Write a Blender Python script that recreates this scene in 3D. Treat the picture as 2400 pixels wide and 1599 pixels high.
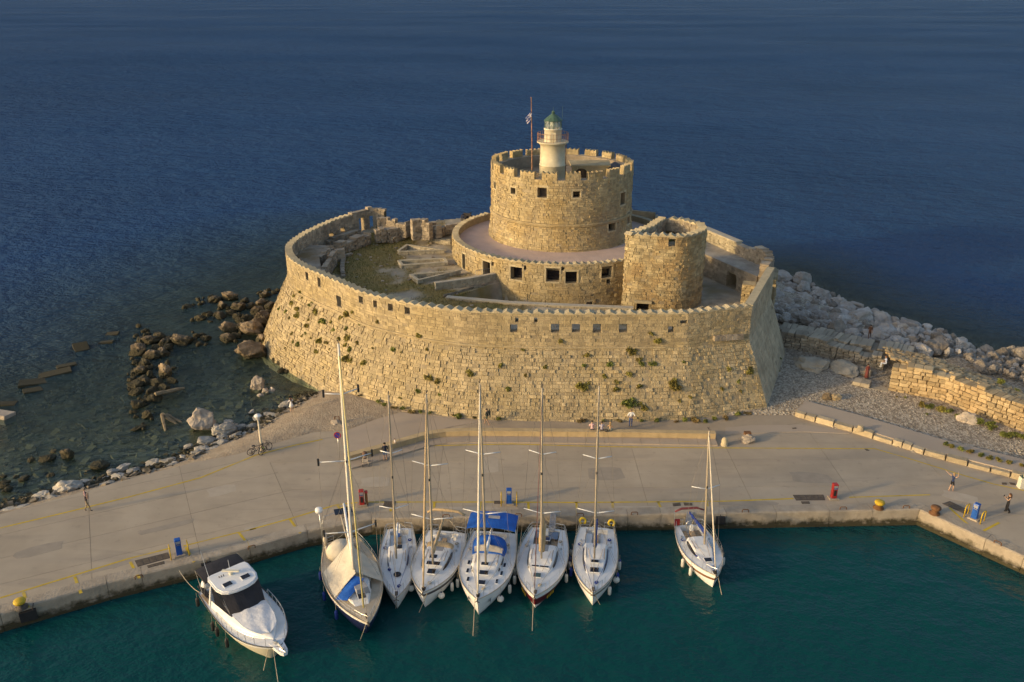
import bpy, bmesh, math, random
from mathutils import Vector, Matrix, noise, Euler
random.seed(7)
R=math.radians; PI=math.pi
scn=bpy.context.scene
for o in list(bpy.data.objects): bpy.data.objects.remove(o)
col=scn.collection
# ---------------------------------------------------------------- camera
H=39.5; FPX=2000.0; TH=R(22.4)
cam=bpy.data.cameras.new('camera'); cam.sensor_width=36; cam.lens=FPX/2400*36; cam.clip_start=1; cam.clip_end=90000
camo=bpy.data.objects.new('camera',cam); col.objects.link(camo)
camo.location=(0,0,H); camo.rotation_euler=(R(90)-TH,0,0); scn.camera=camo
# ---------------------------------------------------------------- sky, sun, exposure
SUN_AZ=R(23); SUN_EL=R(13)                       # shadows fall towards +x, a little away from the viewer
w=bpy.data.worlds.new('World'); scn.world=w; w.use_nodes=True
nt=w.node_tree; nt.nodes.clear()
sky=nt.nodes.new('ShaderNodeTexSky'); sky.sky_type='NISHITA'; sky.sun_disc=False
sky.sun_elevation=SUN_EL; sky.sun_rotation=math.atan2(-math.cos(SUN_AZ),-math.sin(SUN_AZ))
sky.air_density=1.0; sky.dust_density=3.2; sky.ozone_density=1.3
bg=nt.nodes.new('ShaderNodeBackground'); bg.inputs[1].default_value=0.15
wo=nt.nodes.new('ShaderNodeOutputWorld')
nt.links.new(sky.outputs[0],bg.inputs[0]); nt.links.new(bg.outputs[0],wo.inputs[0])
sl=bpy.data.lights.new('sun','SUN'); sl.energy=2.0; sl.angle=R(3.0); sl.color=(1.0,0.71,0.34)
so=bpy.data.objects.new('sun',sl); col.objects.link(so)
so.rotation_euler=Vector((-math.cos(SUN_AZ)*math.cos(SUN_EL),-math.sin(SUN_AZ)*math.cos(SUN_EL),math.sin(SUN_EL))).to_track_quat('Z','Y').to_euler()
so.location=(-60,-20,60)
vs=scn.view_settings; vs.view_transform='Standard'; vs.look='None'; vs.gamma=1; vs.exposure=0.6; vs.use_curve_mapping=False
# ---------------------------------------------------------------- pixel <-> place helpers (photo pixels, 2400 x 1599)
cT,sT=math.cos(TH),math.sin(TH)
def P(x,y,z=1.3):
    u=(x-1200)/FPX; v=(y-799.5)/FPX
    t=(z-H)/(-sT-v*cT); return Vector((u*t,(cT-v*sT)*t,z))
def PD(x,y,Y):
    u=(x-1200)/FPX; v=(y-799.5)/FPX
    t=Y/(cT-v*sT); return Vector((u*t,Y,H+(-sT-v*cT)*t))
def rnd(a,b): return random.uniform(a,b)
def lerp(a,b,t): return a+(b-a)*t
def smooth(e0,e1,x):
    t=min(1,max(0,(x-e0)/(e1-e0))); return t*t*(3-2*t)
# ---------------------------------------------------------------- materials
MATS={}
def mat(name,color,rough=.7,var=.12,scale=2.0,bump=.0,bscale=8.,metal=0.,island=0.,c2=None,stain=0.,stscale=.25,stcol=None,spec=.4,coat=0.,wet=None,streak=0.):
    """procedural principled: colour varied by two noises, by stone (island) and by stains"""
    if name in MATS: return MATS[name]
    m=bpy.data.materials.new(name); m.use_nodes=True; n=m.node_tree; L=n.links
    bs=n.nodes['Principled BSDF']; bs.inputs['Roughness'].default_value=rough; bs.inputs['Metallic'].default_value=metal
    bs.inputs['Specular IOR Level'].default_value=spec
    if coat: bs.inputs['Coat Weight'].default_value=coat
    geo=n.nodes.new('ShaderNodeNewGeometry')
    def nz(sc,det=4.):
        t=n.nodes.new('ShaderNodeTexNoise'); t.inputs['Scale'].default_value=sc; t.inputs['Detail'].default_value=det
        t.inputs['Roughness'].default_value=.6
        L.new(geo.outputs['Position'],t.inputs['Vector']); return t
    def mix(fac,a,b,blend='MIX'):
        x=n.nodes.new('ShaderNodeMix'); x.data_type='RGBA'; x.blend_type=blend
        for s,v in ((0,fac),(6,a),(7,b)):
            if hasattr(v,'is_linked') or isinstance(v,bpy.types.NodeSocket): L.new(v,x.inputs[s])
            elif s==0: x.inputs[0].default_value=v
            else: x.inputs[s].default_value=(*v[:3],1)
        return x.outputs[2]
    def ramp(sock,a,b,va=0.,vb=1.):
        x=n.nodes.new('ShaderNodeMapRange'); x.inputs[1].default_value=a; x.inputs[2].default_value=b
        x.inputs[3].default_value=va; x.inputs[4].default_value=vb; L.new(sock,x.inputs[0]); return x.outputs[0]
    color=tuple(color)
    dk=tuple(c*(1-var) for c in color); lt=tuple(min(1,c*(1+var)) for c in color)
    t1=nz(scale); c=mix(ramp(t1.outputs[0],.3,.7),dk,lt)
    if c2:
        t2=nz(scale*.35,3.); c=mix(ramp(t2.outputs[0],.42,.62),c,c2)
    if island:
        oi=n.nodes.new('ShaderNodeObjectInfo')
        ad=n.nodes.new('ShaderNodeMath'); ad.operation='ADD'; L.new(geo.outputs['Random Per Island'],ad.inputs[0]); L.new(oi.outputs['Random'],ad.inputs[1])
        fr=n.nodes.new('ShaderNodeMath'); fr.operation='FRACT'; L.new(ad.outputs[0],fr.inputs[0])
        v=ramp(fr.outputs[0],0,1,1-island,1+island*.75)
        cc=n.nodes.new('ShaderNodeCombineColor'); 
        for i in range(3): L.new(v,cc.inputs[i])
        c=mix(1.,c,cc.outputs[0],'MULTIPLY')
    if stain:
        t3=nz(stscale,5.); c=mix(ramp(t3.outputs[0],.48,.68,0,stain),c,stcol or tuple(k*.45 for k in color))
    if streak:               # rain streaks and lichen running down the face
        mp_=n.nodes.new('ShaderNodeMapping'); mp_.inputs['Scale'].default_value=(1,1,.09); L.new(geo.outputs['Position'],mp_.inputs[0])
        t6=n.nodes.new('ShaderNodeTexNoise'); t6.inputs['Scale'].default_value=.9; t6.inputs['Detail'].default_value=6.; L.new(mp_.outputs[0],t6.inputs['Vector'])
        c=mix(ramp(t6.outputs[0],.5,.72,0,streak),c,tuple(k*.5 for k in color))
        c=mix(ramp(t6.outputs[0],.45,.28,0,streak*.6),c,tuple(min(1,k*1.3) for k in color))
    L.new(c,bs.inputs['Base Color'])
    if bump:
        b=n.nodes.new('ShaderNodeBump'); b.inputs['Strength'].default_value=bump; b.inputs['Distance'].default_value=.08
        t4=nz(bscale,5.); L.new(t4.outputs[0],b.inputs['Height']); L.new(b.outputs[0],bs.inputs['Normal'])
    if wet is not None:      # algae and damp below this height
        sx=n.nodes.new('ShaderNodeSeparateXYZ'); L.new(geo.outputs['Position'],sx.inputs[0]); t5=nz(1.7,3.)
        ad2=n.nodes.new('ShaderNodeMath'); ad2.operation='SUBTRACT'; L.new(sx.outputs[2],ad2.inputs[0]); L.new(t5.outputs[0],ad2.inputs[1])
        f_=ramp(ad2.outputs[0],wet-.65,wet-.25,1.,0.); L.new(mix(f_,c,(.045,.038,.018)),bs.inputs['Base Color'])
    MATS[name]=m; return m
STONE=(.43,.34,.20)
stone=mat('fort_stone',STONE,.9,.20,.9,.9,7.,island=.26,c2=(.40,.31,.165),stain=.45,stscale=.22,stcol=(.30,.25,.165),streak=.5)
stone_t=mat('tower_stone',(.435,.345,.195),.9,.20,1.1,.9,7.,island=.24,c2=(.40,.295,.14),stain=.5,stscale=.3,stcol=(.25,.20,.14),streak=.45)
stone_r=mat('bastion_stone',(.41,.33,.19),.9,.22,1.0,.9,7.,island=.32,c2=(.40,.27,.11),stain=.5,stscale=.35,stcol=(.22,.17,.12))
mortar=mat('mortar',(.31,.25,.16),.95,.25,1.5,.6,9.)
coping=mat('coping_stone',(.44,.365,.23),.9,.15,2.,.5,9.,island=.15)
ruin_m=mat('ruin_stone',(.38,.31,.225),.95,.25,1.2,.9,5.,island=.3,stain=.5,stscale=.4)
planter_m=mat('planter_stone',(.43,.37,.26),.95,.2,1.4,.6,7.,island=.22)
boulder_g=mat('grey_boulder',(.40,.375,.345),.9,.28,1.4,.9,3.,island=.25,c2=(.33,.29,.25),stain=.4,stscale=.6,stcol=(.36,.26,.16))
boulder_b=mat('brown_boulder',(.25,.185,.115),.9,.4,1.3,1.,4.,island=.35,c2=(.125,.095,.06),stain=.6,stscale=.9,wet=.65)
white_m=mat('white_gelcoat',(.80,.79,.77),.32,.05,.8,spec=.5,stain=.12,stscale=.9,stcol=(.62,.57,.48))
deck_m=mat('deck_white',(.76,.75,.73),.5,.05,2.,stain=.2,stscale=1.2,stcol=(.60,.56,.50))
cream_m=mat('cream_canvas',(.66,.58,.45),.85,.12,1.5,.5,4.,stain=.3,stscale=.8,stcol=(.52,.42,.30))
glass_m=mat('smoked_glass',(.015,.013,.017),.12,.2,3.,spec=.6)
black_m=mat('black_canvas',(.025,.022,.025),.7,.3,2.,.4,5.)
navy_m=mat('navy_paint',(.016,.022,.075),.3,.15,1.,spec=.5)
maroon_m=mat('maroon_paint',(.12,.012,.018),.3,.15,1.,spec=.5)
blue_m=mat('blue_canvas',(.012,.10,.42),.75,.2,1.6,.6,5.)
dblue_m=mat('dark_blue_canvas',(.015,.04,.22),.75,.25,2.,.6,6.)
alu_m=mat('anodised_mast',(.47,.39,.28),.5,.12,1.,metal=.1)
steel_m=mat('stainless_tube',(.62,.61,.58),.3,.08,4.,metal=.8)
wire_m=mat('wire_rope',(.22,.19,.16),.6,.1,4.)
rope_m=mat('mooring_rope',(.42,.36,.26),.9,.2,6.)
tan_m=mat('tan_canvas',(.50,.36,.20),.85,.15,2.,.5,5.)
teak_m=mat('teak',(.36,.26,.16),.7,.25,5.,.2,20.)
grey_m=mat('grey_plastic',(.30,.30,.31),.6,.1,4.)
rub_m=mat('black_rubber',(.02,.02,.022),.6,.2,4.)
fend_m=mat('fender_vinyl',(.68,.64,.56),.45,.1,3.)
yel_m=mat('yellow_paint',(.55,.36,.02),.6,.2,3.,stain=.3,stscale=2.)
red_m=mat('red_paint',(.36,.025,.02),.45,.2,3.,stain=.3,stscale=2.)
bluep_m=mat('blue_paint',(.012,.085,.36),.45,.2,3.)
rust_m=mat('rusty_iron',(.16,.075,.03),.85,.4,5.,.6,14.)
iron_m=mat('dark_iron',(.075,.06,.05),.7,.35,4.,.4,14.)
# ---------------------------------------------------------------- mesh builder
class MB:
    def __init__(s): s.v=[]; s.f=[]; s.m=[]
    def add(s,vs,fs,mi=0):
        b=len(s.v); s.v+= [tuple(p) for p in vs]; s.f+=[tuple(i+b for i in f) for f in fs]; s.m+=[mi]*len(fs); return b
    def box(s,c,d,mi=0,M=None,tap=1.):
        x,y,z=d[0]/2,d[1]/2,d[2]/2
        vs=[Vector((sx*x*(tap if sz>0 else 1),sy*y*(tap if sz>0 else 1),sz*z)) for sz in(-1,1) for sx,sy in((-1,-1),(1,-1),(1,1),(-1,1))]
        c=Vector(c); vs=[(M@v if M else v)+c for v in vs]
        s.add(vs,[(3,2,1,0),(4,5,6,7),(0,1,5,4),(1,2,6,5),(2,3,7,6),(3,0,4,7)],mi)
    def tube(s,pts,r,n=6,mi=0,cap=True,flat=1.):
        pts=[Vector(p) for p in pts]; k=len(pts)
        rs=r if isinstance(r,(list,tuple)) else [r]*k
        up=None; b=len(s.v)
        for i,p in enumerate(pts):
            d=(pts[min(i+1,k-1)]-pts[max(i-1,0)])
            if d.length<1e-9: d=Vector((0,0,1))
            d.normalize()
            if up is None:
                up=Vector((0,0,1)) if abs(d.z)<.9 else Vector((1,0,0))
            a=d.cross(up)
            if a.length<1e-6: a=d.cross(Vector((0,1,.3)))
            a.normalize(); up=a.cross(d).normalized()
            for j in range(n):
                t=2*PI*j/n; q=p+(a*math.cos(t)+up*math.sin(t)*flat)*rs[i]; s.v.append(tuple(q))
        for i in range(k-1):
            for j in range(n):
                s.f.append((b+i*n+j,b+i*n+(j+1)%n,b+(i+1)*n+(j+1)%n,b+(i+1)*n+j)); s.m.append(mi)
        if cap:
            s.f.append(tuple(b+j for j in reversed(range(n)))); s.m.append(mi)
            s.f.append(tuple(b+(k-1)*n+j for j in range(n))); s.m.append(mi)
    def lathe(s,prof,c=(0,0,0),n=24,mi=0,a0=0.,a1=2*PI):
        b=len(s.v); k=len(prof); full=abs(a1-a0-2*PI)<1e-6; m=n if full else n+1
        for (r,z) in prof:
            for j in range(m):
                t=a0+(a1-a0)*j/n; s.v.append((c[0]+r*math.cos(t),c[1]+r*math.sin(t),c[2]+z))
        for i in range(k-1):
            for j in range(n):
                j2=(j+1)%m if full else j+1
                s.f.append((b+i*m+j,b+i*m+j2,b+(i+1)*m+j2,b+(i+1)*m+j)); s.m.append(mi)
    def grid(s,rows,mi=0,flip=False):
        b=len(s.v); n=len(rows[0])
        for r in rows: s.v+= [tuple(p) for p in r]
        for i in range(len(rows)-1):
            for j in range(n-1):
                f=(b+i*n+j,b+i*n+j+1,b+(i+1)*n+j+1,b+(i+1)*n+j); s.f.append(f[::-1] if flip else f); s.m.append(mi)
    def prism(s,poly,z0,z1,mi=0):
        n=len(poly); ar=sum(poly[i][0]*poly[(i+1)%n][1]-poly[(i+1)%n][0]*poly[i][1] for i in range(n))
        if ar<0: poly=poly[::-1]
        vs=[(p[0],p[1],z0) for p in poly]+[(p[0],p[1],z1) for p in poly]
        s.add(vs,[tuple(reversed(range(n))),tuple(range(n,2*n))]+[(i,(i+1)%n,n+(i+1)%n,n+i) for i in range(n)],mi)
    def mesh(s,name,mats,smooth=False):
        me=bpy.data.meshes.new(name); me.from_pydata(s.v,[],s.f)
        for m in (mats if isinstance(mats,(list,tuple)) else [mats]): me.materials.append(m)
        if any(s.m): me.polygons.foreach_set('material_index',s.m)
        if smooth: me.polygons.foreach_set('use_smooth',[True]*len(me.polygons))
        me.update(); return me
def obj(name,me,parent=None,loc=None,rot=None,scale=None):
    o=bpy.data.objects.new(name,me); col.objects.link(o)
    if loc is not None: o.location=loc
    if rot is not None: o.rotation_euler=rot
    if scale is not None: o.scale=scale if hasattr(scale,'__len__') else (scale,)*3
    if parent is not None:
        o.parent=parent
    return o
def part(name,mb,mats,parent,smooth=False,world=False):
    o=obj(name,mb.mesh(name,mats,smooth),parent)
    if world and parent is not None:
        a=parent
        M=Matrix.Identity(4)
        while a is not None: M=M@Matrix.Translation(a.location) if False else Matrix.Translation(a.location)@M; a=a.parent if False else None
        o.matrix_parent_inverse=M.inverted()
    return o
def tag(o,label=None,cat=None,group=None,kind=None):
    for k,v in (('label',label),('category',cat),('group',group),('kind',kind)):
        if v: o[k]=v
    return o
def thing(name,label,cat,loc=(0,0,0),rz=0,group=None):
    o=bpy.data.objects.new(name,None); col.objects.link(o); o.empty_display_size=.3
    o.location=loc; o.rotation_euler=(0,0,rz); return tag(o,label,cat,group)
def single(name,mb,mats,label,cat,group=None,smooth=False,loc=None,rot=None,kind=None,scale=None):
    return tag(obj(name,mb.mesh(name,mats,smooth),None,loc,rot,scale),label,cat,group,kind)
# ================================================================ masonry
class Path:
    """plan polyline with arc length; outward = right-hand side of travel"""
    def __init__(s,pts):
        s.p=[Vector((p[0],p[1])) for p in pts]; s.c=[0.]
        for a,b in zip(s.p,s.p[1:]): s.c.append(s.c[-1]+(b-a).length)
        s.L=s.c[-1]
    def loc(s,d):
        d=min(max(d,0),s.L-1e-6); lo,hi=0,len(s.c)-1
        while hi-lo>1:
            m=(lo+hi)//2
            if s.c[m]<=d: lo=m
            else: hi=m
        return lo,(d-s.c[lo])/max(1e-9,s.c[lo+1]-s.c[lo])
    def at(s,d):
        i,f=s.loc(d); return s.p[i].lerp(s.p[i+1],f)
    def nrm(s,d):
        i,f=s.loc(d); t=(s.p[i+1]-s.p[i]).normalized(); return Vector((t.y,-t.x))
def offset(pts,d):
    """offset an open polyline to its right by d"""
    P_=[Vector((p[0],p[1])) for p in pts]; out=[]
    for i,p in enumerate(P_):
        ns=[]
        if i>0: t=(P_[i]-P_[i-1]).normalized(); ns.append(Vector((t.y,-t.x)))
        if i<len(P_)-1: t=(P_[i+1]-P_[i]).normalized(); ns.append(Vector((t.y,-t.x)))
        n=sum(ns,Vector((0,0))).normalized(); k=1/max(.5,n.dot(ns[0])); out.append(p+n*d*k)
    return out
def catmull(pts,n=6):
    out=[]; P_=[Vector((p[0],p[1])) for p in pts]
    for i in range(len(P_)-1):
        a,b,c,d=P_[max(i-1,0)],P_[i],P_[i+1],P_[min(i+2,len(P_)-1)]
        for k in range(n):
            t=k/n; out.append(.5*((2*b)+(c-a)*t+(2*a-5*b+4*c-d)*t*t+(3*b-a-3*c+d)*t**3))
    out.append(P_[-1]); return out
UNIT=[]
def unit_stones():
    for k in range(10):
        mb=MB(); r=random.Random(k)
        j=lambda a: r.uniform(-a,a)
        fr=[(sx*.5+j(.035)-sx*.03,sy*.5+j(.05)-sy*.03,1+j(.25)) for sx,sy in((-1,-1),(1,-1),(1,1),(-1,1))]
        md=[(sx*.5+j(.02),sy*.5+j(.03),.35+j(.1)) for sx,sy in((-1,-1),(1,-1),(1,1),(-1,1))]
        bk=[(sx*.5,sy*.5,-1) for sx,sy in((-1,-1),(1,-1),(1,1),(-1,1))]
        mb.add(fr+md+bk,[(0,1,2,3),(4,5,1,0),(5,6,2,1),(6,7,3,2),(7,4,0,3),(8,9,5,4),(9,10,6,5),(10,11,7,6),(11,8,4,7)])
        UNIT.append(mb)
unit_stones()
UNITME={}
def unit_mesh(k,m):
    key=(k,m.name)
    if key not in UNITME: UNITME[key]=UNIT[k].mesh('stone',m)
    return UNITME[key]
CAMV=Vector((0,0,H))
def masonry(fn,L,z0,z1,holes,parent,m,nmax=300,ch=(.30,.46),bl=(.35,.95),proud=.05,skip=.03,s0=0.,top=None,rs=1,name='stone',small=.25):
    """courses of separate stones laid on the surface fn(s,z)->Vector. the largest nmax become objects, the rest one stuff part"""
    r=random.Random(rs); blocks=[]
    z=z0
    while z<z1-.12:
        h=r.uniform(*ch)
        if z+h>z1-.15: h=z1-z
        iv=[(s0,L)]
        for (a,b,c,d) in holes:
            if min(z+h,d)-max(z,c)>.08:
                nv=[]
                for (p,q) in iv:
                    if b<=p or a>=q: nv.append((p,q))
                    else:
                        if a>p: nv.append((p,a))
                        if b<q: nv.append((b,q))
                iv=nv
        for (p,q) in iv:
            s=p
            while s<q-.05:
                wl=r.uniform(*bl) if r.random()>small else r.uniform(.18,bl[0])
                if s+wl>q-.15: wl=q-s
                if top is None or z+h<=top(s+wl/2):
                    if r.random()>skip:
                        if h>.34 and r.random()<small*.6:
                            k=r.uniform(.4,.6); blocks+= [(s,wl,z,h*k),(s,wl,z+h*k,h*(1-k))]
                        else: blocks.append((s,wl,z,h))
                s+=wl
        z+=h
    out=[]
    g=.014
    for (s,wl,zz,h) in blocks:
        a=fn(s+g,zz+g); b=fn(s+wl-g,zz+g); c=fn(s+wl-g,zz+h-g); d=fn(s+g,zz+h-g)
        ctr=(a+b+c+d)/4; u=(b-a+c-d)/2; v=(d-a+c-b)/2; n=u.cross(v)
        if n.length<1e-6: continue
        n.normalize(); dep=proud*r.choice((.15,.35,.6,.9,1.,1.25,1.8))
        view=(CAMV-ctr); vis=u.length*v.length*max(0,n.dot(view.normalized()))/view.length_squared
        out.append((vis,ctr,u,v,n*dep,r.randrange(10),r.uniform(-.04,.04)))
    out.sort(key=lambda t:-t[0])
    mb=MB()
    for i,(vis,ctr,u,v,n,k,tw) in enumerate(out):
        u2=u+v.normalized()*tw*u.length*.4
        if i<nmax and vis>0:
            M=Matrix(((u2.x,v.x,n.x,ctr.x),(u2.y,v.y,n.y,ctr.y),(u2.z,v.z,n.z,ctr.z),(0,0,0,1)))
            o=bpy.data.objects.new(name,unit_mesh(k,m)); col.objects.link(o); o.parent=parent
            o.matrix_basis=Matrix.Translation(-parent.location)@M
        else:
            un=UNIT[k]; mb.add([ctr+u2*p[0]+v*p[1]+n*p[2] for p in un.v],un.f)
    if mb.v:
        o=part('stonework',mb,m,parent,world=True); o['kind']='stuff'
def backing(fn,fin,L,z0,z1,holes,s_step=.8,zs=(),through=True,inner=None,inner_z0=None,mb=None,s0=0.):
    """mortar core: outer skin with real openings, reveals, and an inner skin; fin(s,z) is the inner face"""
    mb=mb or MB()
    sb=sorted(set([s0,L]+[round(s0+i*s_step,3) for i in range(int((L-s0)/s_step)+1)]+[h[0] for h in holes]+[h[1] for h in holes]))
    zb=sorted(set([z0,z1]+list(zs)+[h[2] for h in holes]+[h[3] for h in holes]))
    sb=[s for s in sb if s0<=s<=L]; zb=[z for z in zb if z0<=z<=z1]
    def skin(f,flip,zlo):
        idx={}
        for i,s in enumerate(sb):
            for j,z in enumerate(zb):
                idx[i,j]=len(mb.v); mb.v.append(tuple(f(s,z)))
        for i in range(len(sb)-1):
            for j in range(len(zb)-1):
                sc=(sb[i]+sb[i+1])/2; zc=(zb[j]+zb[j+1])/2
                if zc<zlo: continue
                if any(a<sc<b and c<zc<d for a,b,c,d in holes): continue
                q=(idx[i,j],idx[i+1,j],idx[i+1,j+1],idx[i,j+1]); mb.f.append(q[::-1] if flip else q); mb.m.append(0)
    skin(fn,False,z0)
    if through: skin(fin,True,inner_z0 if inner_z0 is not None else z0)
    for a,b,c,d in holes:
        o=[fn(a,c),fn(b,c),fn(b,d),fn(a,d)]; i=[fin(a,c),fin(b,c),fin(b,d),fin(a,d)]
        mb.add(o+i,[(0,4,5,1),(1,5,6,2),(2,6,7,3),(3,7,4,0)]+([] if through else [(4,7,6,5)]))
    return mb
def gable_row(parent,path,d0,d1,z,th,period,h,m,name='coping_stone',jit=.03,skip=0.):
    """zigzag crest: a row of small gabled coping stones across a wall top"""
    pr=MB(); a=.5
    pr.add([(-a,-.5,0),(a,-.5,0),(a,.5,0),(-a,.5,0),(-a,-.5,.25),(a,-.5,.25),(a,.5,.25),(-a,.5,.25),(0,-.5,1),(0,.5,1)],
           [(0,1,5,8,4),(2,3,7,9,6),(1,2,6,5),(3,0,4,7),(4,8,9,7),(8,5,6,9),(3,2,1,0)])
    me=pr.mesh(name,m); n=max(1,round((d1-d0)/period)); st=(d1-d0)/n
    for i in range(n):
        if random.random()<skip: continue
        d=d0+(i+.5)*st; p=path.at(d); nn=path.nrm(d)
        o=bpy.data.objects.new(name,me); col.objects.link(o); o.parent=parent
        c=p-nn*th/2
        M=Matrix.Translation((c.x,c.y,z+rnd(-.03,.02)))@Matrix.Rotation(math.atan2(nn.x,-nn.y)+rnd(-jit,jit),4,'Z')@Matrix.Diagonal((st*1.0,th*1.04,h*rnd(.85,1.1),1))
        o.matrix_basis=Matrix.Translation(-parent.location)@M
# ---------------------------------------------------------------- curtain wall
ZT=11.0; ZB=7.6; ZC=8.0
back_px=[(905,493),(883,492),(855,494),(804,507),(758,524),(710,547),(676,571)]
left_px=[(669,590),(684,613),(728,636),(778,657),(850,688),(924,706),(983,718),(1039,726),(1130,734),(1300,738),(1500,738)]
bk=[P(x,y,ZT)[:2] for x,y in back_px]; lf=[P(x,y,ZT)[:2] for x,y in left_px]
curve=catmull(bk[:-1]+[bk[-1]]+lf,5)
cor1=Vector((16.76,75.8)); cor2=Vector((23.3,77.7)); cor3=Vector((28.9,89.85))
top_pts=curve+[cor1,cor2,cor3]
base_pts=offset(top_pts,3.5)
base_pts[-3]=Vector((17.35,72.64)); base_pts[-2]=Vector((25.3,74.65)); base_pts[-1]=Vector((31.2,88.6))
in_pts=offset(top_pts,-.8)
Tp=Path(top_pts)
def seglerp(A,B_,k): return A.lerp(B_,k)
def curt(s,z):
    i,f=Tp.loc(s); t=Tp.p[i].lerp(Tp.p[i+1],f); b=base_pts[i].lerp(base_pts[i+1],f)
    k=max(0,(ZB-z)/(ZB-.6)); q=t.lerp(b,k**.92 if k>0 else 0); return Vector((q.x,q.y,z))
def curt_in(s,z):
    i,f=Tp.loc(s); t=in_pts[i].lerp(in_pts[i+1],f); return Vector((t.x,t.y,z))
def s_of(x,y,z=ZT-1.2):
    """arc length on the curtain wall of a photo pixel that shows its upright face"""
    best=(1e9,0)
    for k in range(int(Tp.L*10)):
        s=k/10; q=curt(s,z); d=q-Vector((0,0,H)); dep=d.y*cT-d.z*sT
        px=1200+FPX*d.x/dep; py=799.5-FPX*(d.y*sT+d.z*cT)/dep
        e=abs(px-x)+.3*abs(py-y)
        if q.y<105 and e<best[0]: best=(e,s)
    return best[1]
def hole_px(x0,x1,y0,y1,zc=9.6):
    s0,s1=s_of(x0,(y0+y1)/2,zc),s_of(x1,(y0+y1)/2,zc); q=curt((s0+s1)/2,zc)
    za=PD((x0+x1)/2,y1,q.y).z; zb=PD((x0+x1)/2,y0,q.y).z
    return (min(s0,s1),max(s0,s1),max(za,ZC+.12),min(zb,ZT-.35))
Z2=lambda x,y:(600+x/3.92,460+y/3.92)
Z3=lambda x,y:(1100+x/3.136,460+y/3.136)
def hz(f,x0,x1,y0,y1): a=f(x0,y0); b=f(x1,y1); return hole_px(a[0],b[0],a[1],b[1])
holes=[]
for (x0,x1,y0,y1) in [(462,484,695,775),(573,597,750,835),(737,780,918,1020),(948,986,920,985),(1080,1112,958,1022),(1220,1262,990,1055),(1372,1418,1022,1085),(1612,1622,1066,1130),(1872,1882,1090,1140)]:
    holes.append(hz(Z2,x0,x1,y0,y1))
for (x0,x1,y0,y1) in [(297,353,943,1000),(335,362,890,925),(480,500,888,926),(603,663,937,1003),(755,813,937,1000),(906,968,934,1003),(1099,1160,934,1000),(1462,1512,957,1000),(1545,1602,912,938)]:
    holes.append(hz(Z3,x0,x1,y0,y1))
# openings of the ruined rear wall
for (x,y,wd,ht) in [(690,290,1.0,1.5),(728,270,.7,1.2),(795,265,1.0,1.6),(975,285,1.1,2.2),(1062,290,.9,2.2),(530,428,.8,.9)]:
    px=Z2(x,y); best=(1e9,0)
    for k in range(int(Tp.L*5)):
        s=k/5; q=curt_in(s,9.6); d=q-Vector((0,0,H)); dep=d.y*cT-d.z*sT
        e=abs(1200+FPX*d.x/dep-px[0])
        if q.y>97 and e<best[0]: best=(e,s)
    s=best[1]
    if wd/2<s<Tp.L: holes.append((s-wd/2,s+wd/2,8.15,8.15+ht))
holes.sort(); hh=[]
for h_ in holes:
    if h_[3]-h_[2]>.2 and h_[1]-h_[0]>.12 and not any(min(h_[1],k[1])>max(h_[0],k[0])-.1 and min(h_[3],k[3])>max(h_[2],k[2])-.05 for k in hh): hh.append(h_)
holes=hh
fw=thing('fortress_wall','sandy stone curtain wall with sloping foot and zigzag crest round the fortress','fortress wall',(-4,84,0))
mb=backing(curt,curt_in,Tp.L,-3.0,ZT-.02,holes,zs=(0,1.5,3.,4.5,6.,ZB,ZC-.5,9.5),inner_z0=ZC-.6)
n0=len(mb.v)
for i in range(len(top_pts)-1):        # wall walk under the copings, and end faces
    a,b=top_pts[i],top_pts[i+1]; c,d=in_pts[i+1],in_pts[i]
    mb.add([(a.x,a.y,ZT-.02),(b.x,b.y,ZT-.02),(c.x,c.y,ZT-.02),(d.x,d.y,ZT-.02)],[(0,1,2,3)])
part('wall_core',mb,mortar,fw,world=True)
c1s=Tp.c[len(top_pts)-3]; c2s=Tp.c[len(top_pts)-2]
masonry(curt,c2s,-.5,ZB,holes,fw,stone,nmax=300,ch=(.20,.36),bl=(.25,.72),proud=.062,skip=.06,rs=3,small=.36)
masonry(curt,c2s,ZB,ZT,holes,fw,stone,nmax=0,ch=(.26,.38),bl=(.35,.85),proud=.028,skip=.02,rs=4,small=.2)
masonry(curt,Tp.L,-.5,ZT,[],fw,mat('rendered_stone',(.47,.38,.25),.95,.2,.8,.6,5.,island=.12,stain=.4,stscale=.3),nmax=0,ch=(.3,.5),bl=(.4,1.),proud=.02,skip=.02,s0=c2s,rs=5)
masonry(lambda s,z:curt_in(Tp.L-s,z),Tp.L,ZC-.3,ZT,[(Tp.L-b,Tp.L-a,c,d) for a,b,c,d in holes],fw,ruin_m,nmax=0,ch=(.28,.42),bl=(.35,.8),proud=.06,rs=9)
# string course
mb=MB(); 
sl_=[Tp.L*0+s*.5 for s in range(int((c2s-8)/.5))]; sl_=[s for s in sl_ if s>Tp.c[20]]+[c2s-.02]
rows=[]
for s in sl_:
    if s>c2s-8 and s<c2s-.1: pass
    p=curt(s,ZB); i,f=Tp.loc(s); n=(base_pts[i].lerp(base_pts[i+1],f)-Tp.at(s)).normalized()
    rows.append([(p.x+n.x*o,p.y+n.y*o,ZB+z) for o,z in((-.05,.17),(.13,.14),(.19,.05),(.17,-.06),(.05,-.16),(-.1,-.16))])
mb.grid(rows); part('string_course',mb,stone,fw,world=True)
ruin_end=Tp.c[14]
gable_row(fw,Tp,ruin_end,c1s-.05,ZT,0.8,.98,.30,coping,skip=.0)
gable_row(fw,Tp,c1s+.05,c2s-.05,ZT,.8,.98,.30,coping)
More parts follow.
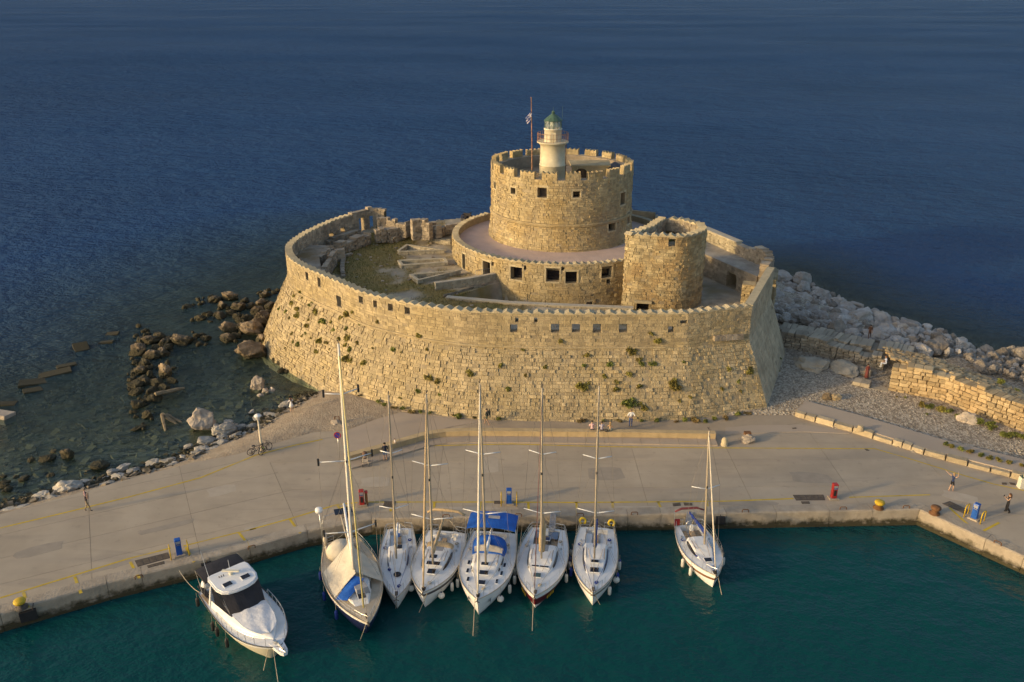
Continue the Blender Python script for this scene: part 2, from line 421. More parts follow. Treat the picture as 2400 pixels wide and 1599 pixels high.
# smooth coping along the right flank
mb=MB(); a,b=cor2,cor3; ai,bi=in_pts[-2],in_pts[-1]
mb.add([(a.x,a.y,ZT),(b.x,b.y,ZT),(bi.x,bi.y,ZT),(ai.x,ai.y,ZT)]+[(a.x,a.y,ZT+.22),(b.x,b.y,ZT+.22),(bi.x,bi.y,ZT+.22),(ai.x,ai.y,ZT+.22)],[(4,5,6,7),(0,1,5,4),(1,2,6,5),(2,3,7,6),(3,0,4,7)])
part('flank_coping',mb,coping,fw,world=True)
# ragged blocks on the ruined rear stretch
mb=MB()
s=0.2
while s<ruin_end:
    p=Tp.at(s); n=Tp.nrm(s); hgt=.2+1.1*max(0,noise.noise((s*.35,3.1,0)))-.1*smooth(3,0,s)
    z=ZT
    while z<ZT+hgt:
        h=rnd(.25,.4); M=Matrix.Rotation(math.atan2(n.x,-n.y)+rnd(-.08,.08),3,'Z')
        mb.box((p.x-n.x*.4,p.y-n.y*.4,z+h/2),(rnd(.5,.75),rnd(.6,.85),h),0,M); z+=h
    s+=.62
part('ragged_top',mb,ruin_m,fw,world=True)['kind']='stuff'
# long fallen slab ledge on the right facet
a=PD(*Z3(1815,1040),76.6); b=PD(*Z3(1985,1030),77.3); mb=MB()
for i in range(5):
    t=i/4; q=a.lerp(b,t); mb.box((q.x,q.y-.05,q.z),(.62,.5,.52+rnd(-.05,.05)),0,Matrix.Rotation(.31,3,'Z'))
part('lintel_ledge',mb,ruin_m,fw,world=True)
# ---------------------------------------------------------------- round towers and drums
def arcfn(cx,cy,prof,ccw=True):
    """prof(z)->radius ; s in radians*R0 measured clockwise seen from above so that outward is right-hand"""
    def f(R0,a0):
        def fn(s,z):
            t=a0+s/R0; r=prof(z); return Vector((cx+r*math.cos(t),cy+r*math.sin(t),z))
        return fn
    return f
def win_on(cx,cy,r,px,py,wd,ht,R0,a0):
    """window centred where the photo pixel meets the cylinder"""
    u=(px-1200)/FPX; v=(py-799.5)/FPX; d=Vector((u,cT-v*sT,-sT-v*cT))
    A=d.x**2+d.y**2; B_=-2*(d.x*cx+d.y*cy); C=cx*cx+cy*cy-r*r; D=B_*B_-4*A*C
    if D<0: return None
    t=(-B_-math.sqrt(D))/(2*A); q=d*t; z=H+q.z; th=(math.atan2(q.y-cy,q.x-cx)-a0)%(2*PI); s=th*R0
    return (s-wd/2,s+wd/2,z-ht/2,z+ht/2)
Z1=lambda x,y:(1000+x/3.357,200+y/3.357)
def surrounds(fn,hl,parent,m,big=.7):
    """worn lintel and sill stones round the larger openings"""
    for a,b,c,d in hl:
        if b-a<big: continue
        for nm,(s0,s1,z0,z1) in (('lintel',(a-.22,b+.22,d,d+.26)),('sill',(a-.12,b+.12,c-.2,c)),('jamb',(a-.2,a,c,d)),('jamb',(b,b+.2,c,d))):
            A,B_,C,D=fn(s0,z0),fn(s1,z0),fn(s1,z1),fn(s0,z1); ct=(A+B_+C+D)/4; u=(B_-A+C-D)/2; v=(D-A+C-B_)/2; n=u.cross(v).normalized()*rnd(.06,.085)
            m_=MB(); un=UNIT[random.randrange(10)]; m_.add([ct+u*p[0]+v*p[1]+n*p[2] for p in un.v],un.f); part(nm,m_,m,parent,world=True)
# main tower
TC=(6.35,109.1); TR=9.0; TZ0=9.7; TZB=13.25; TZ1=18.65
def tprof(z):
    if z<TZB: return TR+.45*((TZB-z)/(TZB-TZ0))**1.3
    return TR
kt=thing('round_tower','large round stone tower with swallowtail battlements behind the fortress wall','tower',(TC[0],TC[1],TZ0))
tfn=arcfn(*TC,tprof)(TR,0.); tin=arcfn(*TC,lambda z:TR-1.1)(TR,0.)
TL=2*PI*TR-.001
th=[]
for (x,y,wd,ht) in [(682,832,.8,.75),(909,845,1.15,1.25),(1180,858,.9,.8),(540,787,.8,.8),(1543,893,1.3,1.5),(1455,1103,1.3,1.3),(1583,1045,1.2,1.4)]:
    h_=win_on(*TC,TR,*Z1(x,y),wd,ht,TR,0.)
    if h_: th.append(h_)
mb=backing(tfn,tin,TL,TZ0,TZ1,th,s_step=.9,zs=(11,12,TZB,15,17),through=False); part('tower_core',mb,mortar,kt,world=True)
masonry(tfn,TL,TZ0,TZ1,th,kt,stone_t,nmax=300,ch=(.22,.36),bl=(.28,.7),proud=.055,skip=.03,rs=11,small=.3)
for i,h_ in enumerate(th):                    # dark sheets stand in for the shade deep in the openings
    a,b,c,d=h_; f=arcfn(*TC,lambda z:TR-.75)(TR,0.)
    m_=MB(); m_.add([f(a-.02,c-.02),f(b+.02,c-.02),f(b+.02,d+.02),f(a-.02,d+.02)],[(0,1,2,3)]); part('window',m_,glass_m if i!=1 else iron_m,kt,world=True)
surrounds(tfn,th,kt,coping)
mb=MB(); mb.lathe([(TR-.05,.16),(TR+.16,.13),(TR+.24,0),(TR+.18,-.10),(TR+.22,-.18),(TR+.08,-.3)],(TC[0],TC[1],TZB),96); part('string_course',mb,stone_t,kt,world=True)
mb=MB(); mb.lathe([(TR-1.1,.0),(TR-1.1,-1.9)],(TC[0],TC[1],TZ1),64); mb.f=[f[::-1] for f in mb.f]
mb.lathe([(TR,0),(TR-1.1,0)],(TC[0],TC[1],TZ1),64); part('parapet_inside',mb,ruin_m,kt,world=True)
mb=MB(); mb.lathe([(TR-.9,0),(3,.03),(0.01,.05)],(TC[0],TC[1],17.25),48); part('roof_terrace',mb,mat('terrace_earth',(.30,.25,.19),.95,.25,.8,.6,3.,c2=(.24,.17,.10)),kt,world=True)
# swallowtail merlons
NM=20; mw=2.0; me_=MB()
pr=[(-1.0,0),(1.0,0),(1.0,1.0),(.62,.78),(.33,1.02),(0,.72),(-.33,1.0),(-.62,.76),(-1.0,1.02)]
k=len(pr); vs=[(x*.98,-.0,z) for x,z in pr]+[(x*.93,.55,z) for x,z in pr]
# split round a slot
me_.add(vs,[tuple(range(k)),tuple(range(2*k-1,k-1,-1))]+[(i,k+i,k+(i+1)%k,(i+1)%k) for i in range(k)])
mmesh=me_.mesh('merlon',stone_t)
blocks_me=MB()
for i in range(NM):
    a=2*PI*(i+.31)/NM; o=bpy.data.objects.new('merlon',mmesh); col.objects.link(o); o.parent=kt
    M=Matrix.Translation((TC[0]+(TR-.02)*math.cos(a),TC[1]+(TR-.02)*math.sin(a),TZ1-.01))@Matrix.Rotation(a+PI/2,4,'Z')@Matrix.Diagonal((rnd(.84,1.04),1.,rnd(.78,1.1),1))
    o.matrix_basis=Matrix.Translation(-kt.location)@M
# masonry faces on the merlons (stones on both faces, a slot left in the middle)
def merfn(a,off,out):
    def fn(s,z):
        t=a+(s if out else -s)/TR; r=TR+off; return Vector((TC[0]+r*math.cos(t),TC[1]+r*math.sin(t),z))
    return fn
mb=MB()
for i in range(NM):
    a=2*PI*(i+.31)/NM
    for out,off in((True,.0),(False,-.56)):
        f=merfn(a,off,out)
        for zz in (0,.33):
            s=-.93
            while s<.9:
                wl=rnd(.3,.6)
                if s+wl>.8: wl=.93-s
                if not (zz==.33 and -.35<s+wl/2<.15 and out):
                    A,B_,C,D=f(s+.015,TZ1+zz+.015),f(s+wl-.015,TZ1+zz+.015),f(s+wl-.015,TZ1+zz+.315),f(s+.015,TZ1+zz+.315)
                    ct=(A+B_+C+D)/4; u=(B_-A+C-D)/2; v=(D-A+C-B_)/2; n=u.cross(v).normalized()*rnd(.02,.06)
                    un=UNIT[random.randrange(10)]; mb.add([ct+u*p[0]+v*p[1]+n*p[2] for p in un.v],un.f)
                s+=wl
part('merlon_stones',mb,stone_t,kt,world=True)['kind']='stuff'
# structures on the tower roof
def Q(x,y,z): return P(*Z1(x,y),z)
mb=MB()
def wallbox(mb,a,b,th_,z0,z1,mi=0):
    a=Vector(a[:2]); b=Vector(b[:2]); d=(b-a); n=Vector((d.y,-d.x)).normalized()*th_/2
    mb.prism([a+n,b+n,b-n,a-n],z0,z1,mi)
stairbox=thing('stair_house','low stone stair house with arched doorway on the round tower roof','stair house',(10.2,107.2,17.27))
mb=MB(); wallbox(mb,(7.6,107.6),(8.0,107.6),.5,17.25,18.9); wallbox(mb,(9.4,107.6),(12.2,107.6),.5,17.25,18.9); wallbox(mb,(12.2,107.4),(13.2,104.8),.45,17.25,18.6)
n_=10
for i in range(n_):      # arch over the doorway
    a0=PI*i/n_; a1=PI*(i+1)/n_; cx=8.7
    p=[(cx-.7*math.cos(a0),18.2+.5*math.sin(a0)),(cx-.7*math.cos(a1),18.2+.5*math.sin(a1))]
    vs=[(p[0][0],107.35,p[0][1]),(p[1][0],107.35,p[1][1]),(p[1][0],107.35,18.95),(p[0][0],107.35,18.95)]; vs+=[(x,107.85,z) for x,y,z in vs]
    mb.add(vs,[(0,1,2,3),(7,6,5,4),(0,4,5,1),(2,6,7,3)])
mb.prism([(7.4,107.3),(12.4,107.3),(12.6,111.),(7.3,111.)],18.9,19.08)
part('wall',mb,stone_t,stairbox,world=True)
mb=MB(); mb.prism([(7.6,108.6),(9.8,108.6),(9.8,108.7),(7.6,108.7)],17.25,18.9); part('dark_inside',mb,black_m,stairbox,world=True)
mb=MB(); mb.box((10.5,106.6,17.75),(1.3,.5,.06)); mb.box((10.0,106.6,17.5),(.06,.5,.5)); mb.box((11.0,106.6,17.5),(.06,.5,.5)); part('bench',mb,grey_m,stairbox,world=True)
sp=thing('turret_roof','small dark slate pyramid roof over a round stair turret on the tower','turret',(13.0,108.2,17.27))
mb=MB(); mb.lathe([(1.25,0),(1.25,1.15),(1.45,1.18),(1.45,1.3)],(13.0,108.2,17.27),20); part('drum',mb,stone_t,sp,world=True)
mb=MB(); mb.lathe([(1.5,0),(1.3,.12),(.02,.85)],(13.0,108.2,18.57),8); part('slate_roof',mb,mat('slate',(.06,.06,.07),.6,.3,4.,.5,9.),sp,world=True)
# left inner court: staircase well
sw=thing('inner_parapet','broken rubble wall beside the steps inside the tower top','wall',(1.5,106,17.27))
mb=MB()
for i in range(9):
    mb.box((.1+i*.32,104.2+abs(i-4)*.2,17.5+i*.03),(.36,rnd(.5,.8),rnd(.7,1.3)),0,Matrix.Rotation(rnd(-.2,.2),3,'Z'))
for i in range(6): mb.box((2.9,105.+i*.3,17.35+.09*i),(1.2,.3,.18+.18*i))
part('rubble',mb,ruin_m,sw,world=True)
bxm=thing('white_cabinet','pale upright cabinet beside the flagpole on the tower top','cabinet',(2.35,103.9,17.27))
mb=MB(); mb.box((2.35,103.9,17.95),(.8,.5,1.35)); part('body',mb,planter_m,bxm,world=True)
mb=MB(); mb.box((2.35,103.64,17.95),(.6,.03,1.1)); part('door',mb,coping,bxm,world=True)
# ---------------------------------------------------------------- lighthouse
LX,LY=4.95,105.0
lh=thing('lighthouse','cream lighthouse with green lantern and railed balcony on the tower top','lighthouse',(LX,LY,17.27))
lhm=mat('lighthouse_plaster',(.60,.53,.37),.85,.12,1.2,.3,6.,stain=.45,stscale=.9,stcol=(.45,.36,.20))
lgreen=mat('green_lantern',(.065,.12,.085),.55,.3,2.5,.2,8.,stain=.4,stscale=2.)
mb=MB(); mb.lathe([(1.58,0),(1.58,2.3),(1.62,2.32),(1.62,2.42),(1.55,2.44),(1.5,4.75),(1.58,4.8),(1.7,4.95),(1.82,5.08)],(LX,LY,17.27),32); part('shaft',mb,lhm,lh,True,world=True)
mb=MB(); mb.lathe([(1.6,-.02),(1.92,0),(1.94,.07),(1.92,.14),(0,.14)],(LX,LY,22.33),32); part('balcony',mb,lhm,lh,world=True)
mb=MB(); mb.lathe([(1.06,0),(1.04,1.42),(1.12,1.44),(1.12,1.55),(.9,1.56)],(LX,LY,22.45),28); part('lantern_drum',mb,mat('lantern_white',(.68,.62,.48),.8,.1,2.,stain=.4,stscale=2.,stcol=(.42,.28,.12)),lh,True,world=True)
mb=MB(); mb.box((LX,LY-1.03,23.05),(.62,.1,1.1)); d_=part('door',mb,lhm,lh,world=True)
mb=MB()
for i in range(12):
    a=2*PI*i/12; mb.tube([(LX+1.02*math.cos(a),LY+1.02*math.sin(a),24.0),(LX+1.02*math.cos(a),LY+1.02*math.sin(a),24.9)],.025,5)
    b=2*PI*(i+1)/12
    for z0,z1 in((24.02,24.88),(24.88,24.02)): mb.tube([(LX+1.02*math.cos(a),LY+1.02*math.sin(a),z0),(LX+1.02*math.cos(b),LY+1.02*math.sin(b),z1)],.013,4)
part('glazing_bars',mb,lgreen,lh,world=True)
lgl=bpy.data.materials.new('lantern_glass'); lgl.use_nodes=True
b_=lgl.node_tree.nodes['Principled BSDF']; b_.inputs['Base Color'].default_value=(.75,.8,.75,1); b_.inputs['Roughness'].default_value=.05; b_.inputs['Alpha'].default_value=.35
gp=MB(); gp.lathe([(1.,24.0),(1.,24.9)],(LX,LY,0),12); part('pane',gp,lgl,lh,world=True)
mb=MB(); mb.lathe([(.05,0),(.32,.08),(.38,.4),(.3,.72),(.05,.8)],(LX,LY,24.05),16); part('lamp',mb,mat('lamp_lens',(.55,.55,.42),.1,.1,3.),lh,True,world=True)
mb=MB(); mb.lathe([(1.0,-.02),(1.14,0),(1.14,.07),(.75,.42),(.33,.72),(.16,.84),(.17,.95),(.22,1.0),(.14,1.12),(.02,1.2)],(LX,LY,24.9),12); part('roof',mb,lgreen,lh,world=True)
mb=MB(); mb.tube([(LX,LY,26.05),(LX,LY,26.5)],.015,5); mb.tube([(LX+1.1,LY,24.9),(LX+1.1,LY,26.6)],.015,5); part('antenna',mb,lgreen,lh,world=True)
mb=MB(); mred=mat('rail_rust',(.30,.16,.09),.8,.4,2.)
for z in (.5,1.0):
    mb.tube([(LX+1.87*math.cos(2*PI*i/28),LY+1.87*math.sin(2*PI*i/28),22.47+z) for i in range(29)],.022,5,cap=False)
for i in range(28):
    a=2*PI*i/28; mb.tube([(LX+1.87*math.cos(a),LY+1.87*math.sin(a),22.45),(LX+1.87*math.cos(a),LY+1.87*math.sin(a),23.5)],.02,5)
part('railing',mb,mred,lh,world=True)
mb=MB(); mb.tube([(LX+1.62,LY-.2,17.3),(LX+1.62,LY-.2,22.2)],.06,6); part('downpipe',mb,mred,lh,world=True)
# flagpole and flag
fp=thing('flagpole','tall rusty brown flagpole in front of the lighthouse','flagpole',(2.45,104.2,17.27))
mb=MB(); mb.tube([(2.45,104.2,17.2),(2.4,104.2,22.),(2.28,104.2,27.6)],[.085,.07,.045],8); part('pole',mb,mred,fp,world=True)
mb=MB(); mb.lathe([(.01,0),(.09,.04),(.09,.1),(.01,.16)],(2.28,104.2,27.58),8); part('finial',mb,mred,fp,world=True)
flg=MB(); rows=[]
for i in range(11):          # limp flag hanging from the pole, swung towards the left, striped
    t=i/10; rows.append([(2.33-.7*t*(1-.25*j/9)-.05*math.sin(j*1.3),104.15-.12*math.sin(t*7+j*.5),26.1-.95*j/9-.6*t*(1+.1*math.sin(j)) ) for j in range(10)])
for i in range(10):
    for j in range(9):
        b0=flg.add([rows[i][j],rows[i][j+1],rows[i+1][j+1],rows[i+1][j]],[(0,1,2,3)],0 if (j%2==0 or (i<4 and j<5)) and not (i<4 and j<5 and (j==2 or i==2)) else 1)
fm=[mat('flag_blue',(.02,.035,.20),.8,.2,3.),mat('flag_white',(.62,.60,.62),.8,.1,3.)]
single('flag',flg,fm,'limp blue and white striped flag hanging from the pole','flag')
# ---------------------------------------------------------------- terrace drum under the tower
DC=(6.5,106.2); DR=14.1; DZ0=4.2; DZ1=10.75
dm=thing('terrace_drum','wide low round stone terrace with pink paved top circling the tower','terrace',(DC[0],DC[1],DZ0))
dfn=arcfn(*DC,lambda z:DR)(DR,0.); din=arcfn(*DC,lambda z:DR-.75)(DR,0.); DLN=2*PI*DR-.001
dh=[]
for (x,y,wd,ht) in [(346,568,1.45,1.5),(613,580,1.5,1.6),(751,598,1.35,1.4),(1010,558,1.3,1.35),(405,525,.45,.5),(172,497,.4,.45),(685,535,.5,.4),(882,797,.8,.7),(1022,626,.5,.5)]:
    h_=win_on(*DC,DR,*Z3(x,y),wd,ht,DR,0.)
    if h_: dh.append(h_)
for (x,y,wd,ht) in [(1912,600,.75,1.9),(2120,665,1.15,1.7)]:
    h_=win_on(*DC,DR,*Z2(x,y),wd,ht,DR,0.)
    if h_: dh.append((h_[0],h_[1],max(8.02,h_[2]),h_[3]))
mb=backing(dfn,arcfn(*DC,lambda z:DR-1.0)(DR,0.),DLN,DZ0,DZ1,dh,s_step=.9,zs=(6,8,9.9),through=False)
mb.lathe([(DR-.75,DZ1),(DR-.75,9.9)],(DC[0],DC[1],0),72)
mb.lathe([(DR,DZ1),(DR-.75,DZ1)],(DC[0],DC[1],0),72)
part('drum_core',mb,mortar,dm,world=True)
masonry(dfn,DLN,DZ0,DZ1,dh,dm,stone_t,nmax=200,ch=(.3,.46),bl=(.4,.95),proud=.055,skip=.03,rs=21,small=.25,s0=PI*DR)
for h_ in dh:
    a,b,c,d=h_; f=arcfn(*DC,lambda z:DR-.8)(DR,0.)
    m_=MB(); m_.add([f(a-.02,c-.02),f(b+.02,c-.02),f(b+.02,d+.02),f(a-.02,d+.02)],[(0,1,2,3)]); part('dark_opening',m_,glass_m,dm,world=True)  # dark back sheet paints the shade inside the recess
surrounds(dfn,dh,dm,coping)
mb=MB(); mb.lathe([(DR-.72,0),(8.,.02),(0.01,.04)],(DC[0],DC[1],10.0),72)
pink=mat('pink_terrace',(.52,.385,.315),.9,.12,.5,.3,3.,stain=.35,stscale=.35,stcol=(.36,.31,.29))
part('paving',mb,pink,dm,world=True)
dpath=Path([(DC[0]+DR*math.cos(t),DC[1]+DR*math.sin(t)) for t in [PI*.75+i*PI*1.2/200 for i in range(201)]])
gable_row(dm,dpath,0,dpath.L,DZ1,.75,.82,.25,coping)
# ---------------------------------------------------------------- corner bastion (teardrop)
BC=Vector((16.75,91.3)); BR=4.5; BZ1=15.25; BZ0=5.6
apex=P(1563,512,BZ1+.3)
rim=[P(x,y,BZ1) for x,y in [(1465,549),(1492,552.5),(1530,554.5),(1559,556),(1595,557),(1622,554),(1642,548),(1657,540)]]
bp=[Vector((apex.x-.5,apex.y+1.5)),Vector(((apex.x+rim[0].x)/2-.1,(apex.y+rim[0].y)/2+.1))]+catmull([r_[:2] for r_ in rim],4)+[Vector((rim[-1].x+.15,rim[-1].y+2.2)),Vector((apex.x+2.4,apex.y+.6)),Vector((apex.x+.5,apex.y+1.5))]
BC=Vector((sum(r_.x for r_ in rim)/8,sum(r_.y for r_ in rim)/8+3))
Bp=Path(bp); bin_=offset(bp,-.85)
bfn=lambda s,z:Vector((*Bp.at(s),z))
def bif(s,z):
    i,f=Bp.loc(s); q=bin_[i].lerp(bin_[i+1],f); return Vector((q.x,q.y,z))
def win_path(path,fnz,px,py,wd,ht):
    best=(1e9,0,0)
    for k in range(int(path.L*10)):
        s=k/10; q=path.at(s); n=path.nrm(s)
        if n.y>.3: continue
        z=PD(px,py,q.y).z; xx=PD(px,py,q.y).x
        if abs(xx-q.x)<best[0]: best=(abs(xx-q.x),s,z)
    s,z=best[1:]; return (s-wd/2,s+wd/2,z-ht/2,z+ht/2)
bt=thing('corner_bastion','rounded stone bastion with zigzag crest standing right of the terrace','bastion',(BC.x,BC.y,BZ0))
bh=[win_path(Bp,bfn,*Z3(1491,342),.75,.8),win_path(Bp,bfn,*Z3(1275,815),1.3,1.0)]
mb=backing(bfn,bif,Bp.L,BZ0,BZ1,bh,s_step=.8,zs=(8,10,12,13.8),through=True,inner_z0=13.4)
for i in range(len(bp)-1):
    a,b,c,d=bp[i],bp[i+1],bin_[i+1],bin_[i]; mb.add([(a.x,a.y,BZ1-.01),(b.x,b.y,BZ1-.01),(c.x,c.y,BZ1-.01),(d.x,d.y,BZ1-.01)],[(0,1,2,3)])
part('bastion_core',mb,mortar,bt,world=True)
masonry(bfn,Bp.L,BZ0,BZ1,bh,bt,stone_r,nmax=250,ch=(.26,.4),bl=(.3,.75),proud=.055,skip=.03,rs=31,small=.35)
masonry(lambda s,z:bif(Bp.L-s,z),Bp.L,13.6,BZ1,[(Bp.L-b,Bp.L-a,c,d) for a,b,c,d in bh[:1]],bt,ruin_m,nmax=0,ch=(.26,.4),bl=(.3,.7),proud=.05,rs=33)
gable_row(bt,Bp,.2,Bp.L-.2,BZ1,.85,.86,.32,coping)
mb=MB(); mb.prism([(q.x,q.y) for q in bin_[1:-1]],13.6,13.9); part('grassy_floor',mb,mat('bastion_floor',(.22,.185,.12),.95,.35,1.,.5,4.,c2=(.10,.11,.035)),bt,world=True)
a,b,c,d=bh[1]; mb=MB(); q0=bfn(a,d); q1=bfn(b,d)
mb.box(((q0.x+q1.x)/2,(q0.y+q1.y)/2-.1,d+.15),(1.9,.45,.3),0,Matrix.Rotation(math.atan2(q1.y-q0.y,q1.x-q0.x),3,'Z')); part('door_lintel',mb,coping,bt,world=True)
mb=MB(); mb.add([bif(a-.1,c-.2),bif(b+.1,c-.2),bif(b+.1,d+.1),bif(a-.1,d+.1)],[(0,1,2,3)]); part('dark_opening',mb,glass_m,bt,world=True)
# ================================================================ ground, sea, quay
def struct(name,me,parent=None): return tag(obj(name,me,parent),kind='structure') if parent is None else obj(name,me,parent)
def inpoly(x,y,poly):
    c=False; n=len(poly); j=n-1
    for i in range(n):
        xi,yi=poly[i][0],poly[i][1]; xj,yj=poly[j][0],poly[j][1]
        if (yi>y)!=(yj>y) and x<(xj-xi)*(y-yi)/(yj-yi)+xi: c=not c
        j=i
    return c
def dpoly(x,y,poly,closed=True):
    best=1e18; n=len(poly)
    for i in range(n if closed else n-1):
        ax,ay=poly[i][0],poly[i][1]; bx,by=poly[(i+1)%n][0],poly[(i+1)%n][1]
        dx,dy=bx-ax,by-ay; t=((x-ax)*dx+(y-ay)*dy)/max(1e-9,dx*dx+dy*dy); t=0 if t<0 else 1 if t>1 else t
        ex,ey=x-ax-t*dx,y-ay-t*dy; d=ex*ex+ey*ey
        if d<best: best=d
    return math.sqrt(best)
W2=lambda pts,z: [tuple(P(x,y,z)[:2]) for x,y in pts]
front_px=[(-500,1597),(0,1440),(250,1367),(490,1309),(720,1245),(870,1217),(1200,1211),(1550,1206),(2155,1195),(2400,1305),(2750,1462)]
front=W2(front_px,1.3)
back_px2=[(2750,1220),(2399,1126),(2172,1069),(1994,1014),(1850,972),(1806,972),(1700,975),(1300,978),(1122,986),(940,966),(880,983),(813,1009),(736,1013),(555,1065),(446,1086),(287,1127),(159,1163),(0,1206),(-500,1345)]
QUAY=front+W2(back_px2,1.3)
shore=W2([(-500,1325),(0,1188),(150,1145),(300,1112),(420,1074),(500,1040),(560,1016),(610,988),(650,962),(700,937),(748,915)],0)
sea_r=W2([(1830,650),(1900,690),(2000,735),(2150,785),(2260,822),(2330,842),(2420,880),(2800,1010)],0)
LAND=shore+[(-17,84),(-21,100),(-14,114),(10,119),(27,112)]+sea_r+[front[-1]]+front[::-1][1:]
def qfront(x):
    for a,b in zip(front,front[1:]):
        if a[0]<=x<=b[0] and b[0]>a[0]: return a[1]+(b[1]-a[1])*(x-a[0])/(b[0]-a[0])
    return front[0][1]+(x-front[0][0])*.48 if x<front[0][0] else front[-1][1]
def harb(x,y): return y<qfront(x)+.4
KERB=W2([(1850,972),(1994,1014),(2172,1069),(2399,1126),(2750,1220)],1.3)
def ground_z(x,y):
    ins=inpoly(x,y,LAND); d=dpoly(x,y,LAND)
    n=noise.noise((x*.35,y*.35,1.))*.5+noise.noise((x*1.1,y*1.1,4.))*.25
    if not ins:
        if harb(x,y): return -7.5
        wg=max(smooth(16,26,x),smooth(104,122,y)*smooth(-34,-14,x)); zr=-.2-.55*d+n*.5
        return lerp(0,zr,wg)+(1-wg)*max(-14,-.12-.085*min(d,24)-.28*max(0,d-24)+n*.35*min(1,d*.4))
    z=min(1.22,.02+.26*d)
    if x>19 and y>66: z=min(1.55,.3*d)+.05*n
    else: z+=.05*n
    if inpoly(x,y,QUAY): return .7
    return z
def axis(lo,hi,step,far,k=1.35):
    a=[lo+i*step for i in range(int((hi-lo)/step)+1)]; st=step
    while a[-1]<far: st*=k; a.append(a[-1]+st)
    st=step
    while a[0]>-far: st*=k; a.insert(0,a[0]-st)
    return a
xs=axis(-64,64,.9,60000); ys=axis(38,135,.9,60000)
zs_=[[0]*len(xs) for _ in ys]; dep=[]; hb=[]
V=[];
for j,y in enumerate(ys):
    for i,x in enumerate(xs):
        if -90<x<90 and 20<y<160: z=ground_z(x,y)
        elif y<45: z=-8.
        else: z=-16.
        if abs(x)>3000 or abs(y)>3000: z=-30.
        V.append((x,y,z)); dep.append(max(0.,-z))
        if y>62: h_=0.
        elif -90<x<90: h_=smooth(2.,-1.,y-qfront(x))
        else: h_=smooth(8,-8,y-(qfront(max(-80,min(80,x)))))
        hb.append(h_)
nx=len(xs); Fc=[(j*nx+i,j*nx+i+1,(j+1)*nx+i+1,(j+1)*nx+i) for j in range(len(ys)-1) for i in range(nx-1)]
gm=bpy.data.materials.new('shore_ground'); gm.use_nodes=True
def ground_mat(m):
    n=m.node_tree; L=n.links; bs=n.nodes['Principled BSDF']; bs.inputs['Roughness'].default_value=.95; bs.inputs['Specular IOR Level'].default_value=.2
    g=n.nodes.new('ShaderNodeNewGeometry'); sp=n.nodes.new('ShaderNodeSeparateXYZ'); L.new(g.outputs['Position'],sp.inputs[0])
    def nz(s,d=5): t=n.nodes.new('ShaderNodeTexNoise'); t.inputs['Scale'].default_value=s; t.inputs['Detail'].default_value=d; L.new(g.outputs['Position'],t.inputs['Vector']); return t.outputs[0]
    def mr(s,a,b,c=0.,d=1.): t=n.nodes.new('ShaderNodeMapRange'); t.inputs[1].default_value=a; t.inputs[2].default_value=b; t.inputs[3].default_value=c; t.inputs[4].default_value=d; L.new(s,t.inputs[0]); return t.outputs[0]
    def mx(f,a,b):
        t=n.nodes.new('ShaderNodeMix'); t.data_type='RGBA'
        L.new(f,t.inputs[0])
        for k,v in((6,a),(7,b)):
            if isinstance(v,tuple): t.inputs[k].default_value=(*v,1)
            else: L.new(v,t.inputs[k])
        return t.outputs[2]
    vo=n.nodes.new('ShaderNodeTexVoronoi'); vo.inputs['Scale'].default_value=5.5; L.new(g.outputs['Position'],vo.inputs['Vector'])
    vo2=n.nodes.new('ShaderNodeTexVoronoi'); vo2.inputs['Scale'].default_value=1.1; L.new(g.outputs['Position'],vo2.inputs['Vector'])
    sand=mx(mr(nz(1.3),.35,.65),(.34,.265,.185),(.43,.345,.245))
    peb=mx(mr(vo.outputs['Color'],.25,.8),(.23,.185,.135),(.50,.43,.335))
    land=mx(mr(sp.outputs[0],12.,22.),sand,peb)
    bed=mx(mr(nz(.45),.38,.62),(.065,.055,.026),(.20,.165,.095))
    bed=mx(mr(vo2.outputs['Distance'],.25,.5),mx(mr(vo2.outputs['Color'],.3,.8),(.05,.042,.022),(.17,.14,.085)),bed)
    c=mx(mr(sp.outputs[2],-.25,.18),bed,land); L.new(c,bs.inputs['Base Color'])
    b=n.nodes.new('ShaderNodeBump'); b.inputs['Strength'].default_value=.9; b.inputs['Distance'].default_value=.12
    vm=n.nodes.new('ShaderNodeMath'); vm.operation='MULTIPLY'; L.new(vo.outputs['Distance'],vm.inputs[0]); L.new(mr(sp.outputs[0],12.,22.,.12,.8),vm.inputs[1]); ad=n.nodes.new('ShaderNodeMath'); ad.operation='ADD'; L.new(nz(6.),ad.inputs[0]); L.new(vm.outputs[0],ad.inputs[1]); L.new(ad.outputs[0],b.inputs['Height']); L.new(b.outputs[0],bs.inputs['Normal'])
ground_mat(gm)
me=bpy.data.meshes.new('shore_and_seabed'); me.from_pydata(V,[],Fc); me.materials.append(gm); me.polygons.foreach_set('use_smooth',[True]*len(Fc))
struct('shore_and_seabed',me)
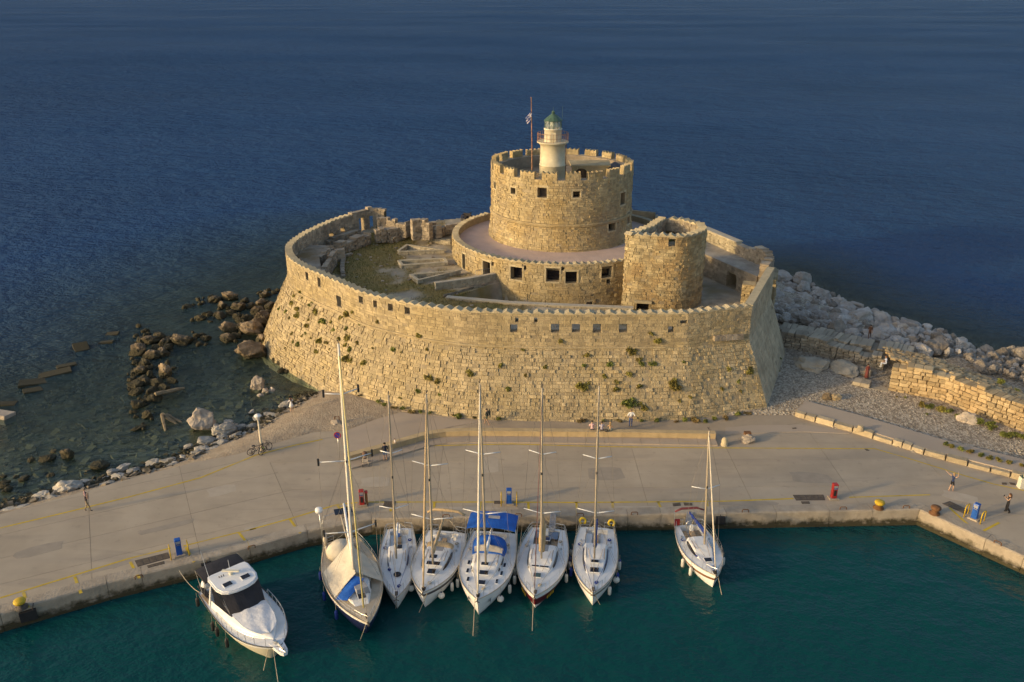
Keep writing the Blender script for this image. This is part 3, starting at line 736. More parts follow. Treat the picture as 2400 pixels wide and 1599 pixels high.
# ---- water
wm=bpy.data.materials.new('sea_water'); wm.use_nodes=True
def water_mat(m):
    n=m.node_tree; L=n.links; n.nodes.clear(); out=n.nodes.new('ShaderNodeOutputMaterial')
    N=n.nodes.new
    g=N('ShaderNodeNewGeometry')
    def math_(op,a,b=None,c=None):
        t=N('ShaderNodeMath'); t.operation=op
        for k,v in enumerate((a,b,c)):
            if v is None: continue
            if isinstance(v,(int,float)): t.inputs[k].default_value=v
            else: L.new(v,t.inputs[k])
        return t.outputs[0]
    def nz(vec,s,d=3,r=.55): t=N('ShaderNodeTexNoise'); t.inputs['Scale'].default_value=s; t.inputs['Detail'].default_value=d; t.inputs['Roughness'].default_value=r; L.new(vec,t.inputs['Vector']); return t.outputs[0]
    def mp(sc,rz): t=N('ShaderNodeMapping'); t.inputs['Scale'].default_value=sc; t.inputs['Rotation'].default_value=(0,0,rz); L.new(g.outputs['Position'],t.inputs[0]); return t.outputs[0]
    def mr(s,a,b,c=0.,d=1.): t=N('ShaderNodeMapRange'); t.inputs[1].default_value=a; t.inputs[2].default_value=b; t.inputs[3].default_value=c; t.inputs[4].default_value=d; L.new(s,t.inputs[0]); return t.outputs[0]
    da=N('ShaderNodeAttribute'); da.attribute_name='depth'; ha=N('ShaderNodeAttribute'); ha.attribute_name='harbour'
    swell=nz(mp((.9,1.2,1),.6),.24,4,.6); chop=nz(mp((.85,1.35,1),-.22),.85,5,.62); rip=nz(mp((1,1.4,1),.5),3.2,3)
    big=nz(mp((.85,1.2,1),.5),.06,7,.7)
    h=math_('ADD',math_('ADD',math_('MULTIPLY',big,9.0),math_('MULTIPLY',swell,3.0)),math_('ADD',math_('MULTIPLY',chop,.8),math_('MULTIPLY',rip,.13)))
    slick=mr(nz(mp((.8,1.2,1),.12),.006,4,.6),.36,.64,.62,1.)        # calmer lanes far out
    calm=math_('SUBTRACT',1.,math_('MULTIPLY',ha.outputs['Fac'],.78))
    shal=mr(da.outputs['Fac'],.3,3.5,.30,1.)
    amp=math_('MULTIPLY',math_('MULTIPLY',slick,calm),shal)
    bp_=N('ShaderNodeBump'); bp_.inputs['Distance'].default_value=1.0; L.new(math_('MULTIPLY',amp,.9),bp_.inputs['Strength']); L.new(h,bp_.inputs['Height'])
    body=N('ShaderNodeBsdfDiffuse'); b2=N('ShaderNodeBump'); b2.inputs['Distance'].default_value=1.; L.new(math_('MULTIPLY',amp,.95),b2.inputs['Strength']); L.new(h,b2.inputs['Height']); L.new(b2.outputs[0],body.inputs['Normal'])
    t=N('ShaderNodeMix'); t.data_type='RGBA'; L.new(ha.outputs['Fac'],t.inputs[0]); dt=N('ShaderNodeMix'); dt.data_type='RGBA'; L.new(mr(da.outputs['Fac'],.5,13.),dt.inputs[0]); dt.inputs[6].default_value=(.030,.052,.043,1); dt.inputs[7].default_value=(*SEA,1); L.new(dt.outputs[2],t.inputs[6]); t.inputs[7].default_value=(*HARB,1); L.new(t.outputs[2],body.inputs[0])
    tr=N('ShaderNodeBsdfTransparent'); tr.inputs[0].default_value=(.72,.86,.86,1)
    a=math_('SUBTRACT',1.,math_('EXPONENT',math_('MULTIPLY',da.outputs['Fac'],-.40)))
    m1=N('ShaderNodeMixShader'); L.new(a,m1.inputs[0]); L.new(tr.outputs[0],m1.inputs[1]); L.new(body.outputs[0],m1.inputs[2])
    gl=N('ShaderNodeBsdfGlossy'); L.new(mr(ha.outputs['Fac'],0.,1.,.12,.04),gl.inputs['Roughness']); L.new(bp_.outputs[0],gl.inputs['Normal'])
    fr=N('ShaderNodeFresnel'); fr.inputs[0].default_value=1.333; L.new(bp_.outputs[0],fr.inputs['Normal'])
    m2=N('ShaderNodeMixShader'); L.new(math_('MINIMUM',math_('MULTIPLY',fr.outputs[0],.8),mr(nz(mp((.45,1.,1),.06),.004,5,.6),.36,.66,.13,.29)),m2.inputs[0]); L.new(m1.outputs[0],m2.inputs[1]); L.new(gl.outputs[0],m2.inputs[2])
    L.new(m2.outputs[0],out.inputs[0])
SEA=(.019,.066,.172); HARB=(.003,.055,.056)
water_mat(wm)
me=bpy.data.meshes.new('sea'); me.from_pydata([(x,y,0.) for x,y,z in V],[],Fc); me.materials.append(wm)
for nm,dat in(('depth',dep),('harbour',hb)):
    at=me.attributes.new(nm,'FLOAT','POINT'); at.data.foreach_set('value',dat)
struct('sea',me)
# ---------------------------------------------------------------- quay
def hclip(poly,nx_,ny_,c):
    """keep nx*x+ny*y<=c"""
    out=[]; n=len(poly)
    for i in range(n):
        a=poly[i]; b=poly[(i+1)%n]; da=nx_*a[0]+ny_*a[1]-c; db=nx_*b[0]+ny_*b[1]-c
        if da<=0: out.append(a)
        if (da<0<db) or (db<0<da):
            t=da/(da-db); out.append((a[0]+(b[0]-a[0])*t,a[1]+(b[1]-a[1])*t))
    return out
def area(p): return abs(sum(p[i][0]*p[(i+1)%len(p)][1]-p[(i+1)%len(p)][0]*p[i][1] for i in range(len(p))))/2
conc=mat('quay_concrete',(.40,.328,.24),.92,.09,.35,.25,14.,island=.05,stain=.35,stscale=.10,stcol=(.285,.24,.185))
conc2=mat('quay_edge_stone',(.375,.315,.24),.92,.16,.9,.7,6.,island=.08,stain=.5,stscale=1.7,stcol=(.27,.22,.16),wet=.42)
qo=struct('quay',MB().mesh('quay',conc))
mb=MB(); mb.prism([tuple(p) for p in offset(front,-.25)]+[tuple(p) for p in QUAY[len(front):]],-7.,1.27); qo.data=mb.mesh('quay',mat('joint_dark',(.15,.125,.10),.95))
inner=[(front[i][0],front[i][1]+ (1.0 if i not in(8,) else 1.0)) for i in range(len(front))]
inner=[tuple(p) for p in offset(front,-1.02)]
TOPP=inner+QUAY[len(front):]
lA=P(622,1071),P(714,1182)
d_=(lA[1]-lA[0]); nA=Vector((-d_.y,d_.x)).normalized()
if nA.dot(Vector((-30,55))-lA[0].xy)>0: nA=-nA      # nA points to the right-hand field
cA=nA.dot(lA[0].xy)
zoneL=hclip(TOPP,nA.x,nA.y,cA); zoneR=hclip(TOPP,-nA.x,-nA.y,-cA)
def slabs(zone,ang,dx,dy,ox,oy,z=1.3):
    ux,uy=math.cos(ang),math.sin(ang); vx,vy=-uy,ux
    us=[p[0]*ux+p[1]*uy for p in zone]; vs_=[p[0]*vx+p[1]*vy for p in zone]
    i0=int((min(us)-ox)//dx); i1=int((max(us)-ox)//dx); j0=int((min(vs_)-oy)//dy); j1=int((max(vs_)-oy)//dy); g=.012
    for i in range(i0,i1+1):
        for j in range(j0,j1+1):
            p=hclip(zone,-ux,-uy,-(ox+i*dx+g)); p=hclip(p,ux,uy,ox+(i+1)*dx-g) if len(p)>2 else p
            if len(p)<3: continue
            p=hclip(p,-vx,-vy,-(oy+j*dy+g)); p=hclip(p,vx,vy,oy+(j+1)*dy-g) if len(p)>2 else p
            if len(p)<3 or area(p)<.01: continue
            m=MB(); m.prism(p,1.2,z+rnd(-.002,.004)); o=obj('slab',m.mesh('slab',conc),qo)
slabs(zoneL,R(25.8),7.2,3.3,2.,-.4); slabs(zoneR,R(.6),8.5,4.4,3.,-.9)
# edge blocks with a weathered face
fp_=Path(front); s=0; fo=[(-1.0,1.2),(-1.0,1.312),(-.12,1.314),(-.02,1.24),(.0,1.1),(.03,.32),(.17,.26),(.2,.05),(.2,-2.)]
def edge_pt(s,o): 
    i,f=fp_.loc(s); n1=fp_.nrm(s); p=fp_.at(s); return p+n1*o
cuts=[0.]
while cuts[-1]<fp_.L-3: cuts.append(cuts[-1]+rnd(3.2,4.6))
for v in fp_.c[1:-1]:
    k=min(range(len(cuts)),key=lambda i:abs(cuts[i]-v)); cuts[k]=v
cuts=sorted(set(cuts)); cuts[-1]=fp_.L
for a,b in zip(cuts,cuts[1:]):
    if b-a<.1: continue
    m=MB(); rows=[]
    for t in (a+.015,a+(b-a)*.25,(a+b)/2,a+(b-a)*.75,b-.015):
        rows.append([Vector((*edge_pt(t,o+rnd(-.012,.012)*(0<k<8)),z+rnd(-.004,.004)*(k>2))) for k,(o,z) in enumerate(fo)])
    m.grid(rows,0,True); n=len(fo); m.f.append(tuple(range(n))); m.m.append(0); m.f.append(tuple(reversed(range(len(m.v)-n,len(m.v))))); m.m.append(0)
    o=obj('edge_block',m.mesh('edge_block',conc2),qo)
mitre=offset(front,-1.0)
for i in range(1,len(front)-1):
    c=Vector(front[i]); t0=(c-Vector(front[i-1])).normalized(); t1=(Vector(front[i+1])-c).normalized()
    a=c-Vector((t0.y,-t0.x)); b=c-Vector((t1.y,-t1.x)); m=MB(); m.prism([tuple(c+(mitre[i]-c)*.02),tuple(a),tuple(mitre[i]+(mitre[i]-c)*.05),tuple(b)],1.2,1.3095); obj('edge_block',m.mesh('edge_block',conc2),qo)
# yellow painted lines (sheets above the slabs)
yl=mat('worn_yellow_paint',(.52,.36,.03),.8,.2,1.6,.2,8.,stain=.4,stscale=.9,stcol=(.36,.30,.22))
def _late():
    nt_=conc.node_tree; L=nt_.links; N=nt_.nodes.new; bs=nt_.nodes['Principled BSDF']; src=bs.inputs['Base Color'].links[0].from_socket; g=N('ShaderNodeNewGeometry')
    def layer(src,sc,rz,scale,lo,hi,amt,colr,dist=0.):
        mp=N('ShaderNodeMapping'); mp.inputs['Scale'].default_value=sc; mp.inputs['Rotation'].default_value=(0,0,rz); L.new(g.outputs['Position'],mp.inputs[0])
        t=N('ShaderNodeTexNoise'); t.inputs['Scale'].default_value=scale; t.inputs['Detail'].default_value=6; t.inputs['Distortion'].default_value=dist; L.new(mp.outputs[0],t.inputs['Vector'])
        r_=N('ShaderNodeMapRange'); r_.inputs[1].default_value=lo; r_.inputs[2].default_value=hi; r_.inputs[4].default_value=amt; L.new(t.outputs[0],r_.inputs[0])
        mx=N('ShaderNodeMix'); mx.data_type='RGBA'; L.new(r_.outputs[0],mx.inputs[0]); L.new(src,mx.inputs[6]); mx.inputs[7].default_value=(*colr,1); L.new(mx.outputs[2],bs.inputs['Base Color']); return mx.outputs[2]
    s=layer(src,(.12,1,1),.1,.5,.52,.72,.55,(.27,.23,.185))      # drag and tyre streaks
    s=layer(s,(.15,1.2,1),-.45,.7,.56,.74,.5,(.25,.215,.175),1.)
    s=layer(s,(1,1,1),0,1.6,.62,.76,.5,(.22,.185,.15))           # oil spots
    s=layer(s,(1,1,1),0,.18,.5,.7,.35,(.46,.39,.30))
_late()
def ribbon(mb,pts,wd,z=1.309):
    pts=[Vector((p[0],p[1])) for p in pts]; L_=offset(pts,-wd/2); R_=offset(pts,wd/2)
    mb.grid([[(a.x,a.y,z),(b.x,b.y,z)] for a,b in zip(L_,R_)])
lines=MB()
def yline(px,wd=.17,z=1.3): ribbon(lines,W2(px,z),wd,z+.009)
yline([(0,1238),(160,1200),(310,1163),(470,1120),(600,1067),(690,1044),(756,1030)])
yline([(0,1402),(300,1310),(400,1285)]); yline([(430,1280),(555,1249),(600,1239)],.14); yline([(585,1242),(680,1216),(790,1183),(850,1177),(1000,1177),(1170,1177),(1330,1178),(1500,1177),(1700,1175),(1860,1169)])
yline([(1990,1166),(2180,1160)],.15)
yline([(822,1096),(900,1076),(970,1052),(1010,1045),(1200,1041),(1400,1047),(1650,1050),(1850,1051),(2050,1052),(2130,1075),(2260,1115),(2330,1135),(2400,1150)],.15)
for a,b in [((55,1388),(66,1425)),((175,1352),(190,1391)),((305,1317),(327,1356)),((436,1283),(455,1318)),((560,1249),(586,1282)),((679,1217),(704,1250)),((790,1184),(806,1205)),((917,1180),(915,1206)),((1018,1178),(1016,1206)),((1126,1178),(1124,1206)),((1238,1178),(1240,1205)),((1351,1177),(1353,1204)),((1435,1176),(1437,1199)),((1542,1176),(1552,1197)),((1655,1176),(1662,1197)),((2225,1190),(2285,1245)),((2295,1250),(2342,1225))]:
    yline([a,b],.2)
# repair patches, tyre marks
pm=[mat('patch_dark',(.31,.262,.205),.93,.12,.8,.3,10.),mat('patch_pale',(.42,.355,.275),.93,.1,.8,.3,10.)]
for i,(px,py,w_,h_,a) in enumerate([(90,1290,3.2,1.2,.45),(520,1150,2.2,1.5,.45),(390,1235,4,.7,.45),(1080,1192,6,.5,0),(1290,1192,5,.6,0),(1480,1190,4,.5,.02),(1750,1180,5,.7,0),(620,1230,3,.6,.45),(1420,1110,3,2.2,.02),(880,1130,2.4,1.6,.1),(1900,1120,3.4,1.8,-.1),(2250,1165,2.6,1.4,-.5),(250,1330,3.4,.6,.45),(1150,1090,1.4,3.,0)]):
    q=P(px,py,1.3); m=MB(); n=10; pts=[]
    for k in range(n):
        t=2*PI*k/n; u=max(-1,min(1,1.35*math.cos(t)))*w_/2*rnd(.88,1.06); v=max(-1,min(1,1.35*math.sin(t)))*h_/2*rnd(.8,1.1); pts.append((q.x+u*math.cos(a)-v*math.sin(a),q.y+u*math.sin(a)+v*math.cos(a)))
    m.prism(pts,1.29,1.3065); obj('repair_patch',m.mesh('repair_patch',pm[i%2]),qo)
yo=struct('yellow_lines',lines.mesh('yellow_lines',yl))
# bench wall with a paved step in front
stepm=mat('step_paving',(.39,.315,.24),.9,.1,.8,.2,10.,stain=.25,stscale=.4)
benchm=mat('bench_stone',(.46,.345,.19),.9,.14,1.2,.4,7.,island=.1)
bl=W2([(812,1084),(905,1058),(998,1031),(1014,1028),(1045,1024),(1100,1022),(1330,1024),(1500,1026),(1677,1029)],1.42)
bw=thing('bench_wall','long low ochre stone bench with a paved step along the foot of the fortress','bench wall',(9,67,1.3))
st_f=offset(bl,1.15); st_b=offset(bl,-.1)
n=len(bl)
for i in range(n-1):
    a,b=Vector(bl[i]),Vector(bl[i+1]); seg=max(1,round((b-a).length/1.6))
    for k in range(seg):
        f0,f1=k/seg,(k+1)/seg
        q=[a.lerp(b,f0),a.lerp(b,f1)]; o0,o1=Vector(st_f[i]).lerp(Vector(st_f[i+1]),f0),Vector(st_f[i]).lerp(Vector(st_f[i+1]),f1)
        e=(q[1]-q[0]).normalized()*.01
        m=MB(); nn=Vector(((q[1]-q[0]).y,-(q[1]-q[0]).x)).normalized()
        m.prism([q[0]+e,q[1]-e,q[1]-e-nn*.5,q[0]+e-nn*.5],1.2,1.9+rnd(-.006,.006)); part('bench_block',m,benchm,bw,world=True)
        m=MB(); m.prism([o0+e,o1-e,q[1]-e+nn*.012,q[0]+e+nn*.012],1.2,1.44+rnd(-.004,.004)); part('step_slab',m,stepm,bw,world=True)
m=MB(); ribs=[[(p[0],p[1]),(p2[0],p2[1])] for p,p2 in zip(bl,offset(bl,-.58))]
m.grid([[(a[0]+0,a[1]-.04,1.91),(b[0],b[1],1.91)] for a,b in ribs]); m.grid([[(a[0],a[1]-.04,1.97),(b[0],b[1],1.97)] for a,b in ribs]); m.grid([[(a[0],a[1]-.04,1.91),(a[0],a[1]-.04,1.97)] for a,b in ribs])
part('bench_seat',m,benchm,bw,world=True)
# dusty strip between bench and wall, concrete apron on the left
dust=mat('dusty_ground',(.375,.30,.215),.95,.12,.6,.4,9.,c2=(.33,.27,.20))
apron=mat('apron_concrete',(.40,.325,.25),.92,.08,.5,.2,9.,stain=.25,stscale=.25)
m=MB(); ap=W2([(813,1060),(813,1009),(880,984),(941,967),(1000,974),(1124,989),(1060,1000),(1012,1012),(998,1018),(900,1044)],1.33); m.prism(ap,1.2,1.335); struct('concrete_apron',m.mesh('concrete_apron',apron))
m=MB(); ds=W2([(941,962),(1000,970),(1186,978),(1300,980),(1625,979),(1806,955),(1850,972),(1900,987),(1700,1018),(1500,1014),(1300,1012),(1050,1012),(1130,990)],1.33); m.prism(ds,1.2,1.322); struct('dusty_path',m.mesh('dusty_path',dust))
m=MB(); cp=W2([(1700,1018),(1700,1003),(1760,997),(1880,996),(2000,1012),(1990,1016),(1880,1012)],1.33); m.prism(cp,1.2,1.345); struct('concrete_strip',m.mesh('concrete_strip',apron))
# raised path behind the kerb on the right, pebbles beyond
kline=W2([(1862,976),(1994,1013),(2172,1068),(2399,1127),(2600,1180)],1.3)
pth=[tuple(p) for p in offset(kline,-.42)]+[tuple(p) for p in offset(kline,-3.1)][::-1]
m=MB(); m.prism(pth,1.2,1.75); struct('raised_path',m.mesh('raised_path',apron))
kw=thing('kerb_wall','row of squared sandstone blocks edging the raised path on the right','kerb',(34,66,1.3))
kp=Path(W2([(1862,976),(1994,1013),(2172,1068),(2399,1127),(2600,1180)],1.3)); s=0
km=mat('kerb_stone',(.45,.36,.23),.92,.2,1.2,.8,6.,island=.22)
while s<kp.L:
    wl=rnd(.7,1.9); p=kp.at(s+wl/2); nn=kp.nrm(s+wl/2); hh_=rnd(.34,.60)
    m=MB(); un=UNIT[random.randrange(10)]; t=Vector((-nn.y,nn.x,0)); c=Vector((p.x,p.y,1.3))-Vector((nn.x,nn.y,0))*rnd(.18,.32)
    m.box((c.x,c.y,1.28+hh_/2),(wl-.07,.62+rnd(-.06,.06),hh_),0,Matrix.Rotation(math.atan2(nn.x,-nn.y),3,'Z'),tap=.94)
    o=part('kerb_stone',m,km,kw,world=True); s+=wl
# ---------------------------------------------------------------- courtyard inside the fortress
CY=[tuple(p) for p in in_pts]
cyp=CY+[(26,101),(24,112),(14,121),(2,122),(-8,121),(-14,118.5)]
MOAT=[(-7.0,88.9),(0,87.0),(6,86.2),(12.9,85.4),(16,85.2),(20.5,85.0),(22.5,86.6),(22.4,93),(12,94),(6.5,92.6),(1.5,93.2),(-1.0,94.6)]
RYARD=[(20.0,85.0),(26.6,86.),(28.6,96),(26,108),(21.5,108),(20.5,95)]
grass_c=[(P(*Z2(x,y),8.)[:2],r) for x,y,r in [(1000,560,4.5),(900,640,3.5),(1050,480,4.),(1180,430,3.5),(980,760,3.),(1100,850,3.),(1300,400,3),(850,600,2.5),(1450,780,1.6),(1750,930,2.5),(1950,970,3),(2150,1000,3),(1600,850,1.8),(700,640,1.5)]]
cg=[];cgF=[];cgA=[];ids={}
st=.55
for j in range(int(50/st)):
    for i in range(int(60/st)):
        x=-29+i*st; y=74+j*st
        if not inpoly(x,y,cyp): continue
        if inpoly(x,y,MOAT): z=5.6+ (1.2*smooth(14,19,x))
        elif inpoly(x,y,RYARD): z=6.9
        else: z=8.+.16*noise.noise((x*.5,y*.5,0))+.06*noise.noise((x*2,y*2,3))+ .9*smooth(110,118,y)
        g_=sum(max(0,1-math.hypot(x-c[0],y-c[1])/(r*1.4)) for c,r in grass_c)+.55*noise.noise((x*.45,y*.45,7))+.25*noise.noise((x*1.6,y*1.6,2))
        ids[i,j]=len(cg); cg.append((x,y,z)); cgA.append(max(0,min(1,g_*1.9+.12)))
for (i,j),k in ids.items():
    if (i+1,j) in ids and (i,j+1) in ids and (i+1,j+1) in ids: cgF.append((k,ids[i+1,j],ids[i+1,j+1],ids[i,j+1]))
me=bpy.data.meshes.new('court_ground'); me.from_pydata(cg,[],cgF); at=me.attributes.new('grass','FLOAT','POINT'); at.data.foreach_set('value',cgA)
cm=mat('court_earth',(.43,.355,.25),.95,.25,.7,.9,3.5,c2=(.33,.285,.22),stain=.4,stscale=.6)
nt=cm.node_tree; bs=nt.nodes['Principled BSDF']; src=bs.inputs['Base Color'].links[0].from_socket
A=nt.nodes.new('ShaderNodeAttribute'); A.attribute_name='grass'; MX=nt.nodes.new('ShaderNodeMix'); MX.data_type='RGBA'
nzz=nt.nodes.new('ShaderNodeTexNoise'); nzz.inputs['Scale'].default_value=.8; MX2=nt.nodes.new('ShaderNodeMix'); MX2.data_type='RGBA'
gg=nt.nodes.new('ShaderNodeNewGeometry'); nt.links.new(gg.outputs['Position'],nzz.inputs['Vector'])
MX2.inputs[6].default_value=(.29,.19,.065,1); MX2.inputs[7].default_value=(.20,.17,.045,1); nt.links.new(nzz.outputs[0],MX2.inputs[0])
nt.links.new(A.outputs['Fac'],MX.inputs[0]); nt.links.new(src,MX.inputs[6]); nt.links.new(MX2.outputs[2],MX.inputs[7]); nt.links.new(MX.outputs[2],bs.inputs['Base Color'])
me.materials.append(cm); struct('court_ground',me)
# dry grass standing on it
mb=MB()
rr=random.Random(4)
for (x,y,z),g_ in zip(cg,cgA):
    if g_>.35 and z>7.5:
        for k in range(int(6*g_)):
            a=rr.uniform(0,2*PI); px_,py_=x+rr.uniform(-.3,.3),y+rr.uniform(-.3,.3); h_=rr.uniform(.1,.28); w_=.05
            mb.add([(px_-w_*math.cos(a),py_-w_*math.sin(a),z-.05),(px_+w_*math.cos(a),py_+w_*math.sin(a),z-.05),(px_+rr.uniform(-.12,.12),py_+rr.uniform(-.12,.12),z+h_)],[(0,1,2)])
grassm=mat('dry_grass',(.20,.145,.05),.9,.3,.6,c2=(.12,.12,.03))
single('dry_grass',mb,grassm,'short dry grass on the fortress court','grass',kind='stuff')
# rubble walls : courses of full-thickness blocks
def rubble(name,label,cat,pts,z0,z1,th_,m,rag=0.,ch=(.24,.36),bl_=(.3,.65),cop=None,group=None,parent=None,indiv=0,seed=1):
    r=random.Random(seed*17+len(pts)); pa=Path(pts); blocks=[]
    z=z0; zt=max(z1) if isinstance(z1,(list,tuple)) else z1
    zf=(lambda s: z1 if not isinstance(z1,(list,tuple)) else (lambda i,f: z1[i]+(z1[i+1]-z1[i])*f)(*pa.loc(s)))
    while z<zt-.05:
        h=min(r.uniform(*ch),zt-z); s=0
        while s<pa.L-.02:
            wl=r.uniform(*bl_)
            if s+wl>pa.L-.12: wl=pa.L-s
            sc=s+wl/2; lim=zf(sc)-rag*max(0,.3+noise.noise((sc*.7+seed*9,z*.3,seed)))
            if z+h*.5<lim:
                q=pa.at(sc); nn=pa.nrm(sc); jt=r.uniform(-.035,.035)
                blocks.append((Vector((q.x+nn.x*jt,q.y+nn.y*jt,z+h/2)),Vector((wl-.03,th_*r.uniform(.86,1.08),h-.02)),math.atan2(nn.x,-nn.y)+r.uniform(-.05,.05)))
            s+=wl
        z+=h
    c=pa.at(pa.L/2); T=parent or thing(name,label,cat,(c.x,c.y,z0),0,group)
    if indiv:
        blocks.sort(key=lambda b:-b[1].x*b[1].z); 
        for k,(c_,d,a) in enumerate(blocks[:indiv]):
            o=bpy.data.objects.new('stone',cube_mesh(k%8,m)); col.objects.link(o); o.parent=T
            o.matrix_basis=Matrix.Translation(-T.location)@Matrix.Translation(c_)@Matrix.Rotation(a,4,'Z')@Matrix.Diagonal((*d,1))
        blocks=blocks[indiv:]
    mb=MB()
    for c_,d,a in blocks:
        cb=CUBES[r.randrange(8)]; M=Matrix.Rotation(a,3,'Z'); mb.add([c_+M@Vector((v[0]*d.x,v[1]*d.y,v[2]*d.z)) for v in cb.v],cb.f)
    if mb.v:
        o=part('stonework',mb,m,T,world=True); o['kind']='stuff'
    if cop:
        pa_=MB(); Lp=offset(pts,-th_*.58); Rp=offset(pts,th_*.58); zz=[(z1 if not isinstance(z1,(list,tuple)) else z1[i]) for i in range(len(pts))]
        rows=[[(a.x,a.y,z),(a.x,a.y,z+.12),(b.x,b.y,z+.12),(b.x,b.y,z)] for a,b,z in zip(Lp,Rp,zz)]
        pa_.grid(rows); pa_.f+= [(0,1,2,3),tuple(reversed(range(len(pa_.v)-4,len(pa_.v))))]; pa_.m+=[0,0]
        part('coping',pa_,cop,T,world=True)
    return T
CUBES=[]
for k in range(8):
    c=MB(); r_=random.Random(50+k); j_=lambda: r_.uniform(-.05,.05)
    vs=[(sx*.5+j_(),sy*.5+j_(),sz*.5+j_()) for sz in(-1,1) for sx,sy in((-1,-1),(1,-1),(1,1),(-1,1))]
    c.add(vs,[(3,2,1,0),(4,5,6,7),(0,1,5,4),(1,2,6,5),(2,3,7,6),(3,0,4,7)]); CUBES.append(c)
CUBEME={}
def cube_mesh(k,m):
    if (k,m.name) not in CUBEME:
        me=CUBES[k].mesh('stone',m); bm=bmesh.new(); bm.from_mesh(me); bmesh.ops.bevel(bm,geom=bm.edges[:],offset=.06,segments=1,affect='EDGES'); bm.to_mesh(me); bm.free(); CUBEME[k,m.name]=me
    return CUBEME[k,m.name]
def pz2(lst,z): return [tuple(P(*Z2(x,y),z)[:2]) for x,y in lst]
light_cop=mat('pale_coping',(.45,.395,.30),.9,.12,1.2,.3,8.,stain=.25,stscale=.8)
pl=[('narrow triangular stone planter, second behind the court path',[(1308,500),(1388,445),(1728,492),(1308,507)]),
    ('long trapezoid stone planter in the middle of the court',[(1312,590),(1345,630),(1750,603),(1730,570),(1312,590)]),
    ('V shaped stone planter nearest the vaulted pit',[(1470,715),(1425,722),(1490,768),(1870,680),(1480,712)]),
    ('far low stone planter beside the terrace drum',[(1790,398),(1590,370),(1525,378),(1790,412)])]
for i,(lab,pp) in enumerate(pl):
    rubble('stone_planter',lab,'planter',pz2(pp,8.5),7.8,8.4,.32,planter_m,cop=planter_m,group='stone planters in the fortress court',seed=i+3)
# retaining walls of the pit
rt=thing('pit_wall','low stone retaining wall with pale coping round the vaulted pit','wall',(2,88,5.6))
rubble('','','',[(-7.2,88.7),(0,86.8),(6,86.0),(12.9,85.2)],5.4,8.15,.6,planter_m,cop=light_cop,parent=rt,seed=21)
rubble('','','',[(-8.7,91.4),(-5.,93.),(-2.0,94.9)],8.,8.85,.4,planter_m,cop=light_cop,parent=rt,seed=22)
# end wall with the vault
a=Vector((-7.6,89.1)); b=Vector((-1.2,94.9)); d=(b-a); Lw=d.length; d.normalize()
vfn=lambda s,z: Vector((a.x+d.x*s,a.y+d.y*s,z))
nv=Vector((d.y,-d.x,0))
mb=MB(); cxv=Lw*.52; rv=1.9; zv=5.75
sts=[0]+[cxv-rv+2*rv*i/16 for i in range(17)]+[Lw]
for s0_,s1_ in zip(sts,sts[1:]):
    def zl(s): 
        q=rv*rv-(s-cxv)**2; return zv+math.sqrt(q)*.62 if q>0 else 5.4
    z0a,z0b=zl(s0_ if s0_>=cxv-rv else 0),zl(s1_ if s1_<=cxv+rv else 1e9)
    if s1_<=cxv-rv+1e-6: z0b=5.4
    if s0_>=cxv+rv-1e-6: z0a=5.4
    mb.add([vfn(s0_,z0a),vfn(s1_,z0b),vfn(s1_,8.3),vfn(s0_,8.3)],[(0,1,2,3)])
    mb.add([vfn(s0_,z0a),vfn(s1_,z0b),vfn(s1_,z0b)-nv*3,vfn(s0_,z0a)-nv*3],[(0,3,2,1)])
part('vault_wall',mb,ruin_m,rt,world=True)
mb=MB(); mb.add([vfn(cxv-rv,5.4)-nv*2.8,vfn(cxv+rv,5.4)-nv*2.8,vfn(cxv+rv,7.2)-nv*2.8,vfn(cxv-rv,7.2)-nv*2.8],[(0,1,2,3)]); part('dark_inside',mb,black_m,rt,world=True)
mb=MB()
for i in range(15):
    t0=PI*i/15+.01; t1=PI*(i+1)/15-.01; r0,r1=rv,rv+.4
    q=[vfn(cxv-r*math.cos(t),zv+r*math.sin(t)*(.62 if r==r0 else .66))+nv*o for o in(.06,-.3) for r,t in((r0,t0),(r0,t1),(r1,t1),(r1,t0))]
    mb.add(q,[(0,1,2,3),(0,4,5,1),(1,5,6,2),(2,6,7,3),(3,7,4,0)])
part('arch_stones',mb,planter_m,rt,world=True)['kind']='stuff'
masonry(vfn,Lw,7.05,8.3,[],rt,ruin_m,nmax=0,ch=(.25,.35),bl=(.35,.8),proud=.04,rs=77)
# railing by the terrace door
rl=thing('grey_railing','short grey steel railing beside the terrace doorway','railing',(*P(1138,652,8.)[:2],8.))
mb=MB(); ra,rb,rc_=P(1115,654,8.),P(1149,648,8.),P(1165,655,8.)
for s_,e_ in((ra,rb),(rb,rc_)):
    for z in(.15,1.0): mb.tube([s_+Vector((0,0,z)),e_+Vector((0,0,z))],.03,5)
    for i in range(9): q=s_.lerp(e_,i/8); mb.tube([q,q+Vector((0,0,1.0))],.02,4)
part('bars',mb,grey_m,rl,world=True)
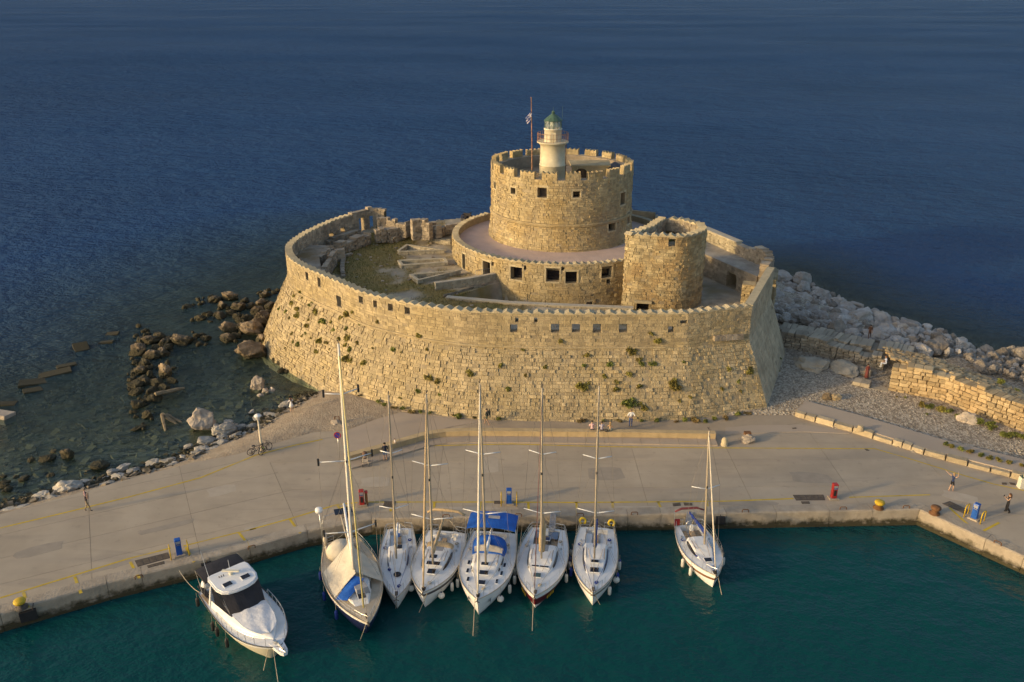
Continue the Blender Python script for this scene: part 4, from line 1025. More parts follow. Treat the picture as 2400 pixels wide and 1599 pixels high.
# ruins on the left and rear of the court
ru=[('ruined rubble casemate wall against the left of the court',[(575,548),(695,462)],9.6,.7,8.,(.5)),
    ('tall broken cross wall behind the left casemate',[(608,690),(650,600),(720,505)],9.7,.6,8.,.3),
    ('long ruined wall at the far left of the grass',[(740,430),(880,385),(1025,335)],9.5,1.2,8.,.3),
    ('short broken pier between grass and casemate',[(735,470),(780,500)],9.4,1.1,8.,.5),
    ('ruined terrace wall in the rear left corner',[(650,400),(780,360),(950,310)],9.2,.8,8.,.5),
    ('broken wall corner with steps at the rear',[(1090,310),(1200,300),(1345,275)],9.9,1.2,8.2,.8),
    ('low wall stub under the rear corner',[(1150,350),(1260,360),(1350,335)],9.,.9,8.,.5),
    ('square ruined merlon block at the rear edge',[(1425,225),(1520,215),(1605,225)],11.2,1.0,8.6,.5),
    ('jagged wall stub left of the rear merlon block',[(1300,230),(1395,245)],10.6,1.0,8.6,.7),
    ('sloping wall end right of the rear merlon block',[(1590,235),(1680,280)],10.2,.9,8.6,1.0),
    ('tall jagged wall end standing against the sea at the rear',[(1112,215),(1200,210),(1290,225)],10.7,.7,8.4,1.0),
    ('long low broken wall closing the rear of the court',[(1290,285),(1430,290),(1560,290),(1690,300),(1760,280)],9.5,.8,8.4,.7),
    ('thin low wall beyond the court near the cannon',[(1735,265),(1880,245)],9.9,.7,8.6,.3),
    ('curved stone kerb edging the grass on the left',[(800,720),(790,620),(810,540),(880,520)],8.35,.5,7.9,.1)]
for i,(lab,pp,zt,th_,zb,rag) in enumerate(ru):
    rubble('ruined_wall',lab,'ruin',pz2(pp,zt),zb,zt+rag*.3,th_,ruin_m,rag=rag,group='ruined walls in the court',seed=31+i)
# casemate platforms
for lab,pp,zt in [('earth topped casemate platform against the left wall',[(360,525),(480,445),(690,455),(580,548),(600,680),(455,640)],9.5),('rear casemate platform with dry grass',[(650,350),(790,300),(950,300),(930,325),(780,365)],9.2)]:
    m=MB(); m.prism(pz2(pp,zt),7.9,zt); single('casemate_platform',m,mat('casemate_top',(.36,.29,.215),.95,.3,.8,.9,3.,c2=(.25,.16,.07)),lab,'platform')
# scattered stones on the court
m=MB(); r_=random.Random(77); k=0
while k<450:
    x,y,z=cg[r_.randrange(len(cg))]; k+=1
    if z<7.6: continue
    x+=r_.uniform(-.3,.3); y+=r_.uniform(-.3,.3); s=r_.uniform(.08,.32); c=CUBES[r_.randrange(8)]; M_=Euler((r_.uniform(-.3,.3),r_.uniform(-.3,.3),r_.uniform(0,3))).to_matrix()
    m.add([Vector((x,y,z+s*.1))+M_@Vector((v[0]*s*1.4,v[1]*s,v[2]*s*.6)) for v in c.v],c.f)
single('court_rubble',m,ruin_m,'loose pale rubble scattered over the fortress court','rubble',kind='stuff')
# right-hand yard : rear gallery wall with arch, pier on the flank
gw=thing('gallery_wall','shaded stone rampart with arched recess closing the right yard','rampart',(26,98,6.9))
ga=P(*Z3(1745,400),9.6); gb=P(*Z3(2070,575),9.6)
pA=Vector((21.6,104.5)); pB=Vector((27.6,91.6)); d2=(pB-pA); L2=d2.length; d2.normalize()
gfn=lambda s,z: Vector((pA.x+d2.x*s,pA.y+d2.y*s,z))
n2=Vector((d2.y,-d2.x,0))
if n2.y>0: n2=-n2
sg=L2*.70; hol=[(sg-.9,sg+.9,6.95,8.7)]
mb=backing(gfn,lambda s,z:gfn(s,z)-n2*1.4,L2,6.4,9.6,hol,through=False); 
part('rampart_core',mb,mortar,gw,world=True)
masonry(gfn,L2,6.5,9.6,hol,gw,ruin_m,nmax=0,ch=(.28,.4),bl=(.4,.9),proud=.03,rs=41)
mb=MB()
for i in range(11):
    t0=PI*i/11+.01; t1=PI*(i+1)/11-.01
    q=[gfn(sg-r*math.cos(t),8.25+r*.9*math.sin(t))+n2*o for o in(.08,-.3) for r,t in((.9,t0),(.9,t1),(1.3,t1),(1.3,t0))]
    mb.add(q,[(0,1,2,3),(0,4,5,1),(1,5,6,2),(2,6,7,3),(3,7,4,0)])
part('arch_stones',mb,ruin_m,gw,world=True)['kind']='stuff'
mb=MB(); mb.prism([tuple((pA-n2.xy*0)),tuple(pB),tuple(pB+Vector((2.6,3.4))),tuple(pA+Vector((3.4,2.6)))],8.9,9.62); part('wall_walk',mb,mat('walk_stone',(.40,.35,.28),.95,.2,1.,.6,5.,stain=.4,stscale=.6),gw,world=True)
out_a=pA+Vector((3.2,2.6)); out_b=pB+Vector((2.3,3.2))
rubble('','','',[tuple(out_a),tuple(out_a.lerp(out_b,.55))],9.,11.1,.9,planter_m,rag=.1,parent=gw,seed=61,cop=light_cop)
rubble('','','',[tuple(out_a.lerp(out_b,.55)),tuple(out_b),tuple(cor3+Vector((-.8,1.2)))],9.,11.6,1.0,ruin_m,rag=1.4,parent=gw,seed=62)
rubble('','','',[tuple(out_a+Vector((.8,.6))),tuple(out_b+Vector((.8,.6))),tuple(cor3+Vector((.4,1.6)))],-1.,9.3,.9,stone,parent=gw,seed=63,ch=(.4,.55),bl_=(.6,1.1))
pr_=thing('gate_pier','square sunlit masonry pier inside the right flank','pier',(26.2,87.3,6.9))
a,b=P(*Z3(2010,640),10.3),P(*Z3(2105,650),10.3)
rubble('','','',[(a.x,a.y),(b.x,b.y)],6.8,10.4,1.5,stone,parent=pr_,seed=64)
rubble('','','',[(b.x,b.y),(b.x+.9,b.y+1.)],6.8,10.2,1.2,stone,parent=pr_,seed=65)
mb=MB(); 
for (q0,q1) in ((Z3(1600,858),Z3(1718,815)),(Z3(1815,848),Z3(1870,820))):
    e0=P(*q0,8.); e1=P(*q1,8.); wallbox(mb,e0,e1,.3,6.9,8.1)
single('stair_parapets',mb,coping,'two slanting pale parapet slabs behind the zigzag crest on the right','parapet')
# low outer bastion seen behind the tower
ob=thing('gun_platform','weathered concrete gun platform behind the tower on the right','platform',(17.5,119,6))
gpm=mat('old_concrete',(.24,.21,.15),.95,.2,1.,.5,5.,stain=.5,stscale=.6)
mb=MB(); wallbox(mb,(16.6,116.0),(20.4,117.2),.4,5.,9.4); wallbox(mb,(20.4,117.2),(20.9,121.),.4,5.,9.4); wallbox(mb,(20.7,121.),(14.,124.),.4,5.,9.7); wallbox(mb,(14.8,115.4),(16.6,116.),.5,5.,8.2); mb.prism([(14,115.4),(20.4,117.),(20.8,121),(14,124)],4.,7.9)
part('wall',mb,gpm,ob,world=True)
mb=MB(); mb.box((18.4,116.25,7.7),(1.6,.3,.9),0,Matrix.Rotation(.31,3,'Z')); part('embrasure',mb,black_m,ob,world=True)
# rear rocks and walls of the fortress platform
mb=MB(); back_poly=[(-14,118),(-6,121.5),(4,122.5),(14,121.5),(22,115),(27,104),(29.2,96),(29,90.5)]
bpp=Path(back_poly); bfn2=lambda s,z: Vector((*(bpp.at(s)-bpp.nrm(s)*(-.0)+bpp.nrm(s)*0),z))
mb.grid([[(p[0],p[1],-3),(p[0],p[1],8.6)] for p in back_poly]); o=part('rear_wall',mb,stone,fw,world=True)
# ================================================================ boats
def hull_shape(L,B,fbb,fbs,sw,full=.42,pw=2.3,qq=.92,draft=.5,rake=.5):
    def half(t):
        if t<full: f=sw+(1-sw)*math.sin(PI/2*t/full)
        else: f=max(0.,1-((t-full)/(1-full))**pw)**qq
        return B/2*f
    sheer=lambda t: fbs+(fbb-fbs)*t**1.8
    return half,sheer
def make_hull(root,L,B,fbb,fbs,sw,mats,bands,full=.42,pw=2.3,qq=.92,rake=.55,cock=(.05,.34,.55),flare=.12,deckm=None,camber=.07):
    half,sheer=hull_shape(L,B,fbb,fbs,sw,full,pw,qq)
    NS=26; ts=[i/(NS-1) for i in range(NS)]; ts=[1-(1-t)**1.35 for t in ts]
    ks=[0,.10,.22,.36,.52,.68,.82,1.]
    mb=MB()
    for sd in(1,-1):
        rows=[]
        for t in ts:
            w_=half(t)+.015; zs0=sheer(t); zk=-.45*(1-t**8*.7); row=[]
            for k in ks:
                z=lerp(zs0,zk,k); zf=max(0,(zs0-z)/max(.1,zs0-zk))
                yy=w_*(1-flare*zf*(.4+1.3*t) )*(1-zf**3.2*.9)
                xx=t*L-rake*zf*t**7*1.3+ (.18*zf*(1-t)**8)
                row.append((xx,sd*yy,z))
            rows.append(row)
        for j in range(len(ks)-1):
            mb.grid([[r[j],r[j+1]] for r in rows],bands[j],sd>0)
    # transom
    w_=half(0)+.015; tr=[]
    for sd in(1,-1):
        tr.append([( .18*max(0,(sheer(0)-lerp(sheer(0),-.45,k))/(sheer(0)+.45)), sd*w_*(1-flare*k*.4)*(1-k**3.2*.9), lerp(sheer(0),-.45,k)) for k in ks])
    mb.grid([tr[0],tr[1]],0)
    part('hull',mb,mats,root,True)
    # deck with an open cockpit
    mb=MB(); c0,c1,cw=cock
    tt=sorted(set(ts+[c0,c1]))
    def dz(t,y): 
        w_=max(half(t),.01); return sheer(t)+camber*(1-min(1,abs(y)/w_)**2)
    def row(t,a,b,n): return [(t*L,lerp(a,b,i/n),dz(t,lerp(a,b,i/n))) for i in range(n+1)]
    ta=[t for t in tt if t<=c0+1e-9]; tb=[t for t in tt if c0-1e-9<=t<=c1+1e-9]; tc=[t for t in tt if t>=c1-1e-9]
    cwf=lambda t: min(cw*B/2,half(t)*.82)
    mb.grid([row(t,-half(t),half(t),8) for t in ta],0,True) if len(ta)>1 else None
    for sd in(1,-1):
        mb.grid([row(t,sd*cwf(t),sd*half(t),3) for t in tb],0,sd>0)
    mb.grid([row(t,-half(t),half(t),8) for t in tc],0,True)
    part('deck',mb,deckm or deck_m,root,True)
    # cockpit well
    mb=MB(); dpt=.55; W0=cwf(c0); W1=cwf(c1); zf0=sheer(c0)-dpt; x0,x1=c0*L,c1*L
    top=[(x0,-W0,dz(c0,W0)+.0),(x1,-W1,dz(c1,W1)),(x1,W1,dz(c1,W1)),(x0,W0,dz(c0,W0))]; bot=[(x,y*.98,zf0) for x,y,z in top]
    mb.add(top+bot,[(0,1,5,4),(1,2,6,5),(2,3,7,6),(3,0,4,7),(4,5,6,7)]); part('cockpit',mb,deck_m,root)
    mb=MB()
    for sd in(1,-1): mb.box(((x0+x1)/2+.15,sd*(W0+W1)/2*.68,zf0+.2),((x1-x0)*.86,(W0+W1)/2*.55,.4))
    part('cockpit_seats',mb,teak_m if random.random()<.3 else deck_m,root)
    mb=MB(); mb.tube([(t*L-.01,half(t)+.005,sheer(t)+.02) for t in ts],.035,5); part('toe_rail',mb,mats[-1] if len(mats)>1 else alu_m,root)
    mb=MB(); mb.tube([(t*L-.01,-half(t)-.005,sheer(t)+.02) for t in ts],.035,5); part('toe_rail',mb,mats[-1] if len(mats)>1 else alu_m,root)
    return half,sheer,dz
def coachroof(root,L,half,sheer,t0,t1,wf,h,mat_,wins=(),slope=.5,name='coachroof'):
    n=16; rows=[]; st=[]
    def sec(t):
        u=(t-t0)/(t1-t0); w_=min(half(t)*wf,half(t0)*wf*1.0)*(1-.28*u**2.5); hh_=h*(1-smooth(1-slope,1.0,u)*.93); z=sheer(t)+.03
        return [(t*L,-w_,z-.06),(t*L,-w_*.86,z+hh_*.80),(t*L,-w_*.76,z+hh_),(t*L,-w_*.35,z+hh_*1.07),(t*L,w_*.35,z+hh_*1.07),(t*L,w_*.76,z+hh_),(t*L,w_*.86,z+hh_*.80),(t*L,w_,z-.06)]
    rows=[sec(lerp(t0,t1,i/n)) for i in range(n+1)]
    mb=MB(); mb.grid(rows,0,True); mb.f.append(tuple(range(8))[::-1]); mb.m.append(0); mb.f.append(tuple(range(len(mb.v)-8,len(mb.v)))); mb.m.append(0)
    part(name,mb,mat_,root)
    for (a,b,lo,hi) in wins:
        for sd in(0,1):
            m=MB(); rr_=[]
            for i in range(7):
                t=lerp(a,b,i/6); s=sec(t); A,B_=(Vector(s[0]),Vector(s[1])) if sd==0 else (Vector(s[7]),Vector(s[6]))
                o=Vector((0,-.02 if sd==0 else .02,.012)); e=1 if 0<i<6 else .55; mid=(lo+hi)/2
                rr_.append([A.lerp(B_,lerp(mid,lo,e))+o,A.lerp(B_,lerp(mid,hi,e))+o])
            m.grid(rr_,0,sd==0); part('window',m,glass_m,root)
    return sec
def tube_part(name,pts,r,m,root,n=6): 
    mb=MB(); mb.tube(pts,r,n); return part(name,mb,m,root,n>5)
def rails(root,L,half,sheer,t0=.1,t1=.86,h=.6,pul=True,push=True):
    for sd in(1,-1):
        ts=[lerp(t0,t1,i/5) for i in range(6)]; mb=MB()
        for t in ts: mb.tube([(t*L,sd*(half(t)-.05),sheer(t)),(t*L,sd*(half(t)-.05),sheer(t)+h)],.014,5)
        for hh_ in(h*.55,h): mb.tube([(t*L,sd*(half(t)-.05),sheer(t)+hh_) for t in [lerp(t0-.06,.95,i/14) for i in range(15)]],.008,4)
        part('lifelines',mb,steel_m,root)
    if pul:
        mb=MB(); pts=[(.9*L,half(.9)-.04,sheer(.9)+h),(.96*L,half(.96),sheer(.96)+h),(L+.02,0,sheer(1)+h+.03),(.96*L,-half(.96),sheer(.96)+h),(.9*L,-half(.9)+.04,sheer(.9)+h)]
        mb.tube(pts,.02,6)
        for x,y,z in (pts[0],pts[1],pts[3],pts[4]): mb.tube([(x,y,z),(x-.02,y*.96,z-h)],.017,5)
        part('pulpit',mb,steel_m,root)
    if push:
        for sd in(1,-1):
            mb=MB(); w0=half(0)
            pts=[(.1*L,sd*(half(.1)-.04),sheer(0)+h),(.02*L,sd*(w0-.05),sheer(0)+h),(.0*L+.05,sd*(w0*.45),sheer(0)+h)]
            mb.tube(pts,.02,6); mb.tube([(x,y,z-.3) for x,y,z in pts],.014,5)
            for x,y,z in pts: mb.tube([(x,y,z),(x,y,z-h)],.017,5)
            part('pushpit',mb,steel_m,root)
def rig(root,inv,base,top,L,half,sheer,spr,mm=alu_m,r=.085,furl=True,furlm=None,bow_t=.985,backstay=True,sprw=1.25,tips=None,furl_r=.055):
    b=inv@base; t=inv@top
    mb=MB(); mb.tube([b.lerp(t,i/6) for i in range(7)],[r*1.0,r,r,r*.97,r*.92,r*.85,r*.7],10,flat=1.35); mst=part('mast',mb,mm,root,True)
    mb=MB(); mb.tube([t,t+Vector((0,0,.35))],.012,4); mb.box(t+Vector((-.15,0,.1)),(.35,.06,.04)); mb.tube([t+Vector((.1,0,.05)),t+Vector((.35,.0,.3))],.012,4); part('masthead_gear',mb,iron_m,root)
    mb=MB(); q=b.lerp(t,.52); mb.tube([q+Vector((.08,0,-.08)),q+Vector((.08,0,.1))],.06,6); part('steaming_light',mb,rub_m,root)
    sp_pts=[]
    for f,wd in spr:
        q=b.lerp(t,f); tp=[]
        for sd in(1,-1):
            e=q+Vector((-.28,sd*wd,.10)); tp.append(e); tube_part('spreader',[q,e],[.045,.028],white_m,root)
            if tips: 
                m=MB(); m.tube([e+Vector((0,0,-.25)),e+Vector((0,0,.25))],.07,6); part('spreader_boot',m,tips,root)
        sp_pts.append(tp)
    mb=MB(); bt=base; mt=min(.9,max(.3,b.x/L)); 
    for k,sd in enumerate((1,-1)):
        ch=Vector((b.x-.25,sd*(half(mt)-.12),sheer(mt)+.02)); chain=[ch]+[s[k] for s in sp_pts]+[b.lerp(t,.985)]
        mb.tube(chain,.011,4)
        if sp_pts: mb.tube([ch+Vector((.3,0,0)),b.lerp(t,spr[0][0])],.009,4); mb.tube([ch+Vector((-.3,0,0)),b.lerp(t,spr[0][0])],.009,4)
        if len(sp_pts)>1: mb.tube([sp_pts[0][k],b.lerp(t,spr[1][0])],.008,4)
    part('shrouds',mb,wire_m,root)
    bow=Vector((bow_t*L,0,sheer(1)+.15)); ft=b.lerp(t,.97)
    if furl: 
        mb=MB(); mb.tube([bow.lerp(ft,i/8) for i in range(9)],[furl_r*k for k in(.6,1.,1.15,1.15,1.1,1.,.9,.75,.35)],7); part('furled_headsail',mb,furlm or cream_m,root,True)
        mb=MB(); mb.tube([bow+Vector((0,0,.02)),bow+Vector((0,0,.2))],.1,8); part('furling_drum',mb,rub_m,root)
    else: tube_part('forestay',[bow,ft],.013,wire_m,root,4)
    if backstay:
        mb=MB(); m_=Vector((.12*L,0,lerp(sheer(0),t.z,.2))); mb.tube([t,m_],.010,4)
        for sd in(1,-1): mb.tube([m_,(.02*L,sd*half(0)*.75,sheer(0))],.010,4)
        part('backstay',mb,wire_m,root)
    return b,t
def boom(root,b,L,zb,xe,cover,r0=.10,lump=.13,bag=True,ye=0.,ze=None):
    a=Vector((b.x-.12,b.y,zb)); e=Vector((xe,ye,ze if ze else zb+.12))
    tube_part('boom',[a,e],.06,alu_m,root,8)
    if bag:
        mb=MB(); n=14; pts=[];rs=[]
        for i in range(n+1):
            u=i/n; p=a.lerp(e,u*.97); hgt=(1-u)**1.2*.32+.1; pts.append(p+Vector((0,.02*math.sin(i*2.3),hgt*.45))); rs.append(max(.04,(lump*(1-.45*u)+.012*math.sin(i*1.9))*(1 if i<n else .4)))
        mb.tube(pts,rs,9,flat=1.45); part('sail_cover',mb,cover,root,True)
def hatch(root,c,d,m=None,frame=None):
    mb=MB(); mb.box(c,(d[0]+.07,d[1]+.07,.05)); f=part('hatch',mb,frame or white_m,root)
    mb=MB(); mb.box((c[0],c[1],c[2]+.034),(d[0],d[1],.02)); part('hatch_glass',mb,m or glass_m,f)
def wheel(root,c,r=.42):
    mb=MB(); mb.tube([(c[0]+.1*math.sin(0),c[1]+r*math.cos(2*PI*i/20),c[2]+r*math.sin(2*PI*i/20)) for i in range(21)],.018,5,cap=False)
    for i in range(5): a=2*PI*i/5; mb.tube([c,(c[0],c[1]+r*math.cos(a),c[2]+r*math.sin(a))],.012,4)
    part('steering_wheel',mb,steel_m,root)
    mb=MB(); mb.box((c[0]+.12,c[1],c[2]-.3),(.2,.26,.75),tap=.8); part('binnacle',mb,white_m,root)
def sprayhood(root,x0,x1,w_,z,h,m,win=False):
    rows=[]
    n=12
    for i,(u,hh_,ww) in enumerate(((0,.15,.92),(.25,.72,.96),(.55,.96,1.0),(.8,1.02,1.),(1.,.98,1.0))):
        x=lerp(x1,x0,u); rows.append([(x-.05*math.sin(PI*j/n),w_*ww*-math.cos(PI*j/n)*1.0 if False else -w_*ww*math.cos(PI*j/n)*(1.0),z+h*hh_*max(0,math.sin(PI*j/n))**.55) for j in range(n+1)])
    mb=MB(); mb.grid(rows); o=part('sprayhood',mb,m,root,True)
    if win:
        for a,b in((2,5),(5,7),(7,10)):
            m_=MB(); rr_=[]
            for k in range(2): rr_.append([Vector(rows[k][j])+Vector((.03,0,.03)) for j in range(a,b+1)])
            A,B_=rr_; m_.grid([[p.lerp(q,.25) for p,q in zip(A,B_)],[p.lerp(q,.95) for p,q in zip(A,B_)]]); part('clear_panel',m_,mat('clear_vinyl',(.42,.38,.34),.2,.2,3.),o)
def bimini(root,x0,x1,w_,zd,z,m,posts=True,th_=.05,crown=.22):
    n=10; rows=[[(x,lerp(-w_,w_,j/n),z+crown*math.sin(PI*j/n)**.7-.10*abs(2*u-1)**3) for j in range(n+1)] for u,x in ((k/6,lerp(x0,x1,k/6)) for k in range(7))]
    mb=MB(); mb.grid(rows,0,True); mb.grid([[(p[0],p[1],p[2]-th_) for p in r] for r in rows])
    for k in (0,6): mb.grid([rows[k],[(p[0],p[1],p[2]-th_) for p in rows[k]]],0,k==6)
    for j in(0,n): mb.grid([[r[j] for r in rows],[(r[j][0],r[j][1],r[j][2]-.16) for r in rows]],0,j==n)
    part('bimini',mb,m,root,True)
    if posts:
        mb=MB()
        for sd in(1,-1):
            for xa,xb in((x0+.05,lerp(x0,x1,.4)),(x1-.05,lerp(x0,x1,.6))): mb.tube([(xa,sd*w_,z-.05),(xb,sd*w_*.98,zd)],.016,5)
        part('bimini_frame',mb,steel_m,root)
def place(name,label,stern,bow,cat='sailing boat',zs=1.05,zb=1.35):
    S=P(*stern,zs); Bw=P(*bow,zb); d=Bw-S; L=math.hypot(d.x,d.y); a=math.atan2(d.y,d.x)
    root=thing(name,label,cat,(S.x,S.y,0),a,'boats moored stern-to along the quay'); M=Matrix.Translation((S.x,S.y,0))@Matrix.Rotation(a,4,'Z'); return root,M,M.inverted(),L
def fenders(M,half,sheer,L,lst,lab):
    cnt={}
    for (t,sd,kind) in sorted(lst):
        cnt[sd]=cnt.get(sd,0)+1
        if kind=='ball': prof=[(.01,-.24),(.14,-.2),(.23,-.08),(.24,.04),(.17,.17),(.06,.24),(.05,.30),(.01,.31)]; 
        else: prof=[(.01,-.36),(.09,-.34),(.125,-.26),(.125,.24),(.09,.33),(.04,.36),(.03,.42),(.01,.43)]
        fm_={'white':fend_m,'ball':fend_m,'blue':dblue_m,'black':rub_m}[kind]
        mb=MB(); mb.lathe(prof,(0,0,0),12,0)
        if kind in('white','ball'): 
            k=len(prof); n=12
            for i in range(len(mb.f)): 
                if i//n>=k-3: mb.m[i]=1
        p=M@Vector((t*L,sd*(half(t)+.14),sheer(t)*.42))
        T=thing('fender',f'{dict(white="white cylindrical",ball="round white",blue="dark blue",black="black")[kind]} fender {["first","second","third","fourth","fifth","sixth"][cnt[sd]-1]} from the stern, {"right" if sd>0 else "left"} of {lab}','fender',p,rnd(0,6),'boat fenders')
        part('bladder',mb,[fm_,navy_m],T,True); tube_part('lanyard',[(0,0,.4),(0,0,sheer(t)*.58+.1)],.012,rope_m,T,4)
def mooring(a,b,lab,sag=.35,r=.022,m=None):
    a=Vector(a); b=Vector(b); mb=MB(); mb.tube([a.lerp(b,i/10)-Vector((0,0,sag*4*(i/10)*(1-i/10))) for i in range(11)],r,5)
    return single('mooring_line',mb,m or rope_m,lab,'rope','mooring lines')
def W(M,x,y,z): return M@Vector((x,y,z))
# ---- boat A : dark blue hull, tents of cream canvas
r,M,inv,L=place('sailing_yacht','old navy blue sailing yacht with cream canvas awnings and blue tarpaulin',(800,1268),(863,1464),zs=1.15,zb=1.7)
half,sheer,dz=make_hull(r,L,4.0,1.75,1.2,.62,[navy_m,white_m,mat('beige_rail',(.58,.46,.30),.7,.15,3.)],[1,0,0,0,0,0,0],deckm=mat('beige_deck',(.50,.42,.31),.85,.15,1.2,.3,6.,stain=.3,stscale=1.),rake=1.0,pw=2.0)
coachroof(r,L,half,sheer,.34,.80,.62,.5,deck_m,[(.42,.52,.25,.7),(.58,.66,.25,.7)],slope=.35)
b,t=rig(r,inv,P(829,1345,2.2),PD(793,806,P(829,1345,2.2).y),L,half,sheer,[(.20,1.75),(.52,1.75),(.80,1.1)],mm=mat('white_mast',(.70,.64,.54),.4,.05,1.),r=.098,furl=False,tips=rub_m)
tube_part('furled_headsail',[Vector((L*.86,0,sheer(.86)+.3)),b.lerp(t,.97)],[.06,.05],mat('yellow_stay',(.62,.52,.22),.7,.1,2.),r)
boom(r,b,L,3.4,L*.12,cream_m,bag=False,ze=4.2); tube_part('gaff',[b+Vector((-.1,0,1.2)),(L*.1,.3,5.0)],.09,white_m,r,8)
def canvas(root,name,pts,m,sub=8,sagz=.25,th_=.02):
    a,b_,c,d=[Vector(p) for p in pts]; rows=[]
    for i in range(sub+1):
        u=i/sub; rw=[]
        for j in range(sub+1):
            v=j/sub; p=a.lerp(b_,u).lerp(d.lerp(c,u),v); p.z-=sagz*math.sin(PI*u)*math.sin(PI*v)-.035*math.sin(9*u+4*v)*math.sin(PI*v); rw.append(p)
        rows.append(rw)
    mb=MB(); mb.grid(rows); mb.grid([[p-Vector((0,0,th_)) for p in q] for q in rows],0,True); return part(name,mb,m,root,True)
ridge=3.15
canvas(r,'awning',[(L*.58,.05,2.55),(L*.33,.05,ridge+.1),(L*.40,-1.9,1.8),(L*.68,-1.6,1.75)],cream_m)
canvas(r,'awning',[(L*.33,.12,ridge),(L*.56,.12,2.5),(L*.61,1.85,1.6),(L*.42,1.8,1.75)],cream_m)
canvas(r,'blue_tarpaulin',[(L*.57,-.1,2.35),(L*.63,.55,2.35),(L*.76,-.9,1.95),(L*.70,-1.6,1.75)],blue_m,sagz=-.12)
mb=MB(); mb.lathe([(.01,.0),(1.1,.02),(1.0,.45),(.6,.85),(.02,.95)],(L*.17,-.3,1.35),14); part('dodger',mb,tan_m if False else cream_m,r,True)
mb=MB(); mb.box((L*.67,.15,2.0),(1.15,1.0,.5),0,Matrix.Rotation(.2,3,'Z'),tap=.8); part('grey_sail_bag',mb,grey_m,r)
hatch(r,(L*.755,.1,1.98),(.5,.5))
mb=MB()
for sd in(1,-1): mb.tube([(.3,sd*1.25,1.2),(.05,sd*1.3,3.0),(-.1,sd*1.1,3.5),(-.12,sd*.4,3.6)],.025,6)
mb.tube([(-.12,-.4,3.6),(-.12,.4,3.6)],.025,6); part('stern_arch',mb,steel_m,r)
mb=MB(); mb.box((-.15,.35,3.65),(.75,1.3,.04)); s_=part('solar_panel',mb,glass_m,r)
tube_part('radar_pole',[(.0,-1.35,1.1),(-.1,-1.4,4.0)],.04,steel_m,r); mb=MB(); mb.lathe([(.01,-.08),(.26,-.06),(.3,.06),(.28,.2),(.15,.27),(.01,.28)],(-.1,-1.4,4.05),16); part('radar_dome',mb,white_m,r,True)
mb=MB(); mb.tube([(.3,-1.2,1.2),(.25,-1.2,1.7),(.35,-1.2,2.3)],[.12,.16,.12],8); mb.tube([(.6,-1.2,1.3),(1.7,-1.25,1.45)],.14,8); part('outboard_motor',mb,cream_m,r,True)
wheel(r,(L*.12,0,1.75)); rails(r,L,half,sheer)
mb=MB(); mb.tube([(L-.1,0,sheer(1)+.05),(L+.25,0,sheer(1)+.02)],.07,6); mb.tube([(L*.95,0,sheer(.95)+.1),(L*.95,0,sheer(.95)+.5)],.06,6); part('windlass',mb,iron_m,r)
fenders(M,half,sheer,L,[(.27,-1,'blue'),(.5,-1,'blue'),(.72,-1,'blue'),(.5,1,'blue')],'navy yacht'); LA=(r,M,L,half,sheer)
